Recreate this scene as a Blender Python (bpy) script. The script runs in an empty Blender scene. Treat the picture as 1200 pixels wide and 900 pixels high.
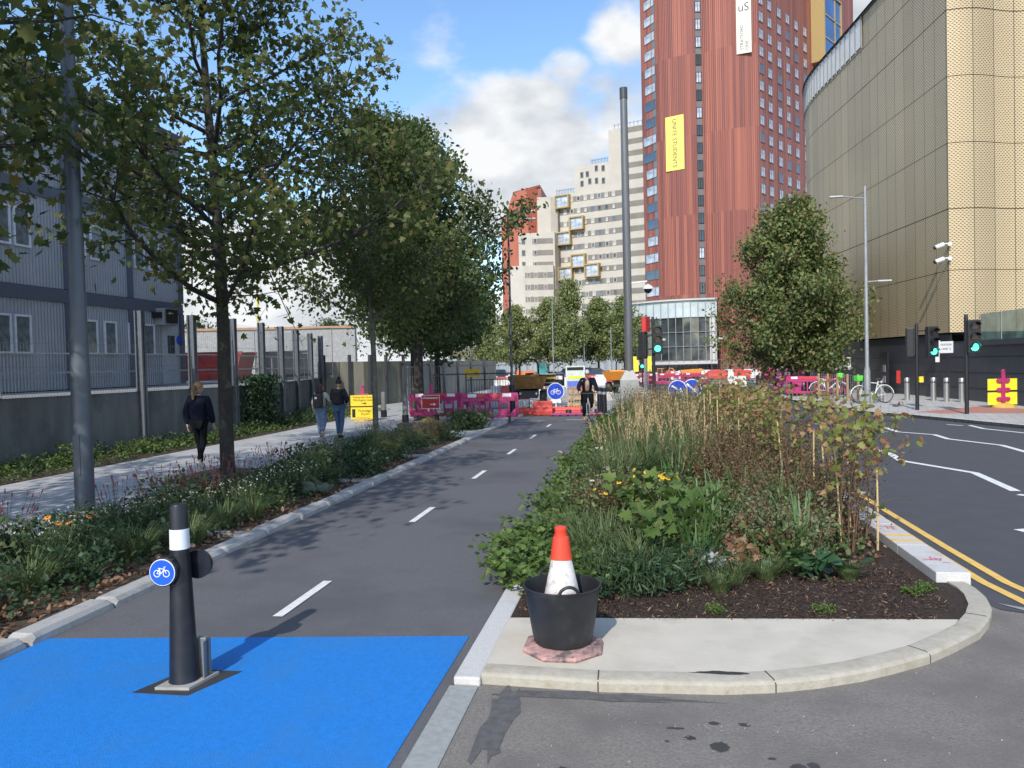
import bpy, math, random
import numpy as np
from math import sin, cos, pi, radians
from mathutils import Matrix, Vector, Euler

sc = bpy.context.scene
COL = sc.collection
# ------------------------------------------------------------------ camera
cd = bpy.data.cameras.new('camera'); cam = bpy.data.objects.new('camera', cd); COL.objects.link(cam)
cd.sensor_width = 36; cd.lens = 27.0; cd.clip_start = 0.05; cd.clip_end = 6000
th, rho, psi = radians(1.45), radians(1.4), radians(9.4966)
F0 = Vector((-sin(psi)*cos(th), cos(psi)*cos(th), -sin(th)))
R0 = Vector((cos(psi), sin(psi), 0)); U0 = R0.cross(F0)
RR = R0*cos(rho) - U0*sin(rho); UU = U0*cos(rho) + R0*sin(rho)
m = Matrix.Identity(4)
for i in range(3):
    m[i][0] = RR[i]; m[i][1] = UU[i]; m[i][2] = -F0[i]
m[0][3], m[1][3], m[2][3] = 0, 0, 2.0
cam.matrix_world = m
sc.camera = cam
# ------------------------------------------------------------------ light
SUN_EL, SUN_AZ = 38.0, 188.0      # azimuth clockwise from +Y (the street): the sun is behind the viewer
sv = Vector((sin(radians(SUN_AZ))*cos(radians(SUN_EL)), cos(radians(SUN_AZ))*cos(radians(SUN_EL)), sin(radians(SUN_EL))))
sl = bpy.data.lights.new('sun', 'SUN'); sl.energy = 2.75; sl.angle = radians(0.6); sl.color = (1.0, 0.95, 0.87)
so = bpy.data.objects.new('sun', sl); COL.objects.link(so)
so.rotation_euler = (-sv).to_track_quat('-Z', 'Y').to_euler()
sc.view_settings.view_transform = 'Standard'; sc.view_settings.look = 'None'
sc.view_settings.exposure = 0.50; sc.view_settings.gamma = 1; sc.view_settings.use_curve_mapping = False

W = bpy.data.worlds.new('World'); sc.world = W; W.use_nodes = True
nt = W.node_tree; N = nt.nodes; L = nt.links; N.clear()
def nn(tree, typ, **kw):
    n = tree.nodes.new(typ)
    for k, v in kw.items():
        if k.startswith('i_'): n.inputs[k[2:].replace('_', ' ')].default_value = v
        else: setattr(n, k, v)
    return n
SKY = 0.15
sky = nn(nt, 'ShaderNodeTexSky', sky_type='NISHITA', sun_disc=False, sun_elevation=radians(SUN_EL), sun_rotation=radians(SUN_AZ))
sky.air_density = 1.0; sky.dust_density = 0.6; sky.ozone_density = 1.6
tc = nn(nt, 'ShaderNodeTexCoord')
nz = nn(nt, 'ShaderNodeTexNoise'); nz.inputs['Scale'].default_value = 5.5; nz.inputs['Detail'].default_value = 9; nz.inputs['Roughness'].default_value = .56
mp = nn(nt, 'ShaderNodeMapping'); mp.inputs['Scale'].default_value = (1, 1, 1.7)
L.new(tc.outputs['Generated'], mp.inputs['Vector']); L.new(mp.outputs[0], nz.inputs['Vector'])
acc = None
# cloud banks: direction, half sizes (across, depth, up), strength
for c, s, w in [((-.13,.94,.272), (.135,.5,.085), 1.25), ((-.02,.95,.285), (.09,.5,.07), 1.0), ((-.16,.96,.205), (.11,.5,.05), 1.0), ((-.084,.931,.354), (.04,.4,.024), .8),
                ((-.01,.924,.385), (.05,.4,.045), .85), ((-.26,.89,.385), (.10,.4,.05), .45), ((-.43,.89,.13), (.20,.5,.10), 1.25), ((-.58,.8,.06), (.30,.6,.10), 1.35), ((-.3,.95,.04), (.30,.5,.07), 1.3),
                ((.26,.89,.36), (.12,.5,.1), 1.2), ((-.216,.945,.244), (.07,.4,.03), .8), ((-.10,.965,.235), (.10,.4,.03), .6),
                ((.9,.1,.4), (.5,.6,.22), 1.0), ((-.9,-.2,.45), (.5,.6,.22), 1.0), ((.2,-.9,.3), (.5,.4,.15), .9)]:
    a = nn(nt, 'ShaderNodeVectorMath', operation='SUBTRACT'); a.inputs[1].default_value = c
    L.new(tc.outputs['Generated'], a.inputs[0])
    b = nn(nt, 'ShaderNodeVectorMath', operation='DIVIDE'); b.inputs[1].default_value = s
    L.new(a.outputs[0], b.inputs[0])
    d = nn(nt, 'ShaderNodeVectorMath', operation='LENGTH'); L.new(b.outputs[0], d.inputs[0])
    e = nn(nt, 'ShaderNodeMapRange', interpolation_type='SMOOTHSTEP'); L.new(d.outputs['Value'], e.inputs[0])
    e.inputs[1].default_value = 1.75; e.inputs[2].default_value = 0.1; e.inputs[3].default_value = 0; e.inputs[4].default_value = w
    if acc is None: acc = e.outputs[0]
    else:
        g = nn(nt, 'ShaderNodeMath', operation='MAXIMUM'); L.new(acc, g.inputs[0]); L.new(e.outputs[0], g.inputs[1]); acc = g.outputs[0]
h1 = nn(nt, 'ShaderNodeMath', operation='MULTIPLY_ADD'); L.new(nz.outputs['Fac'], h1.inputs[0]); h1.inputs[1].default_value = 2.4; h1.inputs[2].default_value = -1.52
h2 = nn(nt, 'ShaderNodeMath', operation='ADD'); L.new(h1.outputs[0], h2.inputs[0]); L.new(acc, h2.inputs[1])
h3 = nn(nt, 'ShaderNodeMapRange', interpolation_type='SMOOTHSTEP'); L.new(h2.outputs[0], h3.inputs[0])
h3.inputs[1].default_value = 0.08; h3.inputs[2].default_value = 0.62
nz2 = nn(nt, 'ShaderNodeTexNoise'); nz2.inputs['Scale'].default_value = 9; nz2.inputs['Detail'].default_value = 6; L.new(mp.outputs[0], nz2.inputs['Vector'])
cr = nn(nt, 'ShaderNodeValToRGB'); L.new(nz2.outputs['Fac'], cr.inputs[0])
cr.color_ramp.elements[0].position = .34; cr.color_ramp.elements[0].color = (.40, .435, .48, 1)
cr.color_ramp.elements[1].position = .58; cr.color_ramp.elements[1].color = (.68, .69, .70, 1)
cs = nn(nt, 'ShaderNodeVectorMath', operation='SCALE'); L.new(cr.outputs[0], cs.inputs[0]); cs.inputs['Scale'].default_value = 1/SKY
sat = nn(nt, 'ShaderNodeHueSaturation'); sat.inputs['Saturation'].default_value = 1.12; sat.inputs['Value'].default_value = 1.18; L.new(sky.outputs[0], sat.inputs['Color'])
mx = nn(nt, 'ShaderNodeMix', data_type='RGBA'); L.new(h3.outputs[0], mx.inputs[0]); L.new(sat.outputs[0], mx.inputs[6]); L.new(cs.outputs[0], mx.inputs[7])
bg = nn(nt, 'ShaderNodeBackground'); bg.inputs['Strength'].default_value = SKY; L.new(mx.outputs[2], bg.inputs['Color'])
wo = nn(nt, 'ShaderNodeOutputWorld'); L.new(bg.outputs[0], wo.inputs[0])

# ------------------------------------------------------------------ materials
MATS = {}
def M(name, col, rough=.6, metal=0., var=.12, scale=6., bump=0., bscale=60., spec=.5, stretch=(1,1,1), emit=0, alpha=1, dark=None, dscale=1.2, dthr=.6):
    if name in MATS: return MATS[name]
    mt = bpy.data.materials.new(name); mt.use_nodes = True; t = mt.node_tree
    p = t.nodes['Principled BSDF']; p.inputs['Roughness'].default_value = rough; p.inputs['Metallic'].default_value = metal
    p.inputs['Specular IOR Level'].default_value = spec
    c = nn(t, 'ShaderNodeTexCoord'); mpn = nn(t, 'ShaderNodeMapping'); mpn.inputs['Scale'].default_value = stretch; t.links.new(c.outputs['Object'], mpn.inputs[0])
    n = nn(t, 'ShaderNodeTexNoise'); n.inputs['Scale'].default_value = scale; n.inputs['Detail'].default_value = 6; t.links.new(mpn.outputs[0], n.inputs['Vector'])
    r = nn(t, 'ShaderNodeMapRange'); t.links.new(n.outputs['Fac'], r.inputs[0]); r.inputs[1].default_value = .3; r.inputs[2].default_value = .7
    r.inputs[3].default_value = 1-var; r.inputs[4].default_value = 1+var
    s = nn(t, 'ShaderNodeVectorMath', operation='SCALE'); s.inputs[0].default_value = col; t.links.new(r.outputs[0], s.inputs['Scale'])
    out = s.outputs[0]
    if dark:
        n2 = nn(t, 'ShaderNodeTexNoise'); n2.inputs['Scale'].default_value = dscale; n2.inputs['Detail'].default_value = 8; n2.inputs['Roughness'].default_value = .6; t.links.new(c.outputs['Object'], n2.inputs['Vector'])
        r2 = nn(t, 'ShaderNodeMapRange'); t.links.new(n2.outputs['Fac'], r2.inputs[0]); r2.inputs[1].default_value = dthr-.08; r2.inputs[2].default_value = dthr+.08
        mm = nn(t, 'ShaderNodeMix', data_type='RGBA'); t.links.new(r2.outputs[0], mm.inputs[0]); t.links.new(out, mm.inputs[6]); mm.inputs[7].default_value = (*dark, 1); out = mm.outputs[2]
    t.links.new(out, p.inputs['Base Color'])
    if bump:
        nb = nn(t, 'ShaderNodeTexNoise'); nb.inputs['Scale'].default_value = bscale; nb.inputs['Detail'].default_value = 4; t.links.new(c.outputs['Object'], nb.inputs['Vector'])
        b = nn(t, 'ShaderNodeBump'); b.inputs['Strength'].default_value = bump; b.inputs['Distance'].default_value = .02; t.links.new(nb.outputs['Fac'], b.inputs['Height']); t.links.new(b.outputs[0], p.inputs['Normal'])
    if emit: p.inputs['Emission Color'].default_value = (*col, 1); p.inputs['Emission Strength'].default_value = emit
    if alpha < 1: p.inputs['Alpha'].default_value = alpha
    MATS[name] = mt; return mt
def Mleaf(name, cols, trans=.25, rough=.5):
    if name in MATS: return MATS[name]
    mt = bpy.data.materials.new(name); mt.use_nodes = True; t = mt.node_tree
    p = t.nodes['Principled BSDF']; p.inputs['Roughness'].default_value = rough; p.inputs['Specular IOR Level'].default_value = .35
    g = nn(t, 'ShaderNodeNewGeometry'); r = nn(t, 'ShaderNodeValToRGB'); t.links.new(g.outputs['Random Per Island'], r.inputs[0])
    el = r.color_ramp.elements
    while len(el) < len(cols): el.new(.5)
    for i, cc in enumerate(cols): el[i].position = i/(len(cols)-1); el[i].color = (*cc, 1)
    t.links.new(r.outputs[0], p.inputs['Base Color'])
    tr = nn(t, 'ShaderNodeBsdfTranslucent'); t.links.new(r.outputs[0], tr.inputs['Color'])
    mxs = nn(t, 'ShaderNodeMixShader'); mxs.inputs[0].default_value = trans
    t.links.new(p.outputs[0], mxs.inputs[1]); t.links.new(tr.outputs[0], mxs.inputs[2]); t.links.new(mxs.outputs[0], t.nodes['Material Output'].inputs[0])
    MATS[name] = mt; return mt

# ------------------------------------------------------------------ mesh helpers
class MB:
    def __init__(s): s.v = []; s.f = []; s.m = []; s.uv = {}
    def add(s, vs, fs, mi=0, uvs=None):
        o = len(s.v); s.v.extend([tuple(map(float, v)) for v in vs])
        for k, f in enumerate(fs):
            if uvs: s.uv[len(s.f)] = uvs[k]
            s.f.append(tuple(o+i for i in f)); s.m.append(mi)
        return s
    def box(s, x0, x1, y0, y1, z0, z1, mi=0):
        return s.add([(x0,y0,z0),(x1,y0,z0),(x1,y1,z0),(x0,y1,z0),(x0,y0,z1),(x1,y0,z1),(x1,y1,z1),(x0,y1,z1)],
                     [(0,3,2,1),(4,5,6,7),(0,1,5,4),(1,2,6,5),(2,3,7,6),(3,0,4,7)], mi)
    def rbox(s, c, sz, rz=0, mi=0, rx=0):
        R = Matrix.Rotation(rz, 3, 'Z') @ Matrix.Rotation(rx, 3, 'X'); a, b, d = sz[0]/2, sz[1]/2, sz[2]/2
        vs = [Vector(c) + R @ Vector(q) for q in [(-a,-b,-d),(a,-b,-d),(a,b,-d),(-a,b,-d),(-a,-b,d),(a,-b,d),(a,b,d),(-a,b,d)]]
        return s.add(vs, [(0,3,2,1),(4,5,6,7),(0,1,5,4),(1,2,6,5),(2,3,7,6),(3,0,4,7)], mi)
    def tube(s, pts, rad, n=8, mi=0, cap=True, closed=False):
        pts = [Vector(p) for p in pts]; k = len(pts)
        if not hasattr(rad, '__len__'): rad = [rad]*k
        vs = []; ref = None
        for i, p in enumerate(pts):
            if closed: d = pts[(i+1) % k]-pts[i-1]
            else: d = pts[min(i+1, k-1)]-pts[max(i-1, 0)]
            d.normalize()
            if ref is None: ref = Vector((0,0,1)) if abs(d.z) < .9 else Vector((1,0,0))
            a = d.cross(ref)
            if a.length < 1e-4: a = d.orthogonal()
            a.normalize(); b = d.cross(a); ref = -b if False else ref
            for j in range(n):
                t = 2*pi*j/n; vs.append(p + (a*cos(t)+b*sin(t))*rad[i])
        fs = []
        for i in range(k if closed else k-1):
            for j in range(n):
                i2 = (i+1) % k
                fs.append((i*n+j, i*n+(j+1) % n, i2*n+(j+1) % n, i2*n+j))
        if cap and not closed: fs.append(tuple(range(n))[::-1]); fs.append(tuple((k-1)*n+j for j in range(n)))
        return s.add(vs, fs, mi)
    def lathe(s, prof, c=(0,0,0), n=24, mi=0, cap=True, rot=0):
        vs = []
        for r, z in prof:
            for j in range(n):
                t = 2*pi*j/n+rot; vs.append((c[0]+r*cos(t), c[1]+r*sin(t), c[2]+z))
        k = len(prof); fs = [(i*n+j, i*n+(j+1) % n, (i+1)*n+(j+1) % n, (i+1)*n+j) for i in range(k-1) for j in range(n)]
        if cap: fs.append(tuple(range(n))[::-1]); fs.append(tuple((k-1)*n+j for j in range(n)))
        return s.add(vs, fs, mi)
    def prism(s, poly, z0, z1, mi=0):
        k = len(poly); a = sum(poly[i][0]*poly[(i+1) % k][1]-poly[(i+1) % k][0]*poly[i][1] for i in range(k))
        if a < 0: poly = poly[::-1]
        vs = [(x, y, z0) for x, y in poly]+[(x, y, z1) for x, y in poly]
        fs = [tuple(range(k))[::-1], tuple(range(k, 2*k))]+[(i, (i+1) % k, k+(i+1) % k, k+i) for i in range(k)]
        return s.add(vs, fs, mi)
    def xz(s, poly, y0, y1, mi=0):      # outline in x,z extruded along y
        k = len(poly); a = sum(poly[i][0]*poly[(i+1) % k][1]-poly[(i+1) % k][0]*poly[i][1] for i in range(k))
        if a < 0: poly = poly[::-1]
        vs = [(x, y0, z) for x, z in poly]+[(x, y1, z) for x, z in poly]
        fs = [tuple(range(k)), tuple(range(k, 2*k))[::-1]]+[(i, k+i, k+(i+1) % k, (i+1) % k) for i in range(k)]
        return s.add(vs, fs, mi)
    def ribbon(s, pts, w, z, mi=0, off=0):   # flat strip along a polyline
        pts = [Vector((p[0], p[1])) for p in pts]; vs = []
        for i, p in enumerate(pts):
            d = (pts[min(i+1, len(pts)-1)]-pts[max(i-1, 0)]).normalized(); n = Vector((-d.y, d.x))
            vs += [(*(p+n*(off+w/2)), z), (*(p+n*(off-w/2)), z)]
        return s.add(vs, [(2*i, 2*i+1, 2*i+3, 2*i+2) for i in range(len(pts)-1)], mi)
    def build(s, name, mats, parent=None, smooth=False, bevel=0, loc=None, rot=None):
        me = bpy.data.meshes.new(name); me.from_pydata(s.v, [], s.f)
        if not isinstance(mats, (list, tuple)): mats = [mats]
        for q in mats: me.materials.append(q)
        if len(mats) > 1: me.polygons.foreach_set('material_index', s.m)
        if s.uv:
            ul = me.uv_layers.new(name='UVMap')
            for i, p in enumerate(me.polygons):
                u = s.uv.get(i)
                if u:
                    for k, li in enumerate(p.loop_indices): ul.data[li].uv = u[k]
        if smooth:
            me.polygons.foreach_set('use_smooth', [True]*len(s.f))
            try: me.set_sharp_from_angle(angle=radians(38))
            except Exception: pass
        me.update()
        return link(name, me, parent, loc, rot, bevel)
def link(name, me, parent=None, loc=None, rot=None, bevel=0):
    o = bpy.data.objects.new(name, me); COL.objects.link(o)
    if parent: o.parent = parent
    if loc: o.location = loc
    if rot: o.rotation_euler = rot
    if bevel:
        b = o.modifiers.new('bevel', 'BEVEL'); b.width = bevel; b.segments = 2; b.limit_method = 'ANGLE'
    return o
def tag(o, label, cat, group=None, kind=None):
    o['label'] = label; o['category'] = cat
    if group: o['group'] = group
    if kind: o['kind'] = kind
    return o
def thing(name, label, cat, loc=(0,0,0), rz=0, group=None):
    o = bpy.data.objects.new(name, None); COL.objects.link(o); o.location = loc; o.rotation_euler = (0, 0, rz); o.empty_display_size = .2
    return tag(o, label, cat, group)
def struct(o): o['kind'] = 'structure'; return o
def copy_tree(o, parent=None):
    c = o.copy(); COL.objects.link(c)
    if parent: c.parent = parent
    for ch in list(o.children): copy_tree(ch, c)
    return c
def dup(o, loc, rz=0, label=None, sc_=1.0):
    c = copy_tree(o); c.location = loc; c.rotation_euler = (0, 0, rz)
    if label: c['label'] = label
    if sc_ != 1: c.scale = (sc_, sc_, sc_) if not hasattr(sc_, '__len__') else sc_
    return c
def text(name, s, size, mat, parent=None, loc=(0,0,0), rot=(pi/2,0,0), ext=.002, align='CENTER', sx=1):
    cu = bpy.data.curves.new(name, 'FONT'); cu.body = s; cu.size = size; cu.extrude = ext; cu.align_x = align; cu.align_y = 'CENTER'; cu.resolution_u = 3
    t = bpy.data.objects.new(name, cu); COL.objects.link(t); bpy.context.view_layer.update()
    me = bpy.data.meshes.new_from_object(t.evaluated_get(bpy.context.evaluated_depsgraph_get())); bpy.data.objects.remove(t); me.name = name
    me.materials.clear(); me.materials.append(mat)
    o = link(name, me, parent, loc, rot); o.scale = (sx, 1, 1); return o
def np_mesh(V, F):       # F: (nf,k) equal-size faces, or list of several such arrays
    me = bpy.data.meshes.new('m'); Fs = F if isinstance(F, list) else [F]
    me.vertices.add(len(V)); me.vertices.foreach_set('co', np.asarray(V, np.float32).ravel())
    nl = sum(f.size for f in Fs); npoly = sum(len(f) for f in Fs)
    me.loops.add(nl); me.loops.foreach_set('vertex_index', np.concatenate([f.ravel() for f in Fs]).astype(np.int32))
    tot = np.concatenate([np.full(len(f), f.shape[1]) for f in Fs]); st = np.concatenate([[0], np.cumsum(tot)[:-1]])
    me.polygons.add(npoly); me.polygons.foreach_set('loop_start', st.astype(np.int32)); 
    try: me.polygons.foreach_set('loop_total', tot.astype(np.int32))
    except Exception: pass
    me.update(calc_edges=True); me.validate(); return me
# leaf templates: (verts, faces list) ; leaf lies along +Y, folded on its midrib
def _t(half, fold=.25):
    k = len(half); v = [(0,0,0)]+[(x, y, x*fold) for x, y in half[1:-1]]+[(0, half[-1][1], 0)]
    l = [(-x, y, x*fold) for x, y in half[1:-1]]
    vs = v+l; n = len(half)-2
    f1 = list(range(0, n+2)); f2 = [0, n+1]+[n+1+n-i for i in range(n)]
    return np.array(vs, float), np.array([f1, f2])
LOBED = _t([(0,0),(.20,.02),(.52,.18),(.30,.36),(.50,.62),(.20,.60),(0,1.0)])
DIAM = _t([(0,0),(.30,.45),(0,1.0)])
OVAL = _t([(0,0),(.22,.2),(.28,.55),(.12,.85),(0,1.0)])
BIG = _t([(0,0),(.30,.05),(.48,.35),(.36,.72),(0,1.0)], .18)
LANCE = _t([(0,0),(.10,.3),(.08,.7),(0,1.0)], .4)
def scatter(P, S, tpl, rng, up=.5, droop=0., out=None):
    P = np.asarray(P, float); n = len(P); tv, tf = tpl
    nrm = rng.normal(size=(n, 3)); nrm /= np.linalg.norm(nrm, axis=1)[:, None]; nrm[:, 2] = nrm[:, 2]*(1-up)+up*1.2*np.sign(nrm[:, 2]+.8); nrm /= np.linalg.norm(nrm, axis=1)[:, None]
    d = rng.normal(size=(n, 3))
    if out is not None: d = d*.5+out
    d[:, 2] -= droop
    d -= nrm*(d*nrm).sum(1)[:, None]; d /= np.linalg.norm(d, axis=1)[:, None]
    x = np.cross(d, nrm)
    S = np.asarray(S).reshape(-1, 1, 1)
    V = P[:, None, :]+S*(tv[None, :, 0:1]*x[:, None, :]+tv[None, :, 1:2]*d[:, None, :]+tv[None, :, 2:3]*nrm[:, None, :])
    k = len(tv); F = (np.arange(n)[:, None, None]*k+tf[None]).reshape(-1, tf.shape[1])
    return V.reshape(-1, 3), F
def leaves_obj(name, P, S, tpl, mat, rng, parent=None, **kw):
    V, F = scatter(P, S, tpl, rng, **kw); me = np_mesh(V, F); me.materials.append(mat); me.name = name
    return link(name, me, parent)
# ------------------------------------------------------------------ shared materials
asph = M('track_asphalt', (.125,.125,.132), .85, var=.13, scale=45, bump=.35, bscale=140, dark=(.098,.098,.104), dscale=.6, dthr=.55)
road_m = M('road_asphalt', (.072,.074,.083), .8, var=.08, scale=3, bump=.3, bscale=150)
apron_m = M('apron_asphalt', (.215,.195,.172), .9, var=.20, scale=55, bump=.5, bscale=130, dark=(.165,.150,.135), dscale=1.1, dthr=.53)
ground_m = M('far_ground', (.22,.21,.20), .9, var=.2, scale=.3)
site_m = M('site_ground', (.42,.40,.37), .9, var=.2, scale=.8, dark=(.3,.27,.23), dscale=.4)
blue_m = M('blue_surfacing', (.014,.205,.62), .62, var=.10, scale=28, bump=.4, bscale=120, dark=(.03,.20,.53), dscale=1.1, dthr=.56)
white_m = M('road_paint_white', (.74,.74,.72), .7, var=.12, scale=14)
yel_m = M('road_paint_yellow', (.78,.50,.13), .7, var=.1, scale=12)
granite = M('granite', (.56,.55,.53), .8, var=.13, scale=90, dark=(.44,.42,.40), dscale=2.5, dthr=.6)
conc = M('concrete_slab', (.57,.52,.43), .88, var=.07, scale=4, bump=.15, bscale=80, dark=(.48,.44,.36), dscale=2.2, dthr=.60)
kerbc = M('kerb_concrete', (.42,.385,.315), .88, var=.12, scale=14, bump=.3, bscale=60, dark=(.33,.28,.20), dscale=7, dthr=.62)
mulch_m = M('mulch', (.036,.022,.015), .95, var=.5, scale=40, bump=.8, bscale=45)
soil_m = M('soil', (.065,.045,.03), .95, var=.4, scale=20, bump=.6, bscale=30)
steel = M('stainless_steel', (.55,.55,.53), .35, .85, var=.05)
galv = M('galvanised_steel', (.33,.35,.37), .5, .6, var=.1)
postgrey = M('grey_post_paint', (.12,.135,.16), .45, .3, var=.05)
darkgrey = M('dark_grey_paint', (.055,.06,.07), .45, .1, var=.05)
black = M('black_paint', (.012,.013,.016), .4, var=.1)
rubber = M('black_rubber', (.018,.019,.022), .5, var=.25, scale=9, dark=(.05,.047,.042), dscale=5, dthr=.66)
pink = M('pink_plastic', (.42,.035,.145), .45, var=.08)
redp = M('red_plastic', (.60,.06,.04), .45, var=.08)
whitep = M('white_plastic', (.75,.74,.71), .5, var=.08, dark=(.5,.48,.44), dscale=4)
orange = M('orange_paint', (.75,.28,.03), .5, var=.1)
yellowp = M('yellow_sign_face', (.85,.62,.03), .5, var=.04)
redsign = M('red_sign_face', (.42,.02,.025), .5, var=.04)
bluesign = M('blue_sign_face', (.01,.06,.50), .35, var=.03)
wsign = M('white_sign_face', (.80,.80,.80), .45, var=.03)
glass_m = M('window_glass', (.10,.15,.21), .06, .35, var=.2, scale=.6, spec=1.0)
glassd = M('dark_glass', (.03,.04,.045), .06, .1, var=.3, scale=.5, spec=1.0)
whitef = M('white_frame', (.72,.72,.72), .5, var=.04)

# ------------------------------------------------------------------ ground, roads, pavements
struct(MB().add([(-3000,-3000,0),(3000,-3000,0),(3000,3000,0),(-3000,3000,0)], [(0,1,2,3)]).build('ground', ground_m))
def sheet(name, poly, z, mat):
    k = len(poly); a = sum(poly[i][0]*poly[(i+1) % k][1]-poly[(i+1) % k][0]*poly[i][1] for i in range(k))
    if a < 0: poly = poly[::-1]
    return struct(MB().add([(x, y, z) for x, y in poly], [tuple(range(k))]).build(name, mat))
sheet('foreground_asphalt', [(-1.19,-14),(30,-14),(30,2.5),(6,4.7),(2.72,6.45),(2.3,8.2),(-1.19,8.2)], .004, apron_m)
# roadway: dark, swings right in front of the tower
sheet('road', [(2.72,6.45),(6,4.7),(30,2.5),(60,10),(60,150),(-1,150),(-1,40),(2.3,28),(2.3,8)], .008, road_m)
sheet('cycle_track', [(-4.5,-14),(-1.19,-14),(-1.19,29.4),(-4.5,29.4)], .006, asph)
sheet('blue_surfacing', [(-4.47,-14),(-1.28,-14),(-1.28,5.47),(-4.47,5.11)], .010, blue_m)
sheet('construction_site_ground', [(-12.0,29.4),(-.6,29.4),(1.5,42),(-1,75),(-12,75)], .012, site_m)
sheet('yard_ground', [(-40,-10),(-13.6,-10),(-13.3,15.5),(-12.95,18.3),(-12.55,22.2),(-12.95,25.5),(-14.05,29.9),(-15.8,37),(-18,50),(-60,60)], 1.55, M('yard_concrete', (.30,.30,.29), .9, var=.15))
# paving slabs
def slab_mat(name, col, sx, sy, rot=0., mortar=.012):
    mt = M(name, col, .82, var=.09, scale=3, bump=.1, bscale=60); t = mt.node_tree; p = t.nodes['Principled BSDF']
    src = p.inputs['Base Color'].links[0].from_socket
    c = nn(t, 'ShaderNodeTexCoord'); mq = nn(t, 'ShaderNodeMapping'); mq.inputs['Rotation'].default_value = (0, 0, rot); t.links.new(c.outputs['Object'], mq.inputs[0])
    b = nn(t, 'ShaderNodeTexBrick'); b.inputs['Scale'].default_value = 1; b.inputs['Brick Width'].default_value = sx; b.inputs['Row Height'].default_value = sy; b.inputs['Mortar Size'].default_value = mortar
    b.inputs['Color1'].default_value = (1,1,1,1); b.inputs['Color2'].default_value = (.86,.86,.87,1); b.inputs['Mortar'].default_value = (.5,.49,.48,1); b.inputs['Bias'].default_value = -.1
    t.links.new(mq.outputs[0], b.inputs['Vector']); mu = nn(t, 'ShaderNodeMix', data_type='RGBA', blend_type='MULTIPLY'); mu.inputs[0].default_value = 1
    t.links.new(src, mu.inputs[6]); t.links.new(b.outputs['Color'], mu.inputs[7]); t.links.new(mu.outputs[2], p.inputs['Base Color']); return mt
pav_m = slab_mat('paving_slabs', (.50,.495,.485), .60, .40, 0)
pavr_m = slab_mat('right_paving', (.50,.48,.45), .60, .30, .3)
def raised(name, poly, z, mat): return struct(MB().prism(poly, 0, z).build(name, mat))
LP = [(-7.2,-14),(-7.15,9.6),(-7.2,20.6),(-4.66,20.6),(-4.66,28.2),(-4.9,29.4),(-6,45),(-9,60),(-12,60),(-12.6,45),(-13.5,38),(-11.25,27),(-11.2,20),(-11.35,12.3),(-11.5,-14)]
raised('left_pavement', LP, .05, pav_m)
raised('verge_soil', [(-11.5,-14),(-11.35,12.3),(-11.2,20),(-11.25,27),(-13.5,38),(-15.7,36.5),(-14,29.9),(-12.9,25.5),(-12.5,22.2),(-12.9,18.3),(-13.25,15.5),(-13.5,-14)], .045, soil_m)
raised('left_bed_soil', [(-7.2,-14),(-7.15,9.6),(-7.2,20.6),(-4.62,20.6),(-4.62,-14)], .035, soil_m)
sheet('tree_pit', [(-8.55,12.5),(-6.9,12.5),(-6.9,14.3),(-8.55,14.3)], .054, M('tree_pit_gravel', (.16,.135,.115), .95, var=.25, scale=50, bump=.5, bscale=80))
sheet('tree_pit', [(-8.2,19.6),(-6.9,19.6),(-6.9,20.9),(-8.2,20.9)], .054, MATS['tree_pit_gravel'])
RPE = [(30,4),(16,12.5),(12.2,17.5),(10.5,20.4),(9.89,22.0),(9.25,24.1),(8.6,26.1),(7.6,28.3),(7.18,31.2),(7.03,35.5),(6.63,39.6),(5.9,46.5),(6.4,50)]
raised('right_pavement', RPE+[(13,62),(40,62),(60,30),(60,4)], .10, pavr_m)
kr = MB(); kr.ribbon(RPE, .16, .106, off=.08)
struct(kr.build('right_kerb', granite))
sheet('red_paving', [(9.0,27.3),(11.9,29.7),(12.9,27.6),(13,25.5),(10.4,26.6),(9.6,26.4)], .104, M('red_tactile', (.45,.20,.15), .85, var=.1, scale=20))

# left kerb of the cycle track: separate weathered blocks
rng = random.Random(4); k = MB(); y = 2.2
while y < 29:
    ln = .92 if y < 22 else 1.4; g = .035 if y < 12 else .008; dx = rng.uniform(-.012, .012)
    x0, x1 = -4.70+dx, -4.48+dx; b = .03; h = .085+rng.uniform(-.008, .008)
    vs = []
    for yy, e in ((y, 0), (y+.035, 1), (y+ln-g-.035, 1), (y+ln-g, 0)):
        hh = h if e else h-.025; bb = b if e else b+.015
        vs += [(x0, yy, 0), (x0, yy, hh-.02), (x0+bb, yy, hh), (x1-bb, yy, hh), (x1, yy, hh-.035), (x1+.005, yy, 0)]
    fs = [(i*6+j, i*6+j+1, (i+1)*6+j+1, (i+1)*6+j) for i in range(3) for j in range(5)]+[(5,4,3,2,1,0), (18,19,20,21,22,23)]
    k.add(vs, fs); y += ln
for yy in (8.4, 12.6, 16.2): k.box(-5.25, -4.72, yy, yy+.16, 0, .07)       # short cross kerbs running into the bed
struct(k.build('left_kerb', M('weathered_granite', (.40,.395,.38), .85, var=.15, scale=70, dark=(.27,.26,.235), dscale=4, dthr=.58), smooth=False))
# kerb between track and centre bed
k = MB(); y = 4.62
k.box(-1.19, -1.02, 4.62, 6.55, 0, .06)
while y < 29:
    k.box(-1.19, -1.02, max(y, 6.56), y+.99, 0, .075) if y+.99 > 6.6 else None; y += 1.0
struct(k.build('centre_kerb', granite, bevel=.012))
struct(MB().box(-1.21, -1.03, -14, 4.60, 0, .012).build('flush_kerb', M('flush_kerb_stone', (.31,.32,.31), .85, var=.12, scale=25)))
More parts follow.
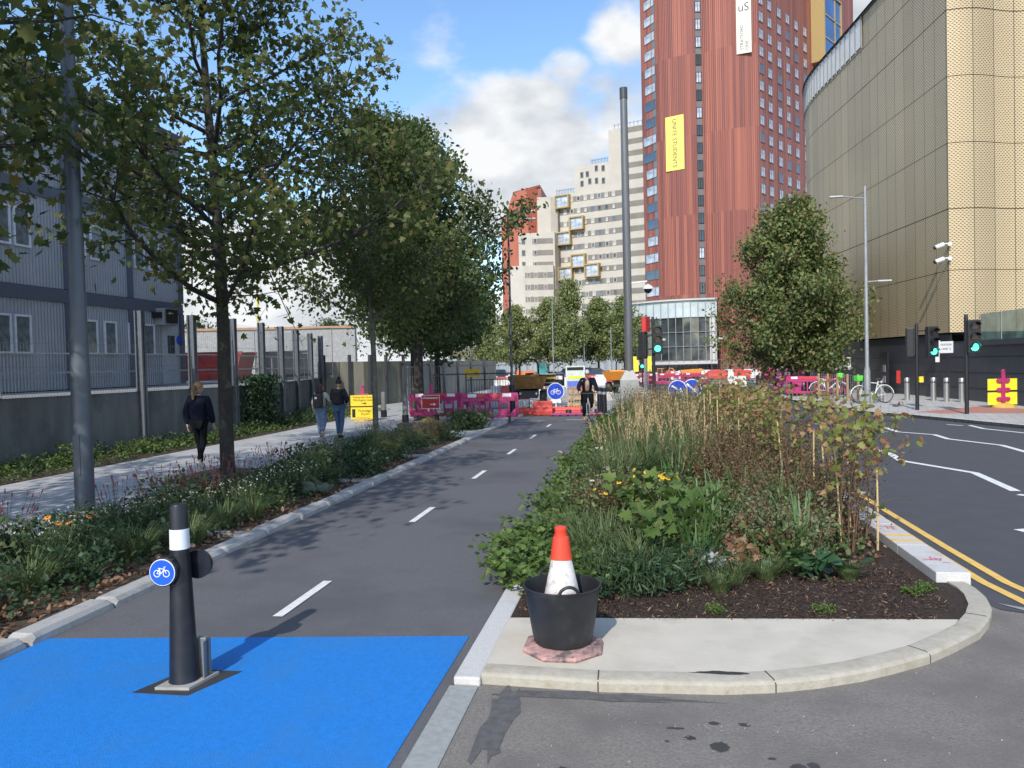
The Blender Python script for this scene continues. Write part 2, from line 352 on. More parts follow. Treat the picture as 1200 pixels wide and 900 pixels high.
# nose of the island: curved concrete kerb, slab and mulch
outer = [(-1.02,4.66),(-.65,4.64),(-.29,4.62),(.46,4.66),(.76,4.72),(1.02,4.81),(1.30,4.94),(1.54,5.09),(1.81,5.28),(2.04,5.5),(2.30,5.77),(2.48,6.05),(2.60,6.30),(2.68,6.60),(2.70,6.82),(2.68,7.02)]
def inset(pts, d):
    r = []
    for i, p in enumerate(pts):
        a = Vector(pts[max(i-1, 0)]); b = Vector(pts[min(i+1, len(pts)-1)]); t = (b-a).normalized(); n = Vector((-t.y, t.x)); r.append((p[0]+n.x*d, p[1]+n.y*d))
    return r
prof = [(0,0),(.0,.055),(.012,.068),(.03,.075),(.155,.075),(.155,.0)]
rows = [inset(outer, d) for d, z in prof]; k = MB(); vs = []
for i in range(len(outer)):
    for j, (d, z) in enumerate(prof): vs.append((rows[j][i][0], rows[j][i][1], z))
n_ = len(prof); k.add(vs, [(i*n_+j, (i+1)*n_+j, (i+1)*n_+j+1, i*n_+j+1) for i in range(len(outer)-1) for j in range(n_-1)]+[tuple(range(n_)), tuple((len(outer)-1)*n_+j for j in range(n_))[::-1]])
struct(k.build('island_kerb', kerbc, smooth=True))
js = MB()
for i in (2, 4, 8, 11):     # joints between kerb units
    p, q = Vector(outer[i]), Vector(inset(outer, .156)[i]); t = (q-p).normalized(); nrm = Vector((-t.y, t.x))*.004; p2 = p-t*.002
    js.add([(*(p2+nrm), .0), (*(p2-nrm), .0), (*(p2-nrm), .0575), (*(p2+nrm), .0575), (*(q-nrm), .0775), (*(q+nrm), .0775), (*(p+t*.03-nrm), .0775), (*(p+t*.03+nrm), .0775)], [(0,1,2,3),(3,2,6,7),(7,6,4,5)])
struct(js.build('kerb_joints', M('joint_dark', (.06,.05,.04), .9)))
inn = inset(outer, .157)
slabp = [(-1.018,4.83)]+[p for p in inn if p[1] < 6.0]+[(2.24,5.98),(-1.018,5.72)]
struct(MB().prism(slabp, 0, .072).build('concrete_slab', conc))
mul = [(-1.018,5.724),(2.24,5.984)]+[p for p in inn if p[1] > 5.99]+[(2.44,7.0),(2.44,28.6),(-1.0,28.9)]
struct(MB().prism(mul, 0, .062).build('mulch_bed', mulch_m))
# granite kerb beside the road
k = MB(); y = 6.98
while y < 28:
    k.box(2.445, 2.72, y, y+.985, 0, .15 if y < 25 else .12); y += .99
struct(k.build('road_kerb', granite, bevel=.008))
struct(MB().box(2.448, 2.722, 8.34, 8.42, .1505, .1515).box(2.448, 2.722, 8.12, 8.20, .1505, .1515).build('kerb_paint', yel_m))
pm = M('pink_spray', (.70,.12,.20), .8, var=.3, scale=60)
k = MB()
r_ = random.Random(2)
for (cx, cy) in ((2.58,7.4),(2.58,8.75)):
    for _ in range(7):
        a = r_.uniform(0, pi); x, yy = cx+r_.uniform(-.07,.07), cy+r_.uniform(-.12,.12); d = Vector((cos(a), sin(a)))*r_.uniform(.03,.06)
        k.ribbon([(x-d.x, yy-d.y), (x, yy+.01), (x+d.x, yy+d.y)], .012, .1525)
struct(k.build('survey_spray_marks', pm))
# painted markings
k = MB()
for y in (5.75, 9.45, 13.15, 16.75, 20.3, 24.0): k.ribbon([(-2.93, y), (-2.93, y+1.02)], .085, .014)
k.ribbon([(-4.3,26.4),(-3.3,26.5)], .12, .014); k.ribbon([(-2.6,26.9),(-1.6,26.9)], .12, .014); k.ribbon([(-4.2,25.3),(-3.7,25.3)], .1, .014)
struct(k.build('cycle_track_markings', white_m))
k = MB()
def ln_(pts, w=.12): k.ribbon(pts, w, .014)
ln_([(6.0,23.6),(6.64,22.98)]); ln_([(5.0,24.1),(6.0,23.6)], .1)
ln_([(6.64,22.98),(6.56,21.2),(7.14,20.4),(7.07,19.35),(7.62,17.93),(7.52,16.5),(8.1,15.2)], .13)
ln_([(4.4,19.0),(4.69,17.75),(4.92,17.27),(4.94,16.44),(4.81,15.42),(5.45,13.81),(5.27,11.99)], .14)
ln_([(8.5,23.35),(8.75,22.9)], .1); ln_([(8.95,23.0),(8.87,21.9),(9.3,20.6),(9.2,19)], .12); ln_([(5.17,11.7),(5.6,11.2)], .12); ln_([(4.16,9.4),(4.3,9.0)], .14)
ln_([(2.62,11.8),(3.2,11.8)], .16); ln_([(7.2,60),(6.3,72)], .14); ln_([(10,55),(9,75)], .14)
struct(k.build('road_markings', white_m))
k = MB(); c1 = [(2.88,11.7),(2.88,8.4),(2.90,7.2),(3.02,6.3),(3.35,5.3),(3.9,4.4)]; c2 = [(3.07,11.7),(3.07,8.5),(3.09,7.2),(3.24,6.3),(3.58,5.35),(4.1,4.6)]
k.ribbon(c1, .085, .014); k.ribbon(c2, .085, .014); struct(k.build('double_yellow_lines', yel_m))
struct(MB().add([(2.76,6.6,.013),(2.90,6.5,.013),(4.6,4.2,.013),(4.45,4.1,.013)][::-1], [(0,1,2,3)]).build('channel_strip', M('flush_kerb_stone', (.31,.32,.31))))
# tar smear, damp spots and chalky scuffs on the apron
spot = M('damp_spot', (.055,.052,.05), .6, var=.2); chalk = M('chalky_dust', (.30,.29,.275), .95, var=.3, scale=30, dark=(.2,.195,.19), dscale=14, dthr=.5)
def blob(mb, cx, cy, rx, ry, z, seed, n=18, rough=.25):
    r = random.Random(seed); a0 = r.uniform(0, pi); mb.add([(cx+rx*cos(2*pi*i/n)*(1+r.uniform(-rough, rough)), cy+ry*sin(2*pi*i/n)*(1+r.uniform(-rough, rough)), z) for i in range(n)], [tuple(range(n))])
k = MB()
for i, (cx, cy, a, b) in enumerate([(.37,4.02,.045,.05),(.36,4.28,.03,.02),(.52,4.28,.03,.02),(.22,4.10,.03,.02),(.48,3.78,.05,.04),(.72,3.86,.035,.03),(.83,3.74,.04,.03),(.80,3.88,.03,.04),(1.02,3.83,.02,.02),(.95,3.72,.015,.012),(.15,4.2,.05,.012),(-.35,3.62,.14,.12),(.1,4.05,.012,.012),(.61,3.93,.02,.012),(1.1,3.75,.02,.012)]): blob(k, cx, cy, a, b, .0078, i)
struct(k.build('damp_spots', spot))
k = MB(); blob(k, .47, 4.80, .10, .012, .0767, 3); blob(k, .36, 4.80, .10, .007, .0771, 5); blob(k, .47, 4.815, .14, .022, .0775, 9); struct(k.build('tar_smear', M('tar', (.04,.04,.043), .7)))
k = MB(); rr = random.Random(8)
for i in range(150):
    cx, cy = rr.choice([(1.15,4.38),(2.25,4.55),(.05,4.25),(.6,4.2)]); cx += rr.gauss(0,.28); cy += rr.gauss(0,.09); s = rr.uniform(.002,.007); blob(k, cx, cy, s*rr.uniform(1,2), s, .0082, i, 8, .4)
struct(k.build('dust_scuffs', chalk))
k = MB(); blob(k, -.82, 4.2, .09, .5, .0074, 77, 24, .35); blob(k, -.3, 4.55, .55, .05, .0076, 78, 30, .5); struct(k.build('darker_asphalt_patch', M('asphalt_wet', (.11,.107,.105), .9, var=.2, scale=18, bump=.4, bscale=120)))
k = MB()
for i in range(120):
    cx, cy = rr.uniform(-1, 3), rr.uniform(3.2, 5.2); s = rr.uniform(.0015, .0045); k.rbox((cx, cy, .004+s*.5), (s, s*1.3, s), rr.uniform(0, 3))
g_ = k.build('grit', M('grit_stone', (.5,.48,.44), .9, var=.3)); g_['kind'] = 'stuff'

# ------------------------------------------------------------------ far scenery: buildings
def facade(mb, pts, z0, z1, mi=0, u0=0., off=0.):
    """wall strip following pts (x,y); outward normal to the right of travel"""
    u = u0; P = inset(pts, -off) if off else pts
    for i in range(len(pts)-1):
        a, b = P[i], P[i+1]; l = math.dist(a, b)
        mb.add([(*a, z0), (*b, z0), (*b, z1), (*a, z1)], [(0,1,2,3)], mi, [((u, z0), (u+l, z0), (u+l, z1), (u, z1))]); u += l
    return mb
def uvmat(name, build):
    mt = bpy.data.materials.new(name); mt.use_nodes = True; t = mt.node_tree; build(t, t.nodes['Principled BSDF']); MATS[name] = mt; return mt
def _terra(t, p):
    c = nn(t, 'ShaderNodeTexCoord'); mp_ = nn(t, 'ShaderNodeMapping'); mp_.inputs['Scale'].default_value = (2.6, .018, 1); t.links.new(c.outputs['UV'], mp_.inputs[0])
    n = nn(t, 'ShaderNodeTexNoise'); n.inputs['Scale'].default_value = 1; n.inputs['Detail'].default_value = 5; n.inputs['Roughness'].default_value = .75; t.links.new(mp_.outputs[0], n.inputs['Vector'])
    w = nn(t, 'ShaderNodeTexWhiteNoise', noise_dimensions='2D'); sn = nn(t, 'ShaderNodeVectorMath', operation='SNAP'); sn.inputs[1].default_value = (.42, 12.0, 1); t.links.new(c.outputs['UV'], sn.inputs[0]); t.links.new(sn.outputs[0], w.inputs['Vector'])
    a = nn(t, 'ShaderNodeMath', operation='MULTIPLY_ADD'); t.links.new(w.outputs['Value'], a.inputs[0]); a.inputs[1].default_value = .34; t.links.new(n.outputs['Fac'], a.inputs[2])
    r = nn(t, 'ShaderNodeValToRGB'); t.links.new(a.outputs[0], r.inputs[0]); e = r.color_ramp.elements
    e[0].position = .38; e[0].color = (.16,.055,.045,1); e[1].position = .9; e[1].color = (.40,.135,.085,1); q = e.new(.62); q.color = (.25,.078,.058,1)
    # fine joints every tile course
    s = nn(t, 'ShaderNodeSeparateXYZ'); t.links.new(c.outputs['UV'], s.inputs[0])
    f = nn(t, 'ShaderNodeMath', operation='MULTIPLY'); t.links.new(s.outputs[0], f.inputs[0]); f.inputs[1].default_value = 2*pi/.30
    g = nn(t, 'ShaderNodeMath', operation='SINE'); t.links.new(f.outputs[0], g.inputs[0])
    b = nn(t, 'ShaderNodeBump'); b.inputs['Strength'].default_value = .6; b.inputs['Distance'].default_value = .05; t.links.new(g.outputs[0], b.inputs['Height']); t.links.new(b.outputs[0], p.inputs['Normal'])
    t.links.new(r.outputs[0], p.inputs['Base Color']); p.inputs['Roughness'].default_value = .55
terra = uvmat('terracotta_cladding', _terra)
def _mesh(t, p):
    c = nn(t, 'ShaderNodeTexCoord'); s = nn(t, 'ShaderNodeSeparateXYZ'); t.links.new(c.outputs['UV'], s.inputs[0])
    def mt_(op, a, b=None, c_=None):
        n = nn(t, 'ShaderNodeMath', operation=op)
        for i, q in enumerate((a, b, c_)):
            if q is None: continue
            if isinstance(q, (int, float)): n.inputs[i].default_value = q
            else: t.links.new(q, n.inputs[i])
        return n.outputs[0]
    u, v = s.outputs[0], s.outputs[1]
    row = mt_('FLOOR', mt_('DIVIDE', v, .075)); od = mt_('MULTIPLY', mt_('MODULO', mt_('ABSOLUTE', row), 2), .5)
    fu = mt_('SUBTRACT', mt_('FRACT', mt_('ADD', mt_('DIVIDE', u, .16), od)), .5); fv = mt_('SUBTRACT', mt_('FRACT', mt_('DIVIDE', v, .075)), .5)
    d = mt_('ADD', mt_('MULTIPLY', mt_('ABSOLUTE', fu), 1.0), mt_('MULTIPLY', mt_('ABSOLUTE', fv), .9))
    hole = mt_('LESS_THAN', d, .36)
    seam = mt_('LESS_THAN', mt_('FRACT', mt_('DIVIDE', u, 1.02)), .028)
    k_ = mt_('MAXIMUM', mt_('MULTIPLY', hole, .82), seam)
    wn = nn(t, 'ShaderNodeTexWhiteNoise', noise_dimensions='1D'); t.links.new(mt_('FLOOR', mt_('DIVIDE', u, 1.02)), wn.inputs['W'])
    nz_ = nn(t, 'ShaderNodeTexNoise'); nz_.inputs['Scale'].default_value = .25; t.links.new(c.outputs['UV'], nz_.inputs['Vector'])
    lum = mt_('ADD', mt_('MULTIPLY_ADD', wn.outputs['Value'], .22, .72), mt_('MULTIPLY', nz_.outputs['Fac'], .3))
    sc_ = nn(t, 'ShaderNodeVectorMath', operation='SCALE'); sc_.inputs[0].default_value = (.55,.43,.255); t.links.new(lum, sc_.inputs['Scale'])
    mx_ = nn(t, 'ShaderNodeMix', data_type='RGBA'); t.links.new(k_, mx_.inputs[0]); t.links.new(sc_.outputs[0], mx_.inputs[6]); mx_.inputs[7].default_value = (.055,.045,.028,1)
    t.links.new(mx_.outputs[2], p.inputs['Base Color']); p.inputs['Roughness'].default_value = .5; p.inputs['Metallic'].default_value = .08
    b = nn(t, 'ShaderNodeBump'); b.inputs['Strength'].default_value = .5; b.inputs['Distance'].default_value = .03; t.links.new(mt_('SUBTRACT', 1, k_), b.inputs['Height']); t.links.new(b.outputs[0], p.inputs['Normal'])
goldmesh = uvmat('gold_expanded_metal', _mesh)
_SNAP = MATS

# --- gold perforated building
gb = thing('gold_clad_building', 'large curved building clad in gold perforated metal above a dark base', 'building')
left = [(12.9,35.1),(12.72,37.4),(12.5,39.7),(12.2,42.9),(11.88,46.1),(11.58,48.9),(11.30,51.4),(11.22,53.5),(11.45,55.7),(12.1,57.9),(13.3,60.2),(15.5,62.5),(19,64.5),(24,65.5)]
def smooth_pts(p, it=2):
    for _ in range(it):
        q = [p[0]]
        for a, b in zip(p[:-1], p[1:]): q += [(a[0]*.75+b[0]*.25, a[1]*.75+b[1]*.25), (a[0]*.25+b[0]*.75, a[1]*.25+b[1]*.75)]
        p = q+[p[-1]]
    return p
left = smooth_pts(left)[::-1]
right = []
for i in range(60):
    s_ = i*.25; wv = .22*sin(s_*2*pi/4.3+.2)+.0; right.append((12.9+s_*.986-.164*wv*0, 35.1+s_*.164-wv+.03))
for nme, pts in (('left_cladding', left), ('front_cladding', right)):
    mb = MB(); zs = [2.89,5.52,8.09,10.84,13.61,16.36,19.1,30] if nme[0] == 'f' else [2.89,5.52,8.09,10.84,13.61,16.36,18.4]
    for a, b in zip(zs[:-1], zs[1:]): facade(mb, pts, a+.016, b-.016)
    mb.build(nme, goldmesh, gb)
core = MB(); ins = inset(left, .25); insr = inset(right, .25)
facade(core, ins, 2.8, 19.9); facade(core, insr, 2.8, 30); core.build('backing_wall', M('shadow_gap_black', (.012,.012,.011), .9), gb)
back = [(24,65.5),(40,60),(40,42),right[-1]]
bk = MB(); bk.prism(ins[::1]+insr[1:]+[(27.5,60),(24,65)], 18.0, 18.4); bk.build('roof', M('roof_grey', (.2,.2,.19), .9), gb)
bk = MB(); facade(bk, [right[-1], (29,60), (24,65.5)], 0, 30); bk.build('rear_wall', M('render_grey', (.3,.3,.28), .9), gb)
# parapet with pale vertical panels along the curve
par = MB(); facade(par, left[:len(left)-2], 18.42, 20.15); par.build('parapet', goldmesh, gb)
par = MB(); pf = left[18:41]; facade(par, pf, 18.6, 20.1, off=.05); par.build('parapet_screen', M('pale_screen', (.72,.70,.66), .5, var=.06, scale=1), gb)
par = MB(); par.ribbon(left, .35, 20.2); par.tube([(x, y, 20.18) for x, y in left], .09, 6); par.build('coping', black, gb)
fins = MB()
for q in pf[::1]: fins.rbox((q[0]-.07, q[1], 19.3), (.05, .1, 1.7))
fins.build('fin', M('fin_grey', (.25,.25,.24), .5), gb)
base = MB(); facade(base, inset(left, .12), 0, 2.84); facade(base, [(13.0,35.2),(13.3,29.5),(13.9,20),(14.6,8)], 0, 2.5)
dk = M('dark_stone_cladding', (.052,.058,.068), .45, var=.12, scale=2)
base.build('plinth_wall', dk, gb)
bj = MB()
for z in (.62, 1.24, 1.86, 2.45):
    bj.tube([(x-.115, y, z) for x, y in left[20:]], .008, 4); bj.tube([(13.29-.005, 29.5, z),(13.0-.005,35.15,z)], .008, 4)
bj.build('joint_line', M('joint_black', (.01,.01,.012), .8), gb)
MB().rbox((12.22,41.6,1.1), (.06,1.1,2.1), .07).build('door', M('door_black', (.02,.022,.026), .4), gb)
dn = MB(); dn.rbox((12.17,41.4,1.35), (.02,.35,.35), .07).rbox((12.17,41.4,.8), (.02,.35,.35), .07); dn.build('door_notice', M('notice_grey', (.3,.3,.31), .6), gb)
ter = MB().box(13.05, 16, 20, 35.1, 2.30, 2.5); ter.build('terrace', dk, gb)
tg = MB(); facade(tg, [(13.35,33.2),(13.9,20)], 2.5, 3.55); tg.build('balustrade', M('painted_reflection_glass', (.22,.33,.27), .08, var=.5, scale=1.6, spec=.9, alpha=.75), gb)  # mottled green: reflection of plants painted into the glass colour
tp = MB()
for i in range(9): f_ = i/8; tp.rbox((13.35+f_*.55, 33.2-f_*13.2, 3.03), (.03,.05,1.06))
tp.build('baluster', steel, gb)
def sign_wall(name, x, y, z, w, h, rz, lines, label, sz, n_off=.0):
    t = thing(name, label, 'sign', (x, y, z), rz)
    MB().box(-w/2, w/2, -.015, .015, -h/2, h/2).build('panel', wsign, t)
    for i, (s, zz, q) in enumerate(lines): text('lettering', s, q, black, t, (0, -.018, zz))
    return t
sign_wall('street_sign', 12.50, 34.30, 2.28, .58, .48, -pi/2+.62, [('STATION', .10, .115), ('LANE  E', -.07, .115)], 'larger white street name plate with black capitals on the dark wall', .1)
sign_wall('notice_sign', 12.62, 35.75, 2.33, .36, .50, -pi/2+.75, [], 'smaller white notice high on the dark wall left of the street name plate', .1)
sign_wall('notice_sign', 12.60, 35.55, 1.86, .17, .40, -pi/2+.75, [], 'narrow grey double notice below the small white notice on the dark wall', .1)
sg = sign_wall('hydrant_sign', 12.28, 39.6, .95, .2, .62, -pi/2+.6, [], 'slim red upright plate on the dark wall beside the dark door', .1)
sg.children[0].data = sg.children[0].data.copy(); sg.children[0].data.materials[0] = redp
for z, lab in ((5.62+.95, 'upper of two white security cameras on the gold facade corner'), (5.62+.35, 'lower of two white security cameras on the gold facade corner')):
    t = thing('security_camera', lab, 'camera', (12.85, 34.9, z), 0, 'pair of corner security cameras')
    MB().box(-.03,.10,-.05,.05,-.04,.1).box(-.32,.0,-.03,.03,.03,.07).build('bracket', whitef, t)
    MB().tube([(-.55,-.08,-.10),(-.22,-.05,.02)], [.085,.095], 12).build('housing', whitef, t)
    MB().tube([(-.60,-.085,-.12),(-.54,-.08,-.10)], [.07,.085], 12).build('lens', black, t)

# --- red terracotta tower
tw = thing('red_tower', 'tall red terracotta clad tower with hanging banners and a glazed foot', 'building')
def arc(a, b, bul, n=14):
    a, b = Vector(a), Vector(b); d = b-a; nrm = Vector((d.y, -d.x)).normalized()
    return [tuple(a+d*(i/n)+nrm*bul*(1-(2*i/n-1)**2)) for i in range(n+1)]
P0, P1, P2, P3, P4, P5 = (1.1,125.5),(3.9,121.8),(9.1,119.6),(10.0,119.9),(18.0,118.0),(39.6,150.3)
A1 = arc(P1, P2, .55); A2 = arc(P3, P4, .9)
mb = MB(); facade(mb, [(6,140),(P0)], 10.4, 80); facade(mb, [P0, P1], 10.4, 80, u0=20); facade(mb, A1, 10.4, 80, u0=40)
facade(mb, A2[:3], 10.4, 80, u0=60); facade(mb, A2[2:], 0, 80, u0=62); facade(mb, [P4, P5], 0, 80, u0=80); facade(mb, [P5, (46,176)], 0, 80, u0=130)
mb.build('cladding', terra, tw)
MB().prism([(6,140),P0]+A1+A2+[P5,(44,170),(15,160)], 10.2, 10.4).build('soffit', M('soffit_grey', (.3,.28,.26), .8), tw)
MB().prism([(6,140),P0]+A1+A2+[P5,(44,170),(15,160)], 80, 80.4).build('roof', MATS['roof_grey'], tw)
strip = MB(); facade(strip, [(9.0,119.75),(10.1,119.95)], 11, 80); strip.build('window_strip', M('strip_grey', (.16,.14,.14), .6), tw)
strip = MB()
a, b = Vector(P0), Vector(P1)
for i in range(24):      # grey spandrel beside each corner window
    z = 13.07+2.642*i; p = a.lerp(b, .66); q = a.lerp(b, .80)
d_ = (b-a).normalized(); nr = Vector((d_.y, -d_.x))
def win(parent, p, q, z0, z1, name='window', split=None, fm=whitef, gm=glass_m, dep=.06, vent=False, bar=.05):
    p, q = Vector(p), Vector(q); d = (q-p); w = d.length; d.normalize(); n = Vector((d.y, -d.x)); ang = math.atan2(d.y, d.x); c = (p+q)/2
    mb = MB(); hw, hh = w/2, (z1-z0)/2
    for x0, x1, a0, a1 in ((-hw, hw, hh-bar, hh), (-hw, hw, -hh, -hh+bar), (-hw, -hw+bar, -hh+bar, hh-bar), (hw-bar, hw, -hh+bar, hh-bar)): mb.box(x0, x1, -dep, .02, a0, a1)
    if split is not None:
        sx_ = -hw+w*split; mb.box(sx_-bar/2, sx_+bar/2, -dep, .02, -hh+bar, hh-bar)
    o = mb.build(name, fm, parent, loc=(c.x, c.y, (z0+z1)/2), rot=(0, 0, ang))
    MB().box(-hw+bar*.8, hw-bar*.8, -dep*.3, -dep*.3+.01, -hh+bar*.8, hh-bar*.8).build('pane', gm, o)
    return o
curtain = M('window_with_curtain', (.42,.46,.52), .12, .1, var=.5, scale=1.1, spec=.9)
ru = random.Random(11)
for i in range(19):
    z = 12.2+2.642*i; wide = i < 3 or i in (8, 9)
    lo = .06 if wide else .20
    win(tw, a.lerp(b, lo)+nr*.02, a.lerp(b, .76)+nr*.02, z, z+1.5, 'corner_window', .7, MATS['strip_grey'], ru.choice([curtain, curtain, glass_m]), bar=.07)
    if i > 2: strip.add([(*(a.lerp(b, .60)+nr*.015), z+1.5), (*(a.lerp(b, .78)+nr*.015), z+1.5), (*(a.lerp(b, .78)+nr*.015), z+2.642), (*(a.lerp(b, .60)+nr*.015), z+2.642)], [(0,1,2,3)])
strip.build('spandrel', M('spandrel_grey', (.17,.18,.20), .5), tw)
for i in range(17): win(tw, (9.15,119.72), (9.95,119.86), 12.1+2.63*i, 13.7+2.63*i, 'slit_window', .45, black, ru.choice([curtain, glassd, glassd]), bar=.06)
a, b = Vector(P4), Vector(P5); cols_ = (.016, .09, .176, .256, .339, .427)
for i in range(15):
    for t_ in cols_:
        p, q = a.lerp(b, t_-.014), a.lerp(b, t_+.021); n2 = Vector(((b-a).normalized().y, -(b-a).normalized().x))*.03
        win(tw, p+n2, q+n2, 18.7+2.51*i, 20.25+2.51*i, 'window', .45, M('brown_grey_frame', (.18,.13,.13), .5), ru.choice([curtain, curtain, curtain, glass_m]), bar=.09)
# projecting gold framed bay high up
p, q = a.lerp(b, .50), a.lerp(b, .70); n2 = Vector(((b-a).normalized().y, -(b-a).normalized().x)); ang = math.atan2((q-p).y, (q-p).x); w = (q-p).length
bay = MB(); bay.box(0, w, -2.2, 0, 50.3, 50.6).box(0, .35, -2.2, 0, 50.6, 61.6).box(w-.3, w, -2.2, 0, 50.6, 61.6).box(0, w, -2.2, 0, 61.6, 61.9)
bo = bay.build('bay', M('gold_frame', (.42,.31,.13), .5, .2), tw, loc=(p.x, p.y, 0), rot=(0, 0, ang))
MB().box(.35, w-.3, -2.0, -1.9, 50.6, 61.6).build('pane', M('blue_glass', (.05,.13,.32), .05, .3, var=.3, scale=.4, spec=1), bo)
MB().box(w*.62, w*.66, -2.1, -2.0, 50.6, 61.6).box(.35, w-.3, -2.1, -2.02, 54.1, 54.35).box(.35, w-.3, -2.1, -2.02, 57.8, 58.05).build('mullion', M('gold_frame', (0,0,0)), bo)
# podium glazing
pod = smooth_pts([(-9,128),(-5.5,121),(-1.6,114.2),(2.5,110.6),(6.5,109.2),(10.6,109.6)], 2)
mb = MB(); facade(mb, pod, 8.0, 10.3); mb.build('upper_glazing', M('pale_frosted_panel', (.50,.57,.58), .25, var=.15, scale=.7, spec=.8), tw)
mb = MB(); facade(mb, pod, 1.9, 7.9, off=-.05); mb.build('main_glazing', M('podium_glass', (.07,.085,.09), .05, .2, var=.9, scale=.28, spec=1, dark=(.22,.22,.21), dscale=.25, dthr=.56), tw)
mb = MB(); facade(mb, inset(pod, 1.0), 0, 1.5); mb.build('ground_floor_glazing', glassd, tw)
mb = MB(); mb.prism(pod+inset(pod, 2.2)[::-1], 1.45, 1.9); mb.prism(inset(pod, -.35)+inset(pod, 3)[::-1], 10.3, 10.5); mb.build('floor_edge', M('pale_fascia', (.55,.54,.51), .6), tw)
mb = MB(); L_ = 0
for i in range(len(pod)-1):
    p, q = Vector(pod[i]), Vector(pod[i+1]); n_s = max(1, round((q-p).length/1.15))
    for s_ in range(n_s): c = p.lerp(q, s_/n_s); mb.rbox((c.x, c.y-.12, 6.1), (.09,.16,8.4))
for z in (7.95, 5.9, 3.9): mb.tube([(x, y-.1, z) for x, y in pod], .06, 4)
mb.build('mullion', M('mullion_grey', (.30,.31,.31), .4, .3), tw)
mb = MB(); mb.rbox((7.2,110.6,5.0), (9,.2,.28), .05, rx=0); mb.tube([(4.2,110.8,6.3),(8.6,110.6,3.0)], .16, 4); mb.rbox((8.6,110.5,3.1),(3.2,.2,.25)); mb.build('stair', M('stair_pale', (.5,.48,.45), .6), tw)
MB().box(9.6, 10.5, 109.5, 109.9, 1.9, 8.0).build('column', MATS['pale_fascia'], tw)
MB().prism([(10.6,109.6),(11.6,118.5),(8.5,120.5),(6,140),(-6,130),(-9,128)]+pod[1:-1], 10.5, 10.6).build('podium_roof', MATS['roof_grey'], tw)
mb = MB(); facade(mb, [(10.6,109.6),(11.3,118.6)], 0, 10.4, u0=5); mb.build('podium_side_wall', terra, tw)
# banners
bn = thing('yellow_banner', 'long yellow vertical banner with dark capitals on the red tower', 'banner', (5.9,120.35,35.05), 0); bn.rotation_euler = (0, 0, -.42)
MB().box(-1.45, 1.45, -.06, .06, -4.1, 4.1).build('panel', M('banner_yellow', (.86,.72,.16), .6, var=.03), bn)
text('lettering', 'UNITE STUDENTS', .92, M('banner_ink', (.03,.035,.05), .6), bn, (-.05, -.07, 0), (pi/2, pi/2, 0))
bn = thing('white_banner', 'long off white vertical banner with dark lettering high on the red tower', 'banner', (15.9,117.55,51.3), 0); bn.rotation_euler = (0, 0, -.22)
MB().box(-1.05, 1.05, -.06, .06, -4.7, 4.7).build('panel', M('banner_cream', (.72,.69,.58), .6, var=.03), bn)
text('lettering', 'uS', 1.7, black, bn, (0, -.07, 1.9))
text('lettering', 'STRATFORD', .66, M('banner_ink', (0,0,0)), bn, (-.28, -.07, -2.35), (pi/2, -pi/2, 0)); text('lettering', 'ONE', .66, MATS['banner_ink'], bn, (.42, -.07, -3.6), (pi/2, -pi/2, 0))

# --- cream stepped block
cb = thing('cream_apartment_block', 'long cream stepped apartment block with grey window bands behind the far trees', 'building')
cream = M('cream_panel', (.52,.49,.43), .75, var=.06, scale=.5); band_m = M('band_grey_brown', (.22,.205,.18), .7, var=.12, scale=.5)
A, B = Vector((-17.97,180.5)), Vector((8.3,171)); D = (B-A).normalized(); NN = Vector((D.y, -D.x)); Wd = (B-A).length
def cpt(t): return A.lerp(B, t)
angc = math.atan2(D.y, D.x)
def cblock(t0, t1, z1, depth=14, z0=0, fwd=0): 
    p, q = cpt(t0)+NN*fwd, cpt(t1)+NN*fwd; r1, r2 = q-NN*depth, p-NN*depth
    return MB().prism([tuple(p), tuple(q), tuple(r1), tuple(r2)], z0, z1)
cblock(-.035, 2.2, 41.5).build('wall', cream, cb); cblock(.146, 2.2, 47.3).build('wall', cream, cb, loc=(0,.004,0)); cblock(.455, 2.2, 54.3).build('wall', cream, cb, loc=(0,.008,0))
bn_ = 0
for i in range(15):
    z = 40.3-2.77*i-.95
    if z < 1: break
    mb = MB(); p = cpt(.0)+NN*.03; q = cpt(1.3)+NN*.03
    if i == 0: p = cpt(.10)+NN*.03
    mb.add([(*p, z), (*q, z), (*q, z+1.25), (*p, z+1.25)], [(0,1,2,3)]); mb.build('window_band', band_m, cb)
for i in range(5):     # bands on the tall right end
    z = 42.6+2.6*i; mb = MB(); p = cpt(.58)+NN*.04; q = cpt(1.2)+NN*.04; mb.add([(*p, z), (*q, z), (*q, z+1.15), (*p, z+1.15)], [(0,1,2,3)]); mb.build('window_band', band_m, cb)
nW = 0
cw1 = M('pale_blind_glass', (.45,.46,.45), .2, var=.35, scale=.8); 
for i in range(10):
    z = 40.3-2.77*i-.9
    for j in range(8):
        t_ = .04+j*.062
        if i == 0 and j < 1: continue
        if nW < 84:
            win(cb, cpt(t_)+NN*.05, cpt(t_+.030)+NN*.05, z, z+1.15, 'window', None, band_m if ru.random() < .5 else cream, ru.choice([cw1, cw1, glass_m, glassd]), bar=.12); nW += 1
for t_, z in ((.20,44.6),(.25,44.6),(.33,45.6),(.39,45.4),(.20,42.6),(.27,42.9),(.33,42.8),(.39,42.6)):
    win(cb, cpt(t_)+NN*.05, cpt(t_+.028)+NN*.05, z, z+1.3, 'attic_window', None, band_m, glassd, bar=.12)
goldf = M('gold_frame', (0,0,0))
